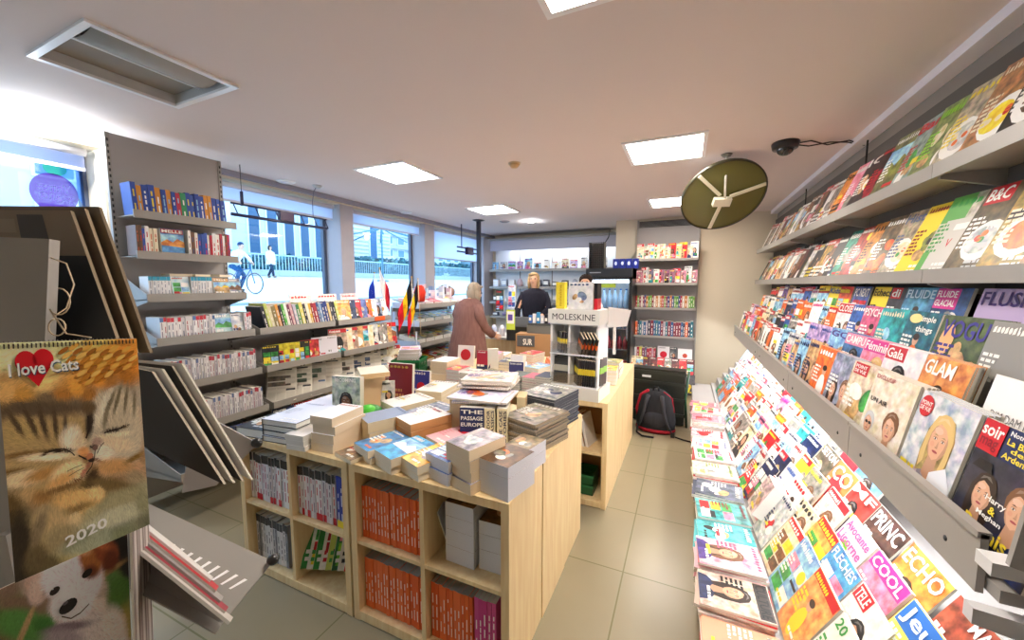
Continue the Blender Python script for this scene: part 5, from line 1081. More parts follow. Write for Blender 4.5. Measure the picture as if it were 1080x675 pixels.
def lspines(y0, y1, z, d, maker, where, seed, group, lean=0, maxn=60):
    # spine faces +x ; first = nearest the camera
    return spines(y0, y1, PX + d - .012, z, maker, PI / 2, 'book', 'book', group, where, seed, lean, 'y', maxn=maxn)
def mk_guide(r, k):
    c = r.choice(['#2848a0', '#2c50a8', '#b02840', '#24409c', '#8c2c50', '#d08c30', '#2c8c58']); c = '#2848a0' if k in (0, 2, 3, 5) else c
    return c, r.uniform(.024, .036), .13, .2 + r.uniform(-.012, .012), dict(tcol=r.choice(['white', 'yellow', 'sky']), band2='#58a0d8' if c.startswith('#2') else 'yellow', lod=1), {'#2848a0': 'blue', '#2c50a8': 'blue', '#24409c': 'deep blue', '#b02840': 'red', '#8c2c50': 'maroon', '#d08c30': 'ochre', '#2c8c58': 'green'}[c] + ' travel guide spine'
def mk_mix(r, k):
    c, n_ = r.choice([('white', 'white'), ('cream', 'cream'), ('#b02840', 'red'), ('#2c50a8', 'blue'), ('#e0dcd4', 'pale'), ('#6c4c38', 'brown'), ('#e4e4e4', 'white')]); return c, r.uniform(.014, .028), .13, .2 + r.uniform(-.02, .01), dict(tcol=r.choice(['#c86040', '#444c70', 'red']), lod=1), n_ + ' guidebook spine'
def mk_sky(r, k): return '#e8e8ea', r.uniform(.018, .022), .12, .155, dict(tcol='#9098a8', band='#3ca0c0', lod=1), 'slim white guide with turquoise top'
def mk_ws(r, k):
    c = r.choice(['#e8e4e4', '#dcd8dc', '#f0eef0']); return c, r.uniform(.017, .023), .18, .17 + r.uniform(-.005, .005), dict(tcol=r.choice(['#8c7c8c', '#707890', '#b05060']), band=r.choice(['#c83040', '#5878b0', '#d8d4d8', '#4c6c9c']), lod=1), 'slim white-spined book with coloured top'
def mk_ws2(r, k):
    c = r.choice(['#d8d4d4', '#ccc8cc', '#e4e2e4', '#c4bcc4']); return c, r.uniform(.013, .018), .18, .18 + r.uniform(-.008, .008), dict(tcol=r.choice(['#8c7c8c', '#707890', '#a05c68']), band=r.choice([None, '#b03848', '#d8d4d8', '#6878a0']), lod=1), 'slim grey-white booklet spine'
def mk_col(r, k):
    L = ['#282c38', '#c8d470', '#d8cfa8', '#8c7c50', '#e8a048', '#2c2c34', '#58b848', '#e8ece8', '#6c2848', '#d8a8b0', '#b8b4c4', '#2c7c44', '#d8d070', '#303038', '#f0e8d0', '#d0a838', '#8c2030', '#a83040', '#3c5c94', '#88a4c8', '#24407c', '#2c3c84', '#d8c080', '#40444c']
    N_ = ['dark', 'yellow-green', 'pale', 'khaki', 'orange', 'black', 'bright green', 'white', 'plum', 'rose', 'lilac-grey', 'dark green', 'yellow', 'black', 'cream', 'gold', 'dark red', 'red', 'blue', 'light blue', 'navy', 'indigo', 'sand', 'charcoal']
    return L[k % 24], r.uniform(.022, .036), .2, .235 + r.uniform(-.02, .012), dict(tcol='#e8e4d8', lod=1), N_[k % 24] + ' softcover spine leaning back'
lspines(YA + .03, YM - .05, 2.126, .22, mk_guide, 'from the near end of the highest left shelf', 41, 'travel guides on the highest left shelf', -.05)
lspines(YA + .03, YA + .16, 1.851, .22, mk_mix, 'from the near end of the second left shelf', 42, 'guidebooks on the second left shelf')
lspines(YA + .33, YM - .05, 1.851, .22, mk_mix, 'from the city-picture cover on the second left shelf', 43, 'guidebooks on the second left shelf')
mb = magazine(T(bg='#4c8cc8', tcol='white', bar='#b03c3c', title=['MELLE'], style='landscape', acc='#d88c3c', lines=False, th=.12), .14, .2, .025, 4, 2, 0, 'white')
tag(put(mb, 'guidebook', (PX + .19, YA + .245, 1.852), PI / 2, .06), 'guidebook facing out with red title bar over orange city, second left shelf', 'book')
def lface(y, z, d, sp, w, h, lb, lean=.2, t=.012, seed=1, sh=0, name='magazine', group=None, bend=0, lod=1, fwd=0):
    mb = magazine(sp, w, h, t, seed, lod, bend, 'white'); o = put(mb, name, (PX + d - .03 + fwd, y, z + .001), PI / 2 + sh, lean); return tag(o, lb, 'newspaper' if name == 'newspaper' else ('book' if name in ('guidebook',) else 'magazine'), group)
z, d = SH[0]
lspines(YA + .05, YA + .19, z, d - .02, mk_sky, 'from near end of third left shelf', 44, 'slim turquoise-topped guides on the third left shelf')
lface(YA + .24, z, d, T(bg='#c8e0e8', tcol='red', style='blocks', acc='sky', title=None), .11, .16, 'pale guide with red title and pictures facing out, third left shelf', seed=3, name='guidebook')
lspines(YA + .30, YA + .46, z, d - .02, mk_sky, 'from the pale facing guide on third left shelf', 45, 'slim turquoise-topped guides on the third left shelf')
lface(YA + .51, z, d, T(bg='#b89868', tcol='white', style='landscape', acc='tan', title=None), .11, .15, 'brown guide with white title facing out, third left shelf', seed=4, name='guidebook')
lface(YA + .61, z, d, T(bg='#98a0b0', tcol='white', style='landscape', acc='brown', title=None), .09, .15, 'grey-blue guide facing out at far end of third left shelf', seed=5, name='guidebook')
for k in range(3):
    mb = lying(T(bg=['#d87838', '#3c6cac', '#d8d0c0'][k], tcol='white', style='picture', title=None), .12, .18, .018, 60 + k, 1); tag(lay(mb, 'guidebook', (PX + .12, YA + .3 + .13 * k, z + .158 if k == 5 else z + .16), .3 * k), f"{['orange', 'blue', 'pale'][k]} guide laid flat on top of the turquoise-topped guides", 'book')
z, d = SH[1]
lspines(YA + .06, YA + .40, z, d - .02, mk_ws, 'from near end of fourth left shelf', 46, 'slim white books on the fourth left shelf')
lface(YA + .46, z, d, T(bg='#a8c0d0', tcol='white', style='landscape', acc='green', title=None), .12, .175, 'guide with park picture facing out on the fourth left shelf', seed=6, name='guidebook'); lface(YA + .565, z, d, T(bg='#d0d4dc', tcol='navy', style='picture', acc='brown', title=None), .085, .17, 'pale guide facing out beside the park one, fourth left shelf', seed=7, name='guidebook')
lspines(YA + .61, YM - .02, z, d - .02, mk_ws, 'beyond the facing guides on fourth left shelf', 47, 'slim white books on the fourth left shelf')
lspines(YM + .10, 2.92, z, d - .02, mk_col, 'from the near end of the colourful leaning row', 48, 'colourful softcovers leaning on the long left shelf', -.22)
FO = [('#d8a45c', 'tan'), ('#24345c', 'navy'), ('#c02c3c', 'red'), ('#5468a8', 'blue'), ('#d8702c', 'orange'), ('#e8e4ea', 'white'), ('#8c9cb8', 'grey-blue'), ('#eceae6', 'pale')]
for k, (c_, n_) in enumerate(FO): lface(2.95 + .078 * k, z, d, T(bg=c_, tcol='white' if k not in (5, 7) else 'navy', style=['portrait', 'picture'][k % 2], title=None), .15, .24, f"{n_} softcover facing out at far end of the long left shelf, {ordn(k)} of eight", .25, .014, 80 + k, -.35)
for k in range(3): lface(2.6 + .3 * k, z, d - .16, T(bg='#ecdcdc', tcol='red', style='blocks', title=None), .24, .3, f"pale magazine with red title standing behind the leaning softcovers, {ordn(k)} from near", .12, .01, 90 + k, 0)
tag(MB().box(-.002, .002, -.08, .08, -.02, .028, '#e8602c', 'plastic').obj('shelf_label', None, (PX + d + .009, 3.42, z + .003)), 'orange shelf label on the lip near the far end of the long left shelf', 'label')
z, d = SH[2]
lspines(YA + .06, YM - .03, z, d - .02, mk_ws2, 'from near end of fifth left shelf', 49, 'grey-white booklets on the fifth left shelf')
k = 0; rng = random.Random(17); y = YM + .09
while y < 3.58:
    if k < 7: sp, w_, h_, n_ = T(bg=rng.choice(['#30302c', '#d8cc3c', '#2c2c34']), tcol='yellow', style='blocks', title=None, acc='yellow'), .13, .19, 'black and yellow magazine'; dy = .05
    elif k < 9: sp, w_, h_, n_ = T(bg='#c83c40', tcol='yellow', style='picture', title=None), .13, .19, 'red and yellow magazine'; dy = .05
    elif k < 11: sp, w_, h_, n_ = T(bg='#e0dce4', tcol='grey', style='plain', title=None), .15, .2, 'plain pale lilac magazine'; dy = .11
    elif k < 21: sp, w_, h_, n_ = rsp(rng, ['grey', 'tan', 'maroon', 'cream', 'silver', '#b09888']), .18, .26, 'fanned magazine'; dy = .075
    else: sp, w_, h_, n_ = rsp(rng, ['navy', 'red', 'green', 'white']), .18, .26, 'fanned glossy magazine'; dy = .1
    if k in (9,): y += .04
    lface(y, z, d - .01, sp, w_, h_, f"{n_}, {ordn(k)} from near end of the long fifth left shelf", .3, .012, 200 + k, -.42, bend=-.03, group='magazines on the long fifth left shelf'); y += dy; k += 1
z, d = SH[3]
lspines(YA + .06, YM - .03, z, d - .02, mk_ws2, 'from near end of sixth left shelf', 50, 'grey-white booklets on the sixth left shelf')
def news(rng, w, h, seed, pic):
    r = random.Random(seed); mb = MB(); t = .014; step = h / 8
    by = lambda q: -.07 * (q / h) ** 2 * 0 + .06 * math.sin(PI * q / h)
    P = lambda x, q, k: (x, by(q) - LYR * k, q)
    for i in range(8):
        a, b_ = h * i / 8, h * (i + 1) / 8
        mb.hexa([(-w / 2, by(a), a), (w / 2, by(a), a), (w / 2, by(a) + t, a), (-w / 2, by(a) + t, a), (-w / 2, by(b_), b_), (w / 2, by(b_), b_), (w / 2, by(b_) + t, b_), (-w / 2, by(b_) + t, b_)], ['#b4afa2', '#c4beb0', '#a8a498'][seed % 3], 'pages')
    rect(mb, P, -w / 2, w / 2, 0, h, ['#c4beb0', '#d0cabc', '#b4aea2'][seed % 3], .4, 'print', step); mast(mb, P, -w * .42, w * .42, h * .88, h * .96, '#34343c', r, 2)
    for c in range(3):
        x0 = -w * .45 + c * w * .31
        z_ = h * .06
        while z_ < h * .8:
            if not (pic and c < 2 and .4 * h < z_ < .7 * h): rect(mb, P, x0, x0 + w * .27, z_, z_ + .004, '#aca799', 2)
            z_ += .009
    if pic:
        for i in range(4): rect(mb, P, -w * .45, w * r.choice([.12, .3]), h * (.42 + .07 * i), h * (.49 + .07 * i), pic, 2.5, 'photo')
    rect(mb, P, -w * .5, -w * .46, 0, h, '#55514a', 2.2, 'print', step); rect(mb, P, w * .15, w * .45, h * .3, h * .36, r.choice(['#a83028', '#3c3c40', '#4c6080']), 2.6)  # dark left strip paints the shaded gap between neighbouring papers
    rect(mb, P, -w * .4, w * .35, h * .82, h * .85, '#3c3c40', 2)
    return mb
y = YM + .12; k = 0; rng = random.Random(23)
while y < 3.6:
    w_ = .24; mb = news(rng, w_ - .02 * (k % 3), .36 - .02 * (k % 2), k, rng.choice(['#4c5c50', '#a84c3c', '#5c544c', '#3c4c6c', None])) if k < 9 else magazine(rsp(rng, ['grey', 'cream', 'maroon', 'green', 'navy']), .2, .3, .012, k, 1, -.03)
    o = put(mb, 'newspaper' if k < 9 else 'magazine', (PX + d - .06, y, z + .004), PI / 2 - .72, .52); tag(o, f"{'grey newspaper' if k < 9 else 'magazine'}, {ordn(k)} from near end of the newspaper shelf", 'newspaper' if k < 9 else 'magazine', 'newspapers and magazines on the newspaper shelf')
    y += .17 if k < 5 else .115; k += 1
z, d = SH[4]
BK = [('#2c6c9c', 'blue'), ('#e0b030', 'yellow'), ('#d8a828', 'gold'), ('#24345c', 'navy'), ('#2c4c9c', 'royal blue'), ('#4c4438', 'dark brown'), ('#3c3c34', 'black')]
for k, (c_, n_) in enumerate(BK): lface(YA + .12 + .085 * k, z, d, T(bg=c_, tcol='yellow' if k not in (1, 2) else 'black', style='picture' if k > 3 else 'plain', title=['', '', '', '', 'TURNER', '', ''][k] or None), .15 if k > 3 else .1, .23, f"{n_} art book facing out on the lowest left shelf, {ordn(k)} from near", .25, .025, 300 + k, -.35 + .03 * k, lod=2)
for k in range(8): lface(YM + .12 + .18 * k, z, d, rsp(random.Random(k), ['grey', 'cream', 'white', 'navy']), .18, .26, f"pale magazine facing out on the lowest long left shelf, {ordn(k)} from near", .3, .02, 320 + k, -.3)

# ================================================================== SLOPED STAND WITH FLAGS
g0 = empty('sloped_display_stand', (-3.62, 4.1, 0), .0, 'blue-grey metal stand with sloping trays of papers below the flags', 'display stand')
GY = 1.35
MB().box(-.02, .02, -.01, .03, 0, 1.28, '#a8bcd8', 'plastic').obj('post', g0); MB().box(-.02, .02, GY, GY + .04, 0, 1.45, '#a8bcd8', 'plastic').obj('post', g0)
MB().box(-.06, -.03, 0, GY, .1, 1.35, '#7c8490', 'steel_panel').obj('back_panel', g0)
GT = [1.36, 1.12, .84, .56, .3]
for k, z in enumerate(GT):
    s_ = MB().hexa([(-.03, 0, z + .08), (.42, 0, z - .02), (.42, GY, z - .02), (-.03, GY, z + .08), (-.03, 0, z + .095), (.42, 0, z - .005), (.42, GY, z - .005), (-.03, GY, z + .095)], '#8c94a4', 'steel').obj('tray', g0)
    MB().box(.415, .425, 0, GY, z - .03, z + .03, '#a4a8b0', 'steel').obj('lip', s_)
    MB().box(-.03, .42, -.006, 0, z - .03, z + .05, '#b4c4dc', 'plastic').obj('cheek', s_)
rng = random.Random(44)
CC = [['#e8c8d0', '#e0c0c8', '#c83848', '#e8dce0'], ['#88a8a0', '#b8c4b8', '#7c9494', '#c8ccc4'], ['#d0ccc4', '#b8b4a8', '#e0dcd4', '#a8a498'], ['#c82c38', '#d8a030', '#b83028', '#d8c8b0'], ['#8c8c90', '#6c5c50', '#a8a0a0', '#887870']]
NM = ['top', 'second', 'third', 'fourth', 'lowest']
for k, z in enumerate(GT):
    for j in range(6):
        for i in range(3 if k in (1, 2) else 2):
            mb = lying(T(bg=CC[k][j % 4], tcol='white', style=['blocks', 'picture'][j % 2], title=None), .19, .3, .018, 600 + k * 10 + j, 0 if i == 0 else 1, page='white')
            o = mb.obj('magazine'); o.matrix_world = Matrix.Translation((-3.62 + .2, 4.1 + .12 + .21 * j, z + .04 + .0 + i * .0195)) @ Matrix.Rotation(math.radians(12.5), 4, 'Y') @ Matrix.Rotation(PI / 2, 4, 'Z') @ Matrix.Translation((0, -.15, .018)) @ Matrix.Rotation(-PI / 2, 4, 'X')
            tag(o, f"magazine in the {NM[k]} tray of the sloped stand, {ordn(j)} pile from near, layer {ordn(i)}", 'magazine', f'magazines in the {NM[k]} tray of the sloped stand')
# clutter on the stand's top and the window side
tag(MB().loft([(0, 0, 0, .07, .05), (0, 0, .12, .09, .06), (0, 0, .2, .06, .05), (0, 0, .22, .03, .02)], 14, '#d83c2c', 'cloth').obj('red_bag', None, (-3.3, 4.25, 1.42)), 'red cloth bag standing on the sloped stand beside the tricolour flags', 'bag')
tag(MB().ball((0, 0, .1), (.13, .1, .1), '#6c5c5c', 'cloth').ball((.1, 0, .08), (.08, .07, .08), '#8c7468', 'cloth').obj('wicker_basket', None, (-3.6, 5.3, 1.45)), 'brown rounded basket of goods at the far end of the sloped stand', 'basket')
for k in range(9):
    y = 4.45 + .1 * k; mb = MB().box(-.04, .04, -.02, .02, 0, .12 + .03 * (k % 3), ['#c8ccd8', '#a8b8c8', '#d8b8c0', '#e0e0e8', '#7c8ca8'][k % 5], 'plastic').box(-.03, .03, -.021, -.02, .04, .09, 'white', 'print')
    tag(mb.obj('souvenir_box', None, (-3.55 + .12 * (k % 2), y, 1.475 - .03 * (k % 2))), f"small souvenir carton behind the top tray, {ordn(k)} from near", 'box', 'small souvenir cartons above the top tray')
def flag(x, y, z0, zt, cols, w, h, lb, a=0, seed=0, droop=.3, star=False):
    t_ = empty('hand_flag', (x, y, z0), a, lb, 'flag'); MB().tube([(0, 0, 0), (.02, 0, zt)], .004, 6, '#c8b088', 'plastic').obj('stick', t_)
    MB().ball((.02, 0, zt + .008), .009, 'gold', 'plastic', 8, 6).obj('finial', t_)
    q = MB(); n = 12; m_ = 8
    rng = random.Random(seed)
    def Pf(u, v):  # u along fly, v from top down
        return (.02 + .004 + w * u * (1 - droop * .6) , .035 * math.sin(u * 7 + seed) * u + .012 * math.sin(v * 6), zt - .01 - h * v - w * u * droop * 1.25 - .0 * v)
    for i in range(n):
        for j in range(m_):
            u0, u1, v0, v1 = i / n, (i + 1) / n, j / m_, (j + 1) / m_
            q.face([Pf(u0, v0), Pf(u0, v1), Pf(u1, v1), Pf(u1, v0)], cols[min(len(cols) - 1, int(u0 * len(cols) + .001))], 'cloth', True)
    if star:
        for k in range(12):
            aa = k * PI / 6; c = (.5 + .18 * math.cos(aa), .5 + .22 * math.sin(aa)); p = Vector(Pf(*c))
            q.face([p + Vector((.009 * math.cos(b_), -.006, .009 * math.sin(b_))) for b_ in [i * 2 * PI / 5 for i in range(5)]], 'yellow', 'print')
    o = q.obj('cloth', t_); s = o.modifiers.new('solid', 'SOLIDIFY'); s.thickness = .0015; return t_
flag(-2.98, 3.72, 1.05, .68, ['black', '#f0c020', '#d02030'], .34, .26, 'black, yellow and red hand flag, left one of the pair', PI + .5, 1, .9)
flag(-2.90, 3.74, 1.05, .66, ['black', '#f0c020', '#d02030'], .34, .24, 'black, yellow and red hand flag, right one of the pair', PI + .6, 2, 1.05)
flag(-3.58, 3.78, 1.05, .80, ['#e8e0dc', '#d02838'], .26, .3, 'white and red hand flag behind the left shelves', .4, 3, .9)
flag(-3.61, 3.76, 1.05, .74, ['#2438a0'], .28, .3, 'blue hand flag with yellow stars behind the left shelves', 2.9, 4, .8, True)
flag(-3.45, 5.95, 1.1, .55, ['#3048a0', '#e8e8ec', '#d02838'], .15, .16, 'small blue white and red flag near the black pole', .3, 5, .7)
t_ = empty('flag_holder', (-2.96, 3.73, .0), 0, 'slim metal stand holding the tricolour flags behind the crates', 'stand'); MB().tube([(0, 0, .012), (0, 0, 1.08)], .01, 8, '#9aa4b4', 'plastic').obj('pole', t_); MB().loft([(0, 0, 0, .1, .1), (0, 0, .012, .09, .09)], 16, '#9aa4b4', 'plastic').obj('base', t_)
t_ = empty('flag_holder', (-3.59, 3.77, .0), 0, 'slim metal stand holding blue and red flags behind the left shelves', 'stand'); MB().tube([(0, 0, .012), (0, 0, 1.08)], .01, 8, '#9aa4b4', 'plastic').obj('pole', t_); MB().loft([(0, 0, 0, .1, .1), (0, 0, .012, .09, .09)], 16, '#9aa4b4', 'plastic').obj('base', t_)

# ================================================================== BACK WALL SHELF
t_ = empty('back_book_shelf', (-.31, 6.93, 0), 0, 'grey steel book shelf with six levels against the back wall', 'shelf')
MB().box(-.46, .46, -.02, 0, .02, 2.7, '#8c8a84', 'steel_panel').obj('back_panel', t_)
for x in (-.48, .455): MB().box(x, x + .025, -.05, 0, 0, 2.72, '#3a3a38', 'steel').obj('upright', t_)
q = MB()
for k in range(6): q.box(-.45, .45, -.03, -.025, 2.6 + k * .018, 2.61 + k * .018, '#30302e', 'matte')
q.obj('vent_grille', t_)
BZ = [2.05, 1.665, 1.272, .813, .38]
for z in BZ:
    s_ = MB().box(-.455, .455, -.33, -.02, z - .012, z, '#c8c4b4', 'steel').obj('shelf', t_); MB().box(-.455, .455, -.336, -.33, z - .025, z + .012, '#d4d0c0', 'steel').obj('price_rail', s_)
MB().box(-.455, .455, -.33, -.02, 0.03, .06, '#6c6a64', 'steel').obj('base_deck', t_)
def brow(z, maker, seed, where, group, xa=-.75, xb=.13, lean=0): spines(xa, xb, 6.93 - .315, z + .001, maker, 0, 'book', 'book', group, where, seed, lean)
def mk1(r, k):
    c, n_ = r.choice([('#e8dcc8', 'cream'), ('#d83c3c', 'red'), ('#e8b040', 'yellow'), ('#e8e8e8', 'white'), ('#d87c3c', 'orange'), ('#a8b060', 'olive')]); return c, r.uniform(.03, .055), .12, .26 + r.uniform(-.03, .01), dict(tcol=r.choice(['red', 'navy', 'white'])), n_ + ' book'
def mk2(r, k):
    c, n_ = r.choice([('#8c4c6c', 'plum'), ('#c8a0b0', 'pink'), ('#6c6c8c', 'grey-violet'), ('#e0dce0', 'white'), ('#b83c4c', 'red'), ('#d8d060', 'yellow')]); return c, r.uniform(.025, .045), .12, .24 + r.uniform(-.03, .01), dict(tcol='white'), n_ + ' book'
def mk3(r, k):
    c, n_ = [('#4c8c3c', 'green'), ('#a82c38', 'red'), ('#c8c4b8', 'white'), ('#34407c', 'blue'), ('#6c9c44', 'light green'), ('#b87030', 'orange'), ('#842844', 'crimson')][(k * 3 + r.randint(0, 2)) % 7]; return c, r.uniform(.02, .035), .12, .2 + r.uniform(-.02, .01), dict(tcol='white'), n_ + ' paperback'
def mk4(r, k):
    c, n_ = r.choice([('#2c6c7c', 'teal'), ('#7c2c3c', 'maroon'), ('#3c3c50', 'dark'), ('#a8a4b0', 'grey'), ('#d8683c', 'orange'), ('#285c8c', 'blue')]); return c, r.uniform(.025, .045), .12, .25 + r.uniform(-.03, .01), dict(tcol='white'), n_ + ' book'
for r_, (z, pal_) in enumerate([(BZ[0], ['cream', 'white', 'tan', '#e0c890', 'red', 'paper']), (BZ[1], ['#8c5c74', 'silver', '#b87c90', '#6c6c88', 'white', 'tan'])]):
    rng = random.Random(70 + r_)
    for k in range(11):
        sp = rsp(rng, pal_); sp['style'] = rng.choice(['portrait', 'picture', 'figure', 'blocks']); mb = magazine(sp, .12, rng.uniform(.2, .27), .022, 900 + k + 20 * r_, 1, 0)
        tag(put(mb, 'book', (-.71 + .08 * k, 6.645, z + .001), -.35, .06), f"cover-out book, {ordn(k)} from left on the {['highest', 'second'][r_]} back shelf", 'book', f"cover-out books on the {['highest', 'second'][r_]} back shelf")
brow(BZ[2], mk3, 73, 'from left on the third back shelf', 'books on the third back shelf'); brow(BZ[3], mk4, 74, 'from left on the fourth back shelf', 'books on the fourth back shelf')
brow(BZ[4], mk2, 75, 'from left on the fifth back shelf', 'books on the fifth back shelf', -.75, -.42)
mb = magazine(T(bg='#ece8ec', tcol='grey', style='plain', badge='#c81c34', bpos=(0, .5, .3), title=None, lines=False), .18, .26, .02, 3); tag(put(mb, 'book', (-.30, 6.66, BZ[4] + .001), 0, .08), 'white book with big red lips-like emblem facing out on the fifth back shelf', 'book')
mb = magazine(T(bg='#60646c', tcol='white', style='portrait', title=None), .1, .26, .02, 4); tag(put(mb, 'book', (-.15, 6.66, BZ[4] + .001), 0, .08), 'grey portrait book beside the red-emblem one on the fifth back shelf', 'book')
mb = magazine(T(bg='#f0eef0', tcol='grey', style='plain', badge='#c04c3c', bpos=(0, .55, .17), title=False, lines=False), .21, .24, .02, 5); tag(put(mb, 'book', (.02, 6.66, BZ[4] + .001), 0, .08), 'white book with a small round red drawing at the right of fifth back shelf', 'book')
# price-stickered magazine holder and black case stack at its foot
mk = empty('low_magazine_stand', (-.3, 6.2, 0), 0, 'low black magazine stand in front of the back shelf', 'stand')
MB().box(-.5, .46, 0, .3, 0, .06, '#2c2c2c', 'plastic').obj('base', mk); MB().hexa([(-.5, 0, .06), (.46, 0, .06), (.46, .02, .06), (-.5, .02, .06), (-.5, .2, .5), (.46, .2, .5), (.46, .22, .5), (-.5, .22, .5)], '#34342f', 'plastic').obj('sloped_board', mk)
rng = random.Random(51)
for k in range(9):
    sp = rsp(rng, ['red', 'cream', 'grey', 'maroon', 'white', 'silver']); mb = magazine(sp, .1, .26, .01, 700 + k, 1, 0); tag(put(mb, 'magazine', (-.74 + .105 * k, 6.27, .27), 0, .42), f"{sp['bg']} magazine, {ordn(k)} from left on the low stand before the back shelf", 'magazine', 'magazines on the low black stand')
mb = magazine(T(bg='#3c3c44', tcol='white', style='picture', badge='#e8e830', bpos=(0, .25, .2), title=None), .22, .3, .012, 8); tag(put(mb, 'magazine', (.06, 6.16, .01), .0, .3), 'dark magazine with round yellow price sticker, right of the backpack', 'magazine')

# black transport crates and rucksack
cs = empty('folding_crate', (-.27, 4.75, 0), -.05, 'large black folded crate on end behind the rucksack', 'crate')
MB().box(-.3, .3, 0, .16, .02, .66, '#1f2320', 'plastic').obj('panel', cs)
for z in (.12, .3, .48, .6): MB().box(-.31, .31, -.012, .0, z, z + .035, '#2a2e2a', 'plastic').obj('rib', cs)
for s in (-1, 1): MB().tube([(s * .33, .02, .0), (s * .31, .0, .35), (s * .335, .02, .66)], .014, 8, '#1c4430', 'plastic').obj('side_tube', cs)
MB().box(-.17, -.07, -.014, -.008, .555, .58, '#d8d8d8', 'print').obj('maker_plate', cs)
bp = empty('backpack', (-.26, 4.5, 0), -.08, 'black rucksack with red trim standing on the floor, straps towards us', 'backpack')
prof = [(0, 0, .0, .17, .09), (0, 0, .03, .205, .115), (0, 0, .15, .21, .12), (0, .005, .3, .19, .105), (0, .01, .42, .15, .085), (0, .015, .47, .09, .05), (0, .015, .485, .03, .02)]
MB().loft(prof, 28, '#26262a', 'cloth').obj('body', bp)
MB().loft([(0, 0, .012, .19, .108), (0, 0, .03, .21, .121), (0, 0, .055, .212, .123)], 28, '#8c1c28', 'cloth').obj('base_trim', bp)
for s in (-1, 1):
    MB().tube([(s * .07, -.085, .43), (s * .085, -.125, .38), (s * .1, -.15, .28), (s * .13, -.14, .17), (s * .16, -.11, .07)], .024, 8, '#35353a', 'cloth', .012).obj('shoulder_strap', bp)
MB().tube([(-.18, .0, .06), (-.2, -.02, .25), (-.165, 0, .4), (-.08, -.03, .47)], .018, 8, '#9c2030', 'cloth').obj('red_piping', bp); MB().tube([(.08, -.03, .47), (.165, 0, .4), (.195, -.02, .25)], .006, 8, '#9c2030', 'cloth').obj('red_piping', bp)
MB().tube([(-.03, -.02, .475), (-.02, -.04, .52), (.02, -.04, .52), (.03, -.02, .475)], .009, 8, '#26262a', 'cloth').obj('grab_loop', bp)
MB().ball((0, -.085, .16), (.13, .05, .1), '#2e2e33', 'cloth').obj('back_pad', bp)
MB().tube([(-.17, -.1, .1), (-.17, -.17, .02), (-.1, -.24, .012), (.02, -.23, .012)], .010, 8, '#1e1e22', 'cloth').obj('hip_belt', bp); MB().tube([(.16, -.1, .1), (.2, -.15, .03), (.3, -.15, .012), (.38, -.17, .012)], .008, 8, '#1e1e22', 'cloth').obj('loose_strap', bp)
MB().box(.18, .22, -.17, -.145, .02, .07, '#141416', 'plastic').obj('buckle', bp)

# ================================================================== FRIDGE
fr = empty('drinks_fridge', (-1.12, 6.2, 0), 0, 'tall black glass-door drinks fridge with lit interior', 'fridge')
W, D, Hf = .36, .62, 1.9; k_ = '#1a1c20'
MB().box(-W, -W + .03, 0, D, .0, Hf, k_, 'plastic').box(W - .03, W, 0, D, .0, Hf, k_, 'plastic').box(-W, W, D - .03, D, 0, Hf, '#d0dce4', 'plastic').box(-W, W, 0, D, 1.74, Hf, k_, 'plastic').box(-W, W, 0, D, 0, .16, k_, 'plastic').obj('cabinet', fr)
dr = MB().box(-W, -W + .045, -.04, -.002, .16, 1.76, k_, 'plastic').box(W - .045, W, -.04, -.002, .16, 1.76, k_, 'plastic').box(-W, W, -.04, -.002, 1.73, 1.76, k_, 'plastic').box(-W, W, -.04, -.002, .16, .2, k_, 'plastic').obj('door', fr)
MB().box(-W + .045, W - .045, -.022, -.017, .2, 1.73, 'white', 'glass').obj('pane', dr); MB().box(W - .07, W - .05, -.065, -.04, .8, 1.2, '#6c7078', 'plastic').obj('handle', dr)
hd = MB().box(-W, W, -.045, 0, 1.765, 1.9, '#22262c', 'plastic'); hd.box(-.3, -.12, -.047, -.045, 1.83, 1.845, '#8c9098', 'print'); hd.obj('header', fr)
MB().box(-.3, .3, .03, .06, 1.68, 1.72, 'white', 'lamp_cabinet').obj('lamp', fr); MB().box(-.22, .1, .028, .03, 1.6, 1.66, '#c8d838', 'plastic').obj('price_strip', fr)
FZ = [1.28, .95, .62, .3]
for z in FZ: MB().box(-.32, .32, .03, .56, z - .012, z, '#7c8088', 'plastic').obj('wire_shelf', fr)
def bottle(name, loc, col, h, r, cap, lb, grp):
    t_ = empty(name, loc, 0, lb, 'bottle' if name != 'drink_can' else 'can', grp)
    if name == 'drink_can': MB().loft([(0, 0, 0, r * .85, r * .85), (0, 0, .01, r, r), (0, 0, h - .012, r, r), (0, 0, h, r * .8, r * .8)], 12, col, 'plastic').obj('body', t_)
    else:
        MB().loft([(0, 0, 0, r, r), (0, 0, h * .6, r, r), (0, 0, h * .82, r * .45, r * .45), (0, 0, h * .93, r * .4, r * .4)], 12, col, 'plastic').obj('body', t_)
        MB().loft([(0, 0, h * .93, r * .44, r * .44), (0, 0, h, r * .44, r * .44)], 10, cap, 'plastic').obj('cap', t_)
    return t_
for r_, (z, col, nm, h, cap, n_) in enumerate([(FZ[0], '#9cc8e8', 'water_bottle', .30, '#3c78c8', 'clear blue water bottle'), (FZ[1], '#5c7c9c', 'water_bottle', .24, '#2c4c7c', 'grey-blue bottle'), (FZ[2], '#98303c', 'drink_bottle', .2, '#c02c34', 'dark red bottle'), (FZ[3], '#8c2430', 'drink_can', .13, 'silver', 'red drink can')]):
    for k in range(7): bottle(nm, (-1.12 - .26 + .087 * k, 6.28 + .0 * k, z + .001), col, h, .038, cap, f"{n_}, {ordn(k)} from left behind the fridge glass", n_ + 's in the fridge')
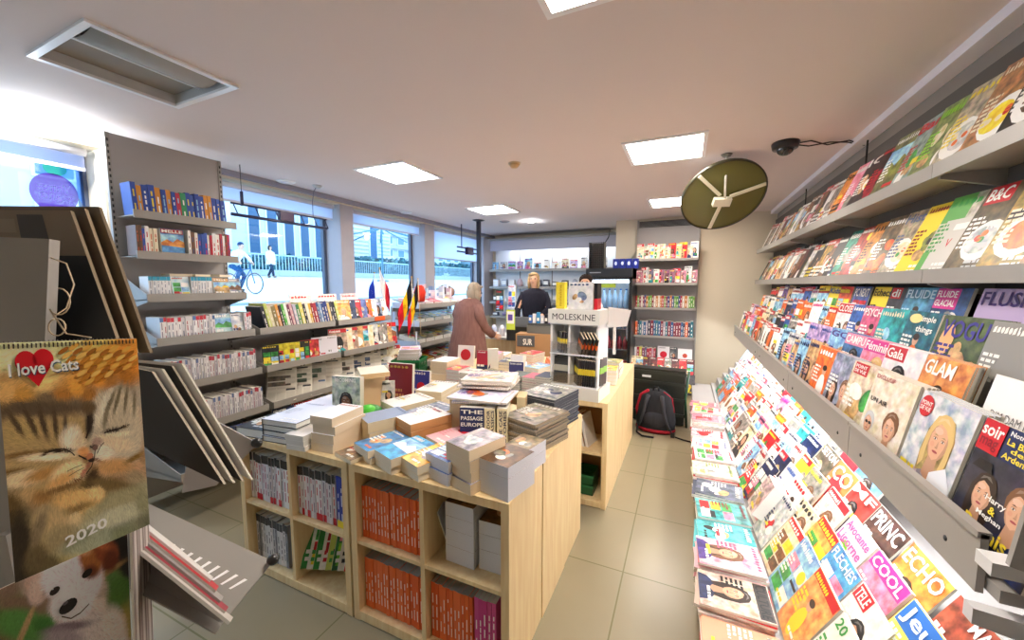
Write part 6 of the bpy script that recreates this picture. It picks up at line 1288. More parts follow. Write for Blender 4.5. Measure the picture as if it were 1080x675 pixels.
# on top of the fridge
cg = empty('wire_crate', (-1.33, 6.3, 1.9), .0, 'black wire crate standing on the fridge', 'crate'); q = MB()
for i in range(9): q.box(-.11 + i * .0275, -.105 + i * .0275, -.1, -.095, 0, .42, '#202024', 'plastic')
for i in range(13): q.box(-.11, .115, -.1, -.095, i * .034, i * .034 + .006, '#202024', 'plastic')
q.obj('grid', cg); MB().box(-.12, -.11, -.1, .1, 0, .42, '#202024', 'plastic').box(.11, .12, -.1, .1, 0, .42, '#202024', 'plastic').box(-.12, .12, .09, .1, 0, .42, '#5c5854', 'plastic').obj('frame', cg)
MB().tube([(.12, 0, .42), (.17, 0, .5), (.19, 0, .62)], .008, 6, '#202024', 'plastic').obj('handle', cg)
for k in range(4):
    t_ = empty('blue_canister', (-1.03 + .1 * k, 6.3, 1.9), 0, f"dark blue carton with pale emblem on top of the fridge, {ordn(k)} from left", 'box', 'dark blue cartons on the fridge')
    MB().box(-.045, .045, -.045, .045, 0, .15, '#1c2c84', 'plastic').obj('box', t_); q = MB(); ell(q, lambda x, z, k_: (x, -.0455, z), 0, .08, .02, .03, '#c8d4f0', 0); q.obj('emblem', t_)

# ================================================================== LIT BACK CABINET (behind the counter)
cb_ = empty('lit_wall_cabinet', (-4.0, 7.96, 0), 0, 'long wall cabinet with bright lit top behind the cashier', 'cabinet'); CWd = 2.75
MB().box(0, CWd, -.02, 0, .3, 2.62, '#e8ecf2', 'plastic').obj('back_panel', cb_)
MB().box(0, CWd, -.3, -.27, 2.38, 2.62, 'white', 'lavender_panel').obj('header', cb_); MB().box(0, CWd, -.34, -.02, 2.6, 2.64, '#7c8490', 'steel').obj('top', cb_)
MB().box(.4, CWd - .1, -.22, -.16, 2.42, 2.45, 'white', 'lamp_cabinet').obj('lamp', cb_)
CZ = [1.97, 1.6, 1.27, .95]
for z in CZ: s_ = MB().box(0, CWd, -.32, -.02, z - .02, z, '#98a4b4', 'steel').obj('shelf', cb_); MB().box(0, CWd, -.326, -.32, z - .04, z + .01, '#8c98a8', 'steel').obj('lip', s_)
for x in (.6, 1.35, 2.1): MB().box(x, x + .02, -.03, -.02, .4, 2.4, '#6c7480', 'steel').obj('slotted_strip', cb_)
rng = random.Random(61)
for r_, z in enumerate(CZ):
    for k in range(13):
        x = -3.9 + .2 * k + rng.uniform(-.02, .02); q = rng.random()
        if r_ == 0:
            mb = magazine(rsp(rng, ['white', 'silver', 'sky', 'white', 'cream', 'lilac']), rng.uniform(.12, .18), rng.uniform(.14, .24), .03, 800 + k, 1, 0); o = put(mb, 'gift_box', (x, 7.72, z + .001), 0, .1)
        else:
            cc = rng.choice([['#e4e4ec', '#3c3c48', '#a8b0c0', '#c8b0b8', '#ece8e4'], ['#2c2c30', '#c8c8d0', '#b8b858', '#485878', '#d8d4cc'], ['#8c7c9c', '#c8b8c8', '#384058', '#d8d8e0', '#c8a070']][min(r_ - 1, 2)]); hh = rng.uniform(.08, .19)
            mb = MB().loft([(0, 0, 0, .05, .05), (0, 0, hh * .5, .07, .055), (0, 0, hh * .8, .05, .05), (0, 0, hh, .02, .02)], 10, cc, 'plastic') if q < .5 else MB().box(-.06, .06, -.05, .05, 0, hh, cc, 'plastic').box(-.05, .05, -.051, -.05, hh * .3, hh * .8, 'white', 'print'); o = mb.obj('gift_box' if q >= .5 else 'wrapped_item', None, (x, 7.76, z + .001))
        tag(o, f"small shop item, {ordn(k)} from left on the {['lit top', 'second', 'third', 'lowest'][r_]} shelf behind the cashier", 'box', 'small goods on the shelves behind the cashier')
# poster cluster left of the cabinet
for k, (x, z, w_, h_, c_, n_) in enumerate([(-3.2, 1.15, .16, .4, '#3c4438', 'dark green rolled mat'), (-2.95, 1.2, .15, .45, '#d8dce8', 'white and red leaflet holder')]):
    mb = magazine(T(bg=c_, tcol='red', style='blocks', title=None, acc='blue'), w_, h_, .05, 50 + k, 1, 0); tag(put(mb, 'leaflet_holder', (x + .0, 6.5, z), .1, .05), n_ + ' on the counter beside the black pole', 'holder')

# ================================================================== COUNTER
ct = empty('sales_counter', (-2.9, 4.95, 0), 0, 'pale wooden sales counter with the till, in front of the cashier', 'counter')
MB().box(0, 1.4, 0, .5, 0, .86, '#c8a880', 'birch').obj('body', ct); MB().box(-.02, 1.42, -.02, .52, .86, .89, '#d8d4cc', 'plastic').obj('worktop', ct)
dk = empty('cardboard_display_box', (-1.75, 4.52, .0), .15, 'brown cardboard box unit in front of the till', 'box')
MB().box(-.23, .23, 0, .4, 0.0, 1.02, '#b08860', 'matte').obj('carton', dk); q = MB().box(-.21, .02, -.01, 0, .86, 1.0, '#4c5058', 'plastic'); text(q, lambda x, z, k: (x, -.011 - LYR * k, z), 'SUR', -.13, -.01, .88, .96, 'white', 1); q.obj('printed_panel', dk)
tl = empty('till', (-2.05, 4.72, .0), .1, 'black and grey till with card terminal on the counter', 'till')
MB().box(-.16, .16, 0, .25, 1.02 if False else .89, 1.08, '#2a2c30', 'plastic').obj('base', tl); MB().hexa([(-.14, .0, 1.08), (.14, .0, 1.08), (.14, .2, 1.08), (-.14, .2, 1.08), (-.14, .1, 1.2), (.14, .1, 1.2), (.14, .2, 1.2), (-.14, .2, 1.2)], '#44484e', 'plastic').obj('keypad', tl)
q = MB().box(-.12, .0, -.03, -.02, 1.06, 1.32, '#c4dc50', 'print').box(-.11, -.01, -.032, -.03, 1.14, 1.3, '#eeeeee', 'print').box(-.095, -.03, -.034, -.032, 1.18, 1.26, '#5c4ca0', 'print'); tag(q.obj('advert_card', None, (-2.02, 4.58, .0)), 'green and white advert card with a violet square in front of the till', 'card')
q = MB().box(-.17, .17, 0, .16, 1.021, 1.12, '#6c6c68', 'plastic').box(-.16, .16, .01, .15, 1.12, 1.15, '#50504e', 'plastic'); o = q.obj('storage_tray', None, (-1.7, 4.6, 0)); tag(o, 'grey tray of small goods on the brown box', 'tray')
for k in range(6):
    q = MB().box(-.02, .02, -.02, .02, 0, .1 + .02 * (k % 3), ['#3c6cb8', '#e8e8f0', '#3c8cc0', '#d8d8e0', '#202430', '#7c6cb0'][k], 'plastic').box(-.015, .015, -.0205, -.02, .03, .07, 'white', 'print'); tag(q.obj('small_carton', None, (-1.84 + .055 * k, 4.66, 1.151)), f"small carton standing in the grey tray, {ordn(k)} from left", 'box', 'small cartons in the grey tray')
for k in range(6):
    q = MB().loft([(0, 0, 0, .04, .04), (0, 0, .1, .045, .045), (0, 0, .16, .02, .02)], 10, ['#e8b8c8', '#d8dce8', '#b8c0d8', '#e8e4e8', '#c8a8b8', '#f0e8e8'][k], 'plastic'); tag(q.obj('sweet_jar', None, (-2.85 + .13 * k, 5.08, .891)), f"pale sweet tub on the counter, {ordn(k)} from left", 'tub', 'pale tubs on the counter')

# ================================================================== PEOPLE
def person(name, loc, rz, lb, joints, hairc, skinc, tops, hair='bob', legs='#22242c', extra=None, sc=1.0, face=True, wrap=None):
    """joints: overrides of the default standing skeleton (metres, facing -y)"""
    J = dict(pelvis=(0, 0, .95), belly=(0, 0, 1.08), chest=(0, 0, 1.30), neck=(0, .01, 1.47), chin=(0, -.01, 1.54), head=(0, -.01, 1.62), crown=(0, 0, 1.69),
             shl=(-.165, .01, 1.40), ell=(-.21, .02, 1.14), wrl=(-.20, -.06, .90), hdl=(-.195, -.09, .83), shr=(.165, .01, 1.40), elr=(.21, .02, 1.14), wrr=(.20, -.06, .90), hdr=(.195, -.09, .83),
             hil=(-.09, 0, .90), knl=(-.1, -.02, .50), anl=(-.1, .03, .09), tol=(-.1, -.13, .035), hir=(.09, 0, .90), knr=(.1, -.02, .50), anr=(.1, .03, .09), tor=(.1, -.13, .035)); J.update(joints)
    RD = dict(pelvis=(.12, .09), belly=(.105, .075), chest=(.1, .07), neck=(.052, .055), chin=(.06, .07), head=(.077, .09), crown=(.06, .07), shl=(.04, .04), ell=(.036, .036), wrl=(.026, .03), hdl=(.036, .018), shr=(.04, .04), elr=(.036, .036), wrr=(.026, .03), hdr=(.036, .018),
              hil=(.085, .085), knl=(.058, .058), anl=(.038, .042), tol=(.035, .025), hir=(.085, .085), knr=(.058, .058), anr=(.038, .042), tor=(.035, .025))
    E = [('pelvis', 'belly'), ('belly', 'chest'), ('chest', 'neck'), ('neck', 'chin'), ('chin', 'head'), ('head', 'crown'), ('chest', 'shl'), ('shl', 'ell'), ('ell', 'wrl'), ('wrl', 'hdl'), ('chest', 'shr'), ('shr', 'elr'), ('elr', 'wrr'), ('wrr', 'hdr'),
         ('pelvis', 'hil'), ('hil', 'knl'), ('knl', 'anl'), ('anl', 'tol'), ('pelvis', 'hir'), ('hir', 'knr'), ('knr', 'anr'), ('anr', 'tor')]
    N = list(J); V = [Vector(J[k]) * sc for k in N]; R = [(RD[k][0] * sc, RD[k][1] * sc) for k in N]; Ed = [(N.index(a), N.index(b_)) for a, b_ in E]
    for s, hd_, wr_ in (('l', 'hdl', 'wrl'), ('r', 'hdr', 'wrr')):   # fingers and thumb
        h_ = Vector(J[hd_]) * sc; w_ = Vector(J[wr_]) * sc; d = (h_ - w_).normalized(); side = d.cross(Vector((1, 0, 0) if abs(d.x) < .7 else (0, 0, 1))).normalized(); curl = d.cross(side)
        for k in range(4):
            L = (.062, .072, .068, .052)[k] * sc; p = h_ + side * (.027 - .018 * k) * sc; a = len(V); V += [p + d * .02, p + d * (.02 + L * .55), p + d * (.02 + L * .9) + curl * L * .3]; R += [(.0085, .0085), (.0078, .0078), (.0065, .0065)]; Ed += [(N.index(hd_), a), (a, a + 1), (a + 1, a + 2)]
        a = len(V); p = (h_ + w_) / 2 + side * .02; V += [p + side * .02, p + side * .035 + d * .03]; R += [(.011, .011), (.009, .009)]; Ed += [(N.index(hd_), a), (a, a + 1)]
    t_ = empty(name, loc, rz, lb, 'person')
    me = bpy.data.meshes.new('body'); me.from_pydata([tuple(v) for v in V], Ed, []); o = bpy.data.objects.new('body', me); COL.objects.link(o); o.parent = t_
    me.materials.append(MAT['skin_mat'])
    sk = o.modifiers.new('skin', 'SKIN'); lay_ = me.skin_vertices[0] if me.skin_vertices else None
    if lay_ is None:
        bpy.context.view_layer.objects.active = o
    if me.skin_vertices:
        for i, r_ in enumerate(R): me.skin_vertices[0].data[i].radius = r_
        me.skin_vertices[0].data[0].use_root = True
    su = o.modifiers.new('sub', 'SUBSURF'); su.levels = 2; su.render_levels = 2
    H = Vector(J['head']) * sc; C = Vector(J['crown']) * sc; up = (C - Vector(J['chin']) * sc).normalized(); fw = Vector((0, -1, 0)); fw = (fw - up * fw.dot(up)).normalized(); rt = fw.cross(up)
    if face:
        f = MB()
        for s in (-1, 1): f.ball(H + fw * .082 * sc + rt * s * .03 * sc + up * .012, .010 * sc, '#2c2420', 'plastic', 8, 6)
        f.obj('eyes', t_); f = MB(); f.ball(H + fw * .098 * sc - up * .015, (.011, .014, .02), skinc, 'matte', 8, 6); f.obj('nose', t_); MB().ball(H + fw * .088 * sc - up * .048 * sc, (.022, .008, .006), '#a84850', 'plastic', 8, 6).obj('mouth', t_)
    for s in (-1, 1): MB().ball(H + rt * s * .082 * sc - up * .005, (.01, .02, .028), skinc, 'matte', 8, 6).obj('ear', t_)
    hb = MB(); back = -fw
    hb.ball(H + up * .04 * sc + back * .032 * sc, (.09 * sc, .088 * sc, .085 * sc), hairc, 'cloth', 20, 12)
    if hair == 'bob':
        for s in (-1, 1): hb.ball(H + rt * s * .072 * sc - up * .045 * sc + back * .01, (.026 * sc, .05 * sc, .095 * sc), hairc, 'cloth')
        hb.ball(H - up * .03 * sc + back * .06 * sc, (.085 * sc, .05 * sc, .1 * sc), hairc, 'cloth')
        hb.ball(H + up * .08 * sc + fw * .035 * sc + rt * .02, (.06 * sc, .035 * sc, .02 * sc), hairc, 'cloth')
    hb.obj('hair', t_)
    for (nm, rings, colr) in tops: MB().loft(rings, 28, colr, 'cloth').obj(nm, t_)
    for nm, pts, r0, r1, colr in (extra or []): MB().tube([Vector(p) for p in pts], r0, 14, colr, 'cloth', r1).obj(nm, t_)
    for s, a in ((-1, 'l'), (1, 'r')):
        k, an, hi = Vector(J['kn' + a]) * sc, Vector(J['an' + a]) * sc, Vector(J['hi' + a]) * sc
        MB().tube([hi, k, an], .09 * sc, 12, legs, 'cloth', .055 * sc).obj('trouser_leg', t_)
        to = Vector(J['to' + a]) * sc; MB().ball((an + to) / 2 + Vector((0, 0, -.02 * sc)), (.045 * sc, .13 * sc, .04 * sc), '#1c1818', 'plastic').obj('shoe', t_)
    return t_
# customer in the brown coat, seen from behind, leaning to the counter
person('person', (-2.5, 4.18, 0), PI - .35, 'person with short grey-blond hair in a long brown coat, seen from behind', dict(neck=(0, -.04, 1.43), chin=(0, -.09, 1.48), head=(.0, -.12, 1.55), crown=(0, -.13, 1.62), ell=(-.23, -.06, 1.12), wrl=(-.18, -.26, 1.0), hdl=(-.17, -.33, .98), elr=(.23, -.06, 1.12), wrr=(.18, -.26, 1.0), hdr=(.17, -.33, .98)), '#a09484', 'skin',
       [('coat', [(0, .02, .42, .33, .25), (0, .02, .6, .32, .24), (0, .01, .85, .285, .21), (0, 0, 1.05, .245, .175), (0, -.01, 1.25, .23, .155), (0, -.02, 1.37, .225, .14), (0, -.03, 1.43, .17, .11), (0, -.04, 1.475, .085, .08)], '#7c5a54')],
       'bob', '#2c2430', [('sleeve', [(-.16, -.01, 1.38), (-.22, -.0, 1.26), (-.245, -.06, 1.12), (-.19, -.24, 1.01)], .075, .05, '#7c5a54'), ('sleeve', [(.16, -.01, 1.38), (.22, .0, 1.26), (.245, -.06, 1.12), (.19, -.24, 1.01)], .075, .05, '#7c5a54')])
# blond cashier facing us
person('person', (-2.16, 5.62, .12), .25, 'blond cashier in a dark top standing behind the counter', dict(head=(-.01, -.02, 1.60), elr=(.22, -.08, 1.16), wrr=(.14, -.28, 1.06), hdr=(.12, -.35, 1.04), ell=(-.25, -.06, 1.14), wrl=(-.22, -.30, .98), hdl=(-.21, -.38, .95)), '#b0946c', 'skin',
       [('top', [(0, 0, .85, .19, .14), (0, 0, 1.05, .18, .13), (0, 0, 1.25, .215, .14), (0, 0, 1.38, .215, .125), (0, .005, 1.435, .16, .1), (0, .01, 1.47, .075, .07)], '#1c1c28')],
       'bob', '#1c1c24', [('sleeve', [(-.15, .0, 1.39), (-.21, 0, 1.28), (-.255, -.05, 1.14), (-.225, -.27, .99)], .066, .042, '#1c1c28'), ('sleeve', [(.15, 0, 1.39), (.2, -.02, 1.28), (.23, -.08, 1.16), (.15, -.25, 1.07)], .066, .042, '#1c1c28')])
tag(MB().box(-.15, .15, -.15, .15, 0, .12, '#6c6058', 'matte').box(-.6, .7, .15, .5, 0, .12, '#6c6058', 'matte').box(-.6, .7, -.3, .15, 0, .12, '#6c6058', 'matte').obj('floor_platform', None, (-2.16, 5.75, 0)), 'low wooden platform the cashier stands on behind the counter', 'platform')
person('person', (-1.24, 5.15, 0), .1, 'person with short dark hair mostly hidden behind the notebook display', {}, '#2a201c', 'skin',
       [('top', [(0, 0, .85, .19, .14), (0, 0, 1.05, .18, .13), (0, 0, 1.25, .215, .14), (0, 0, 1.38, .215, .125), (0, .005, 1.435, .16, .1), (0, .01, 1.47, .075, .07)], '#d8d8dc')],
       'short', '#30343c', [('sleeve', [(-.15, 0, 1.39), (-.21, 0, 1.28), (-.22, .01, 1.14)], .066, .05, '#d8d8dc'), ('sleeve', [(.15, 0, 1.39), (.21, 0, 1.28), (.22, .01, 1.14)], .066, .05, '#d8d8dc')], sc=1.03)
# pedestrian and cyclist outside
person('pedestrian', (-20.5, 13.7, gz(-20.5)), 1.7, 'person in a short white coat walking along the far pavement', dict(knl=(-.1, -.2, .5), anl=(-.1, -.28, .1), tol=(-.1, -.42, .06), knr=(.1, .08, .5), anr=(.1, .32, .14), tor=(.1, .22, .04)), '#3c3028', 'skin',
       [('coat', [(0, 0, .72, .26, .18), (0, 0, .95, .22, .15), (0, 0, 1.25, .22, .14), (0, 0, 1.4, .17, .1), (0, 0, 1.46, .07, .06)], '#f0f0f0')], 'bob', '#203448', [('sleeve', [(-.16, 0, 1.38), (-.22, 0, 1.2), (-.21, -.06, .95)], .07, .05, '#f0f0f0'), ('sleeve', [(.16, 0, 1.38), (.22, 0, 1.2), (.21, -.06, .95)], .07, .05, '#f0f0f0')])
bx, by_ = -13.4, 7.95; bz_ = gz(bx)
bk = empty('bicycle', (bx, by_, bz_), 1.75, 'bicycle ridden past the window with its rider', 'bicycle')
def ring(r, c, w=.018, n=28): return [(0, c[0] + r * math.cos(2 * PI * i / n), c[1] + r * math.sin(2 * PI * i / n)) for i in range(n + 1)]
for yy in (-.52, .52): MB().tube(ring(.33, (yy, .345)), .018, 6, '#203040', 'plastic').obj('wheel', bk)
MB().tube([(0, -.52, .345), (0, -.38, .85), (0, -.36, .98)], .016, 6, '#1c5c8c', 'plastic').tube([(0, -.38, .8), (0, .02, .3), (0, .18, .82)], .016, 6, '#1c5c8c', 'plastic').tube([(0, -.38, .82), (0, .16, .78)], .016, 6, '#1c5c8c', 'plastic').tube([(0, .02, .3), (0, .52, .345), (0, .16, .78)], .012, 6, '#1c5c8c', 'plastic').obj('frame', bk)
MB().tube([(-.25, -.3, 1.0), (0, -.38, 1.0), (.25, -.3, 1.0)], .014, 6, '#202428', 'plastic').obj('handlebar', bk); MB().ball((0, .2, .86), (.07, .13, .035), '#202428', 'plastic').obj('saddle', bk)
person('cyclist', (bx - .02, by_ - .12, bz_ - .02), 1.75, 'cyclist in a pale top with dark cap riding past the window', dict(pelvis=(0, .15, .98), belly=(0, .1, 1.1), chest=(0, -.08, 1.3), neck=(0, -.18, 1.44), chin=(0, -.22, 1.5), head=(0, -.24, 1.58), crown=(0, -.23, 1.65), shl=(-.16, -.1, 1.38), ell=(-.22, -.25, 1.2), wrl=(-.22, -.36, 1.05), hdl=(-.22, -.4, 1.02), shr=(.16, -.1, 1.38), elr=(.22, -.25, 1.2), wrr=(.22, -.36, 1.05), hdr=(.22, -.4, 1.02),
       hil=(-.09, .12, .95), knl=(-.1, -.22, .75), anl=(-.1, -.02, .36), tol=(-.1, -.16, .3), hir=(.09, .12, .95), knr=(.1, -.18, .6), anr=(.1, .05, .2), tor=(.1, -.1, .14)), '#1c3c5c', 'skin',
       [('top', [(0, .15, .92, .18, .13), (0, .1, 1.1, .18, .13), (0, -.06, 1.3, .2, .14, .3), (0, -.14, 1.4, .14, .1, .3), (0, -.18, 1.45, .07, .06, .3)], '#e8ecf0')], 'short', '#1c4c74', [('sleeve', [(-.16, -.1, 1.38), (-.22, -.25, 1.2), (-.22, -.35, 1.06)], .06, .045, '#e8ecf0'), ('sleeve', [(.16, -.1, 1.38), (.22, -.25, 1.2), (.22, -.35, 1.06)], .06, .045, '#e8ecf0')])

# ================================================================== LEFT FOREGROUND: calendars and sloping pockets
def Pq(c):      # bilinear patch over four corners (bl, br, tr, tl): x in -w/2..w/2, z in 0..h
    A, B, C_, D_ = [Vector(p) for p in c]; n_ = (B - A).cross(D_ - A).normalized()
    if n_.dot(EYE - A) < 0: n_ = -n_
    def f(w, h):
        def P(x, z, k): u, v = x / w + .5, z / h; return (A * (1 - u) + B * u) * (1 - v) + (D_ * (1 - u) + C_ * u) * v + n_ * .0005 * k
        return P
    return f, n_
def slab(c, t, front, side='paper', smat='pages', back=None):
    A, B, C_, D_ = [Vector(p) for p in c]; nn = (B - A).cross(C_ - A); rd = D_ - EYE    # keep the sheet flat: fourth corner on the plane of the others
    if abs(nn.dot(rd)) > 1e-9:
        s_ = nn.dot(A - EYE) / nn.dot(rd)
        if .8 < s_ < 1.25: c = [A, B, C_, EYE + rd * s_]
    f, n_ = Pq(c); A, B, C_, D_ = [Vector(p) for p in c]; mb = MB(); o = -n_ * t
    mb.face([A, B, C_, D_], front, 'print'); mb.face([A + o, D_ + o, C_ + o, B + o], back or front, 'print')
    for a, b_ in ((A, B), (B, C_), (C_, D_), (D_, A)): mb.face([a, a + o, b_ + o, b_], side, smat)
    return mb, f, n_
def leaf(mb, P, x0, x1, z0, z1, col, k, mat): rect(mb, P, x0, x1, z0, z1, col, k, mat)
# cat calendar: the printed picture is laid down as many small colour strokes
def paint(mb, P, w, h, px, pts, n, seed, dirf, L=.006, W_=.001, gain=1.5, k0=1.0, blobs=()):
    BL = [(a, b_, rx, ry, math.cos(ro), math.sin(ro), _lin0('#' + c), so) for a, b_, rx, ry, ro, c, so in blobs]
    r = random.Random(seed); C = [(a, b_, _lin0('#' + c)) for a, b_, c in pts]
    def tone(u, v):
        sw = 0; c = [0, 0, 0]
        for a, b_, cc in C:
            q = 1 / (((a - u) ** 2 + (b_ - v) ** 2) ** 2.2 + 200); sw += q
            for t_ in range(3): c[t_] += q * cc[t_]
        c = [x_ / sw for x_ in c]
        for a, b_, rx, ry, co, si, cc, so in BL:
            dx, dy = u - a, v - b_; p_, q_ = (dx * co + dy * si) / rx, (-dx * si + dy * co) / ry; d_ = math.sqrt(p_ * p_ + q_ * q_)
            if d_ < 1 + so:
                f_ = min(1, max(0, (1 + so - d_) / (2 * so))); f_ = f_ * f_ * (3 - 2 * f_); c = [c[t_] * (1 - f_) + cc[t_] * f_ for t_ in range(3)]
        return c
    NX, NZ = 84, 112
    for i in range(NX):
        for j in range(NZ):
            x, z = -w / 2 + w * (i + .5) / NX, h * (j + .5) / NZ; c = tone(*px(x / w + .5, z / h)); g = gain * r.uniform(.93, 1.07)
            rect(mb, P, -w / 2 + w * i / NX, -w / 2 + w * (i + 1) / NX, h * j / NZ, h * (j + 1) / NZ, tuple(min(.95, q * g) for q in c) + ('lin',), .5)
    for i in range(n):
        x, z = r.uniform(-w / 2, w / 2), r.uniform(0, h); u, v = px(x / w + .5, z / h); c = tone(u, v)
        j = gain * r.uniform(.78, 1.2); c = tuple(min(.95, c[t_] * j) for t_ in range(3)) + ('lin',)
        a = dirf(u, v) + r.uniform(-.35, .35); dx, dz = math.cos(a), math.sin(a); l_, w_ = L * r.uniform(.6, 1.3), W_ * r.uniform(.7, 1.3); k = k0 + .5 * i / n
        mb.face([P(x - dx * l_, z - dz * l_, k), P(x - dz * w_, z + dx * w_, k), P(x + dx * l_, z + dz * l_, k), P(x + dz * w_, z - dx * w_, k)], c, 'print')
CW = [(-5, 362), (144, 357), (158, 553), (16, 615)]
def bil(Q):
    TL, TR, BR, BL = Q
    return lambda u, v: tuple((TL[i] * (1 - u) + TR[i] * u) * v + (BL[i] * (1 - u) + BR[i] * u) * (1 - v) for i in (0, 1))
def inv(Q, w, h):
    f_ = bil(Q)
    def g(px_, py_):
        u = v = .5
        for _ in range(25):
            a, b_ = f_(u, v); u += (px_ - a) / 150; v -= (py_ - b_) / 215
        return (u - .5) * w, v * h
    return g
q = [at(16, 615, .66), at(158, 553, .79), at(144, 357, .77), at(-5, 362, .64)]
mb, f, n_ = slab(q, .004, '#b0905c', 'paper', 'print', 'white'); P_ = f(.3, .4); P = lambda x, z, k: P_(min(max(x, -.15), .15), min(max(z, 0), .4), k)
fm = 'fur'; r = random.Random(12); bf = bil(CW); G_ = inv(CW, .3, .4)
KP = [(84,430,'5c4c34'),(88,440,'4c3c2c'),(90,460,'6c5c4c'),(84,455,'5c4c3c'),(80,462,'c0b098'),(78,470,'d8ccb8'),(60,478,'d8ccb4'),(52,480,'c8b898'),(28,440,'483c2c'),(36,436,'6c5c44'),(10,440,'584a38'),(56,440,'483e30'),(62,448,'a09078'),(40,446,'b09870'),(24,470,'947040'),(20,462,'b8a078'),(5,455,'8c7448'),(8,490,'7c5c34'),(30,488,'7c5c34'),(60,494,'d0a870'),(90,500,'5c4430'),(84,512,'64502c'),(70,516,'9c7c4c'),(45,508,'c8a878'),(40,520,'946c38'),(10,530,'5c4828'),(14,545,'443820'),(100,425,'c0b8a0'),(108,432,'d0c8b0'),(104,450,'d0c4b0'),(98,442,'786c54'),(112,425,'8c846c'),(118,430,'c0b8a0'),(125,420,'787058'),(132,430,'b0a890'),(132,445,'c8b8a0'),(125,458,'c8b49c'),(138,470,'a88c68'),(142,490,'b89470'),(118,500,'8c6c48'),(96,515,'58482c'),(104,525,'645838'),(100,470,'c8bca8'),(70,545,'c8b488'),(80,535,'c0a068'),(55,560,'6c5c3c'),(70,575,'b0ac88'),(95,565,'a0a488'),(125,565,'787c5c'),(150,520,'949070'),(10,372,'ecd9a0'),(60,370,'ecd494'),(100,363,'e0b868'),(40,400,'dcb874'),(5,415,'c89c5c'),(30,372,'f0dca4'),(110,372,'d8983c'),(135,368,'cc8834'),(95,385,'d89838'),(120,385,'c88430'),(138,382,'c07a28'),(100,398,'c8842c'),(75,408,'d0923c'),(60,418,'a87030'),(130,395,'a06420'),(20,418,'b8863c'),(88,416,'9c682c'),(112,402,'98642a'),
 (20,430,'6c5c48'),(45,425,'5c5040'),(70,430,'6c6050'),(80,440,'857560'),(15,450,'a08858'),(30,455,'a88c5c'),(50,450,'8c7858'),(65,458,'a89880'),(72,462,'d0c4b0'),(55,468,'b0a084'),(10,475,'8c6c3c'),(30,475,'a4824c'),(45,480,'bca88c'),(50,490,'b08c58'),(35,495,'a07c48'),(15,500,'b0a084'),(70,492,'dcc098'),(83,477,'c88c50'),(75,500,'dcc09c'),(60,505,'b09068'),(85,490,'b88060'),(20,512,'8c7450'),
 (25,515,'b89868'),(60,515,'b08850'),(85,525,'ccA86c'),(95,522,'ccac74'),(60,535,'a88854'),(45,545,'a09070'),(30,550,'7c6c4c'),(20,560,'4c4030'),(20,590,'3c3424'),(30,580,'70603c'),(50,570,'8c7848'),(62,580,'9c8c58'),(25,605,'2c2418'),(45,595,'5c5034'),
 (120,415,'a09884'),(140,420,'988c78'),(105,425,'a8a088'),(100,440,'c0b8a4'),(125,440,'b8a890'),(145,440,'a89078'),(115,448,'a8987c'),(140,455,'988068'),(130,470,'bca484'),(110,478,'ccbca4'),(148,480,'9c7c58'),(100,482,'c4b098'),(105,495,'bc9874'),(120,490,'b89468'),(140,500,'9c8868'),(90,452,'5c4c3c'),(92,468,'988878'),(95,505,'5c4430'),(100,515,'786848'),(120,515,'a08860'),(140,520,'8c8464'),(110,535,'908c74'),(130,530,'a8a688'),(148,535,'888468'),(120,552,'808068'),(100,562,'8c9078'),(80,572,'8c8c70'),(90,545,'a09870'),(155,545,'6c6c54'),(92,430,'6c5c40'),(86,448,'4c3c2c')]
def kd(u, v):
    if v < 420 - u * .1: return .35
    cx, cy = (62, 480) if u < 92 else (118, 480)
    return math.atan2(-(v - cy), u - cx)
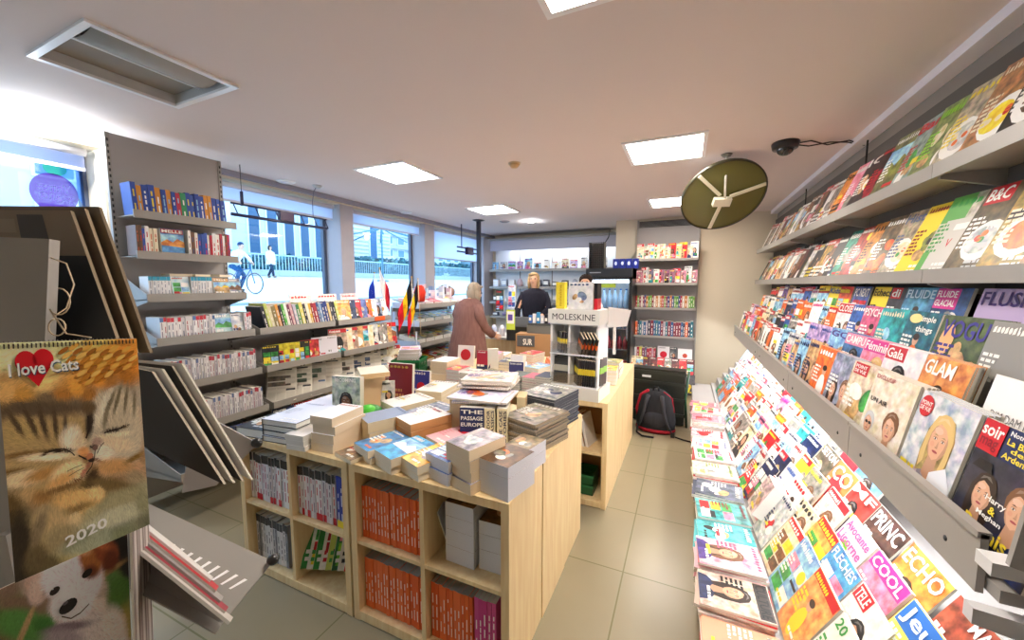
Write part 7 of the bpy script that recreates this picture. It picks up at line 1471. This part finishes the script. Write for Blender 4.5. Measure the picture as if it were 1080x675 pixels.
KB = [(45, 470, 50, 48, .1, 'a48a5c', .15), (40, 430, 48, 9, 0, '584836', .5), (20, 455, 16, 14, 0, 'a8905c', .5),
 (14, 445, 3, 16, -.5, '50402c', .5), (28, 444, 3, 18, -.4, '4c3c2a', .5), (40, 445, 3, 18, -.25, '4c3c2a', .5), (52, 446, 2.6, 16, -.1, '4c3c2a', .5), (62, 448, 2.2, 13, .05, '5c4a36', .5), (20, 478, 18, 3, -.15, '745830', .6), (12, 496, 14, 3, -.2, '6c5028', .6),
 (68, 462, 10, 13, .3, 'd8ccb4', .5), (78, 468, 7, 10, .1, 'c8b494', .5), (46, 481, 24, 4, -.05, 'e4d4b0', .6), (55, 475, 16, 2.0, -.02, '2c1e14', .5), (44, 477, 7, 1.6, -.45, '3c2a1c', .5),
 (22, 504, 18, 8, -.2, 'd0bc94', .5), (40, 500, 18, 6, -.35, 'a87c44', .6), (68, 498, 20, 11, -.45, 'e2c898', .4), (60, 506, 16, 6, -.5, 'c89c60', .6), (84, 478, 9, 6, .35, 'cc9058', .35), (89, 484, 4.5, 3, .2, '20140e', .4), (84, 495, 10, 2, -1.0, 'a86854', .5), (74, 507, 12, 1.4, -.5, '6c4830', .5), (60, 515, 22, 3, -.35, '7c5c34', .6),
 (118, 455, 32, 45, 0, 'b4a68c', .15), (104, 428, 5, 18, .5, 'cfc6b0', .5), (111, 424, 2.2, 15, .45, '6c6048', .5), (120, 420, 2.2, 17, .3, '6c6048', .5), (130, 420, 2, 16, .15, '746850', .5), (140, 425, 2, 14, .05, '746850', .5), (106, 440, 2.4, 12, .2, '80745c', .5), (97, 440, 4, 10, .1, 'c8bca4', .5),
 (116, 458, 18, 3, -.15, 'd8c8a8', .6), (115, 453, 12, 2.0, -.18, '281c14', .5), (128, 449, 6, 1.6, -.35, '40301f', .5), (118, 468, 20, 8, .1, 'cbb594', .5), (103, 478, 13, 9, .15, 'd6c8b0', .4), (96, 466, 6, 5, -.5, '9c8070', .4), (93, 471, 3.5, 2.4, 0, '2c1c16', .5), (98, 486, 10, 1.6, .35, '6c4c3c', .5), (116, 492, 24, 9, -.1, 'b88c58', .5), (140, 482, 12, 3, -.5, '80602c', .6),
 (88, 446, 4.5, 15, .1, '30241a', .5), (88, 430, 8, 6, 0, '5c4830', .5), (90, 508, 6, 16, .25, '3a2a1a', .5), (112, 512, 26, 7, .1, '6c5834', .6), (128, 528, 32, 12, -.25, '98906c', .4), (120, 545, 38, 9, -.35, 'b0ae92', .4), (150, 530, 10, 12, 0, '8c8868', .5),
 (78, 527, 26, 10, -.2, 'd0aa6c', .3), (95, 522, 9, 8, -.2, 'd8b67c', .35), (72, 538, 22, 4, -.35, '84683c', .6), (48, 552, 20, 16, -.5, 'b0986c', .4), (36, 560, 6, 22, .3, '7c6c50', .5), (58, 570, 18, 14, -.4, '948460', .5), (18, 575, 11, 34, .1, '30281c', .4), (34, 592, 10, 16, .2, '5c4e34', .5), (80, 575, 24, 9, -.4, '94967a', .5)]
paint(mb, P, .3, .4, bf, KP, 9000, 5, kd, gain=1.55, blobs=KB)
for k in range(8):   # woven strands
    for j in range(6):
        u, v = 88 + j * 11 - k * 4, 402 - k * 4.6 - j * 4; x, z = G_(u, v)
        if u < 148 and v > 363 + k * .3: ell(mb, P, x, z, .0135, .0042, ['#e8b04c', '#c07c24', '#f0c060', '#a4641c'][(k + j) % 4], 5, 'print', .45, 10)
for (pp_, wd) in (([(45, 476), (53, 473), (62, 473), (69, 477), (72, 480)], .0022), ([(104, 456), (112, 454), (120, 452), (128, 448)], .0026), ([(88, 470), (94, 474), (93, 482), (90, 492), (84, 500)], .0022), ([(76, 480), (84, 484), (92, 481)], .003), ([(64, 497), (72, 493), (80, 490)], .0009), ([(66, 502), (74, 497), (82, 493)], .0009), ([(96, 478), (100, 470), (104, 466)], .0016), ([(86, 438), (88, 450), (84, 462)], .004)):
    pts = [G_(*p) for p in pp_]
    for (x0, z0), (x1, z1) in zip(pts, pts[1:]):
        d_ = math.hypot(x1 - x0, z1 - z0); nx, nz = -(z1 - z0) / d_ * wd / 2, (x1 - x0) / d_ * wd / 2
        poly(mb, P, [(x0 - nx, z0 - nz), (x1 - nx, z1 - nz), (x1 + nx, z1 + nz), (x0 + nx, z0 + nz)], '#30221a', 5.5)
for (u, v, a, b_, c_, ro) in ((88, 481, .008, .006, '#c88058', .3), (90, 485, .007, .004, '#2c1c14', 0), (94, 472, .006, .005, '#7c5c50', 0)): x, z = G_(u, v); ell(mb, P, x, z, a, b_, c_, 5.8, 'print', ro, 10)
x, z = G_(85, 562); text(mb, P, '2020', x - .047, x + .047, z - .010, z + .010, 'white', 7, rot=.10)
x, z = G_(32, 388); ell(mb, P, x - .017, z + .012, .021, .019, '#d01824', 5.2, n=18); ell(mb, P, x + .017, z + .014, .021, .019, '#d01824', 5.2, n=18); poly(mb, P, [(x - .037, z + .007), (x + .037, z + .009), (x + .004, z - .032)], '#d01824', 5.2)
x0, z0 = G_(8, 396); x1, z1 = G_(77, 387)
text(mb, P, 'I love Cats', x0, x1, z0 - .002, z0 + .02, '#28506c', 6.2, rot=.02); text(mb, P, 'I love Cats', x0 - .001, x1 - .002, z0, z0 + .022, 'white', 7.4, rot=.02)
for k in range(34):
    x = -.145 + k * .0086; rect(mb, P, x, x + .003, .39, .398, '#3c3428', 5)
cal = mb.obj('calendar'); tag(cal, 'wall calendar with two cuddling tabby kittens and a red heart', 'calendar')
w_ = MB()
for k in range(33):
    A = Vector(P(-.143 + k * .0086, .394, 3)); w_.tube([A, A + Vector((0, 0, .008)) - n_ * .004, A + Vector((0, 0, .004)) - n_ * .008], .0009, 5, '#4c443c', 'plastic')
w_.obj('wire_binding', cal)
def arc(cu, cv, ru, rv, a0, a1, n, d0, d1): return [at(cu + ru * math.cos(a0 + (a1 - a0) * i / n), cv + rv * math.sin(a0 + (a1 - a0) * i / n), d0 + (d1 - d0) * i / n) for i in range(n + 1)]
hk = MB().tube([at(54, 272, .79), at(70, 278, .79), at(78, 300, .78), at(70, 325, .77), at(56, 334, .76)] + arc(60, 345, 9, 9, -PI / 2, PI * 1.4, 14, .755, .75), .0014, 6, '#c8b494', 'plastic')
hk.tube(arc(62, 318, 12, 14, -PI / 2, PI * .8, 10, .77, .76) + [at(70, 352, .75), at(96, 356, .745)], .0014, 6, '#c8b494', 'plastic')
tag(hk.obj('wire_hook'), 'twisted bare wire hook above the kitten calendar', 'hook')
# puppy calendar
PW = [(-14, 628), (134, 560), (141, 740), (-30, 800)]
q = [at(-30, 800, .70), at(141, 740, .82), at(134, 560, .82), at(-14, 628, .69)]
mb, f, n_ = slab(q, .004, '#5c7040', 'paper', 'print', 'white'); P_ = f(.3, .4); P = lambda x, z, k: P_(min(max(x, -.15), .15), min(max(z, 0), .4), k)
bf = bil(PW); G_ = inv(PW, .3, .4)
PB = [(20, 640, 30, 10, .2, '7c6450', .5), (124, 640, 14, 30, 0, '4c7430', .4), (15, 660, 22, 16, 0, '548840', .4), (40, 662, 10, 8, 0, '3c7030', .5), (125, 575, 14, 14, 0, '1c1814', .4), (108, 606, 26, 3, -.55, '9c7c4c', .5), (22, 664, 3, 26, .4, 'b09468', .4), (132, 662, 9, 22, 0, 'a4904c', .5),
 (100, 690, 38, 42, -.1, 'cfc4c0', .12), (118, 660, 14, 20, -.2, 'd8ccc4', .4), (36, 624, 10, 17, .35, 'd0b8ac', .25), (45, 617, 2.4, 14, .3, '8c6850', .5), (72, 612, 34, 30, -.25, 'ded4d8', .12), (70, 640, 24, 18, -.35, 'e2d8da', .2), (66, 664, 26, 5, -.2, '7c6c74', .5), (62, 676, 20, 10, 0, '9c8e94', .5),
 (92, 592, 13, 17, -.35, 'a4602f', .3), (84, 582, 8, 6, 0, 'c08c60', .5), (91, 605, 9, 7, -.3, '6c3820', .5), (110, 583, 14, 13, .3, '8c4424', .2), (114, 592, 8, 12, .3, '682e18', .4), (104, 577, 10, 4, .2, 'b05c34', .5), (96, 574, 8, 4, 0, 'b87040', .5)]
PP = [(5,625,'806858'),(10,640,'6c8c48'),(30,652,'588844'),(42,660,'4c8838'),(5,668,'706040'),(25,670,'508040'),(-10,650,'506c30'),(20,690,'708c44'),(0,720,'60803c'),(120,620,'487830'),(116,610,'5c8040'),(130,640,'b09068'),(128,660,'a89048'),(134,600,'1c1a14'),(125,580,'201c14'),(130,620,'3c6c28'),(124,640,'8c8040'),(138,680,'a08c4c'),
 (78,600,'ddd2d4'),(70,592,'d4c8cc'),(60,612,'dcd0d4'),(80,620,'dcd2d4'),(46,612,'d4c0b4'),(36,622,'c8a898'),(34,632,'bc9c8c'),(46,632,'8c6c58'),(60,650,'d0c0bc'),(76,630,'dcd0d0'),(100,640,'d8c8c0'),(110,660,'ccbcb8'),(92,655,'c8b8b4'),(90,675,'b4a4a4'),(60,668,'94848c'),(75,672,'9c8c90'),(118,690,'c4b4ac'),(80,700,'a89894'),(50,690,'8c8088'),(88,592,'a86c40'),(93,600,'8c5430'),(84,585,'b48868'),(98,592,'a86438'),(105,585,'a05030'),(112,590,'7c3820'),(102,575,'9c5030'),(116,575,'8c4428'),(108,598,'6c3018'),(100,610,'c8a890'),(104,622,'b8a898')]
paint(mb, P, .3, .4, bf, PP, 5000, 8, lambda u, v: math.atan2(-(v - 625), u - 75) if 35 < u < 118 else 1.1 + .02 * u, gain=1.45, blobs=PB)
for (u, v, a, b_, c_, ro) in ((67, 641, .020, .015, '#201a1c', .45), (64, 638, .006, .004, '#6c6468', .4), (53, 625, .011, .009, '#2c1c1a', .4), (88, 606, .012, .009, '#241410', .4), (51, 623, .002, .002, '#e8e8e8', 0)): x, z = G_(u, v); ell(mb, P, x, z, a, b_, c_, 5.6, 'print', ro, 14)
pts = [G_(*p) for p in [(60, 652), (70, 654), (80, 648), (90, 638)]]
for (x0, z0), (x1, z1) in zip(pts, pts[1:]): poly(mb, P, [(x0, z0 - .0015), (x1, z1 - .0015), (x1, z1 + .0015), (x0, z0 + .0015)], '#503c38', 5.6)
tag(mb.obj('calendar'), 'calendar with a white and brown puppy on grass, below the kittens', 'calendar')
# thick stack of calendar leaves right of the puppy
A, B, C_, D_ = at(143, 700, .80), at(163, 700, .88), at(157, 550, .88), at(139, 558, .79)
mb, f, n_ = slab([A, B, C_, D_], .004, '#b8aca4', 'paper', 'print'); P = f(.1, .4)
for k in range(9): rect(mb, P, -.048 + .011 * k, -.042 + .011 * k, 0, .4, ['#8c7c74', '#d8d0c8', '#74645c'][k % 3], 1)
tag(mb.obj('calendar_pad'), 'thick pad of calendar leaves seen edge-on right of the puppy', 'calendar')
# grey box column of the stand
st_ = empty('calendar_stand', (0, 0, 0), 0, 'grey metal calendar stand with sloping pockets at the left front', 'stand')
def boxq(c, t, colr, mat, name, parent=st_): mb, f, n_ = slab(c, t, colr, colr, mat); mb.m = [mat] * len(mb.m); return mb.obj(name, parent)
boxq([at(-260, 760, .84), at(30, 760, .84), at(52, 252, .84), at(-260, 240, .84)], .02, '#8c8780', 'steel', 'column')
boxq([at(24, 700, .83), at(34, 700, .83), at(6, 565, .80), at(-4, 565, .80)], .02, '#a8a298', 'steel', 'edge_strip')
# upper tray plates
boxq([at(192, 520, .98), at(228, 512, 1.02), at(272, 468, 1.06), at(205, 432, 1.10)], .006, '#a09c98', 'steel', 'pocket_plate')
pl, f, n_ = slab([at(120, 598, .86), at(232, 660, .86), at(288, 592, .98), at(150, 528, 1.02)], .005, '#a8a6a4', '#a8a6a4', 'steel'); pl.m = ['steel'] * len(pl.m); P = f(.3, .2)
for k in range(11): poly(pl, P, [(-.11 + .022 * k, .085), (-.105 + .022 * k, .085), (-.088 + .022 * k, .125), (-.095 + .022 * k, .125)], '#ffffff', 2)  # slots painted white as lit floor showing through the plate
pl.obj('perforated_pocket', st_)
boxq([at(120, 610, .84), at(228, 668, .84), at(234, 658, .86), at(120, 592, .86)], .004, '#7c7874', 'steel', 'pocket_lip')
for (u, v, d_) in ((271, 467, 1.05), (288, 590, .97)): MB().ball(at(u, v, d_), .014, '#242424', 'plastic', 12, 8).obj('end_knob', st_)
boxq([at(-150, 420, .95), at(130, 420, 1.0), at(120, 270, 1.0), at(-150, 262, .95)], .01, '#1a1816', 'matte', 'pocket_shade_sheet')  # dark sheet added to give the shade inside the top pocket
# boards and calendars in the pockets
for k in range(3):
    dx = 15 * k; dd = .02 * k
    mb, f, n_ = slab([at(-60 + dx, 372, .90 + dd), at(128 + dx, 372, .88 + dd), at(74 + dx, 222 - 2 * k, .94 + dd), at(-60 + dx, 221 - 2 * k, .95 + dd)], .008, ['#84735e', '#6c5c4a', '#78684f'][k], ['#8c7c66', '#a08c72', '#786854'][k], 'pages'); P = f(.4, .3)
    if k == 0: rect(mb, P, .03, .11, .23, .29, '#3c3834', 1, 'print'); rect(mb, P, -.2, .02, .25, .28, '#94846c', 1, 'print'); rect(mb, P, -.2, .2, 0, .2, '#1c1a18', 1.2, 'print')  # black lower block paints the shadow on the front folder
    tag(mb.obj('cardboard_folder'), ['large tan folder leaning in top pocket of the calendar stand, frontmost', 'large tan folder leaning in top pocket, middle of the three', 'large tan folder leaning in top pocket, rearmost of the three'][k], 'folder')
for k in range(4):
    dx = 13 * k; dd = .012 * k
    c = [at(150, 470 - 8 * k, .84 + dd), at(236 + dx * .75, 511 - 1.5 * k, .80 + dd), at(160 + dx * .8, 392 - 3 * k, .86 + dd), at(140, 388 - 3 * k, .88 + dd)]
    mb, f, n_ = slab(c, .006, ['#1e1a1c', '#e4e0d8', '#26221f', '#e8e4dc'][k], ['#a89e8c', '#b8ae9c', '#a09684', '#b8b2a4'][k], 'pages'); tag(mb.obj('wall_calendar'), ['dark calendar leaning in the middle pocket, frontmost', 'pale-edged calendar in the middle pocket, second from the front', 'dark calendar in the middle pocket, third from the front', 'pale calendar in the middle pocket, rearmost'][k], 'calendar')
mb, f, n_ = slab([at(150, 413, .86), at(175, 400, .9), at(172, 384, .95), at(148, 385, .9)], .03, '#e8e4dc', '#e8e4dc', 'pages'); tag(mb.obj('paper_sheaf'), 'loose white sheaf of papers on top of the middle pocket calendars', 'papers')
CL = [('#c8c4be', 'white'), ('#a81820', 'red'), ('#8c8680', 'grey'), ('#8c1c2c', 'crimson'), ('#b8b2a8', 'cream')]
for k, (c_, n__) in enumerate(CL):
    j = 4 - k; eu, ev = 243 - 5 * j, 656 - 11 * j
    c = [at(140, 574 - 7 * j, .84 + .016 * j), at(eu, ev, .83 + .016 * j), at(eu + 3, ev - 5, .86 + .016 * j), at(140, 568 - 7 * j, .88 + .016 * j)]
    mb, f, n_ = slab(c, .006, c_, '#a8a298' if k % 2 else c_, 'print'); tag(mb.obj('wall_calendar'), f"{n__} edged calendar in the lowest pocket, {ordn(4 - k)} from the back", 'calendar', 'calendars in the lowest pocket')
# ------------------------------------------------------------------ past 300 of a kind: the smallest in view become one object
def merge_rest(cat, keep, name, label):
    import numpy as np
    L = [o for o in S.objects if o.get('category') == cat and o.type == 'MESH' and not o.parent]
    bpy.context.view_layer.update(); sc_ = []
    for o in L:
        bb = [o.matrix_world @ Vector(p) for p in o.bound_box]; c = sum(bb, Vector()) / 8; d = (c - EYE).length
        dm = sorted(o.dimensions); vis = dm[1] * dm[2] if ('from the bottom' not in o['label'] and 'from bottom' not in o['label'] and 'spare copy' not in o['label']) else dm[0] * dm[2]
        if 'spine' in o['label'] or 'paperback,' in o['label'] or ' book, ' in o['label']: vis = dm[0] * dm[2]
        q = c - EYE; X = q.x * math.cos(YAW) + q.y * math.sin(YAW); Z = -q.x * math.sin(YAW) + q.y * math.cos(YAW)
        if Z < .1 or abs(X / Z) > 1.4: vis *= .01
        sc_.append((vis / d ** 2, o))
    sc_.sort(key=lambda t_: -t_[0]); rest = [o for _, o in sc_[keep:]]
    if not rest: return
    mb = MB()
    for o in rest:
        me = o.data; M = o.matrix_world; i0 = len(mb.v); mb.v += [tuple(M @ p.co) for p in me.vertices]; cd = me.color_attributes['Col'].data; nm = [m_.name for m_ in me.materials]
        for p in me.polygons:
            mb.f.append(tuple(i0 + v_ for v_ in p.vertices)); mb.c.append(tuple(cd[p.loop_start].color)); mb.m.append(nm[p.material_index]); mb.smooth.append(p.use_smooth)
        bpy.data.objects.remove(o)
    tag(mb.obj(name), label, cat, None, 'stuff')
merge_rest('magazine', 300, 'distant_magazines', 'the many smaller magazines filling the far parts of the racks and piles')
merge_rest('book', 300, 'distant_books', 'the many smaller books filling the shelves and lower layers of stacks')
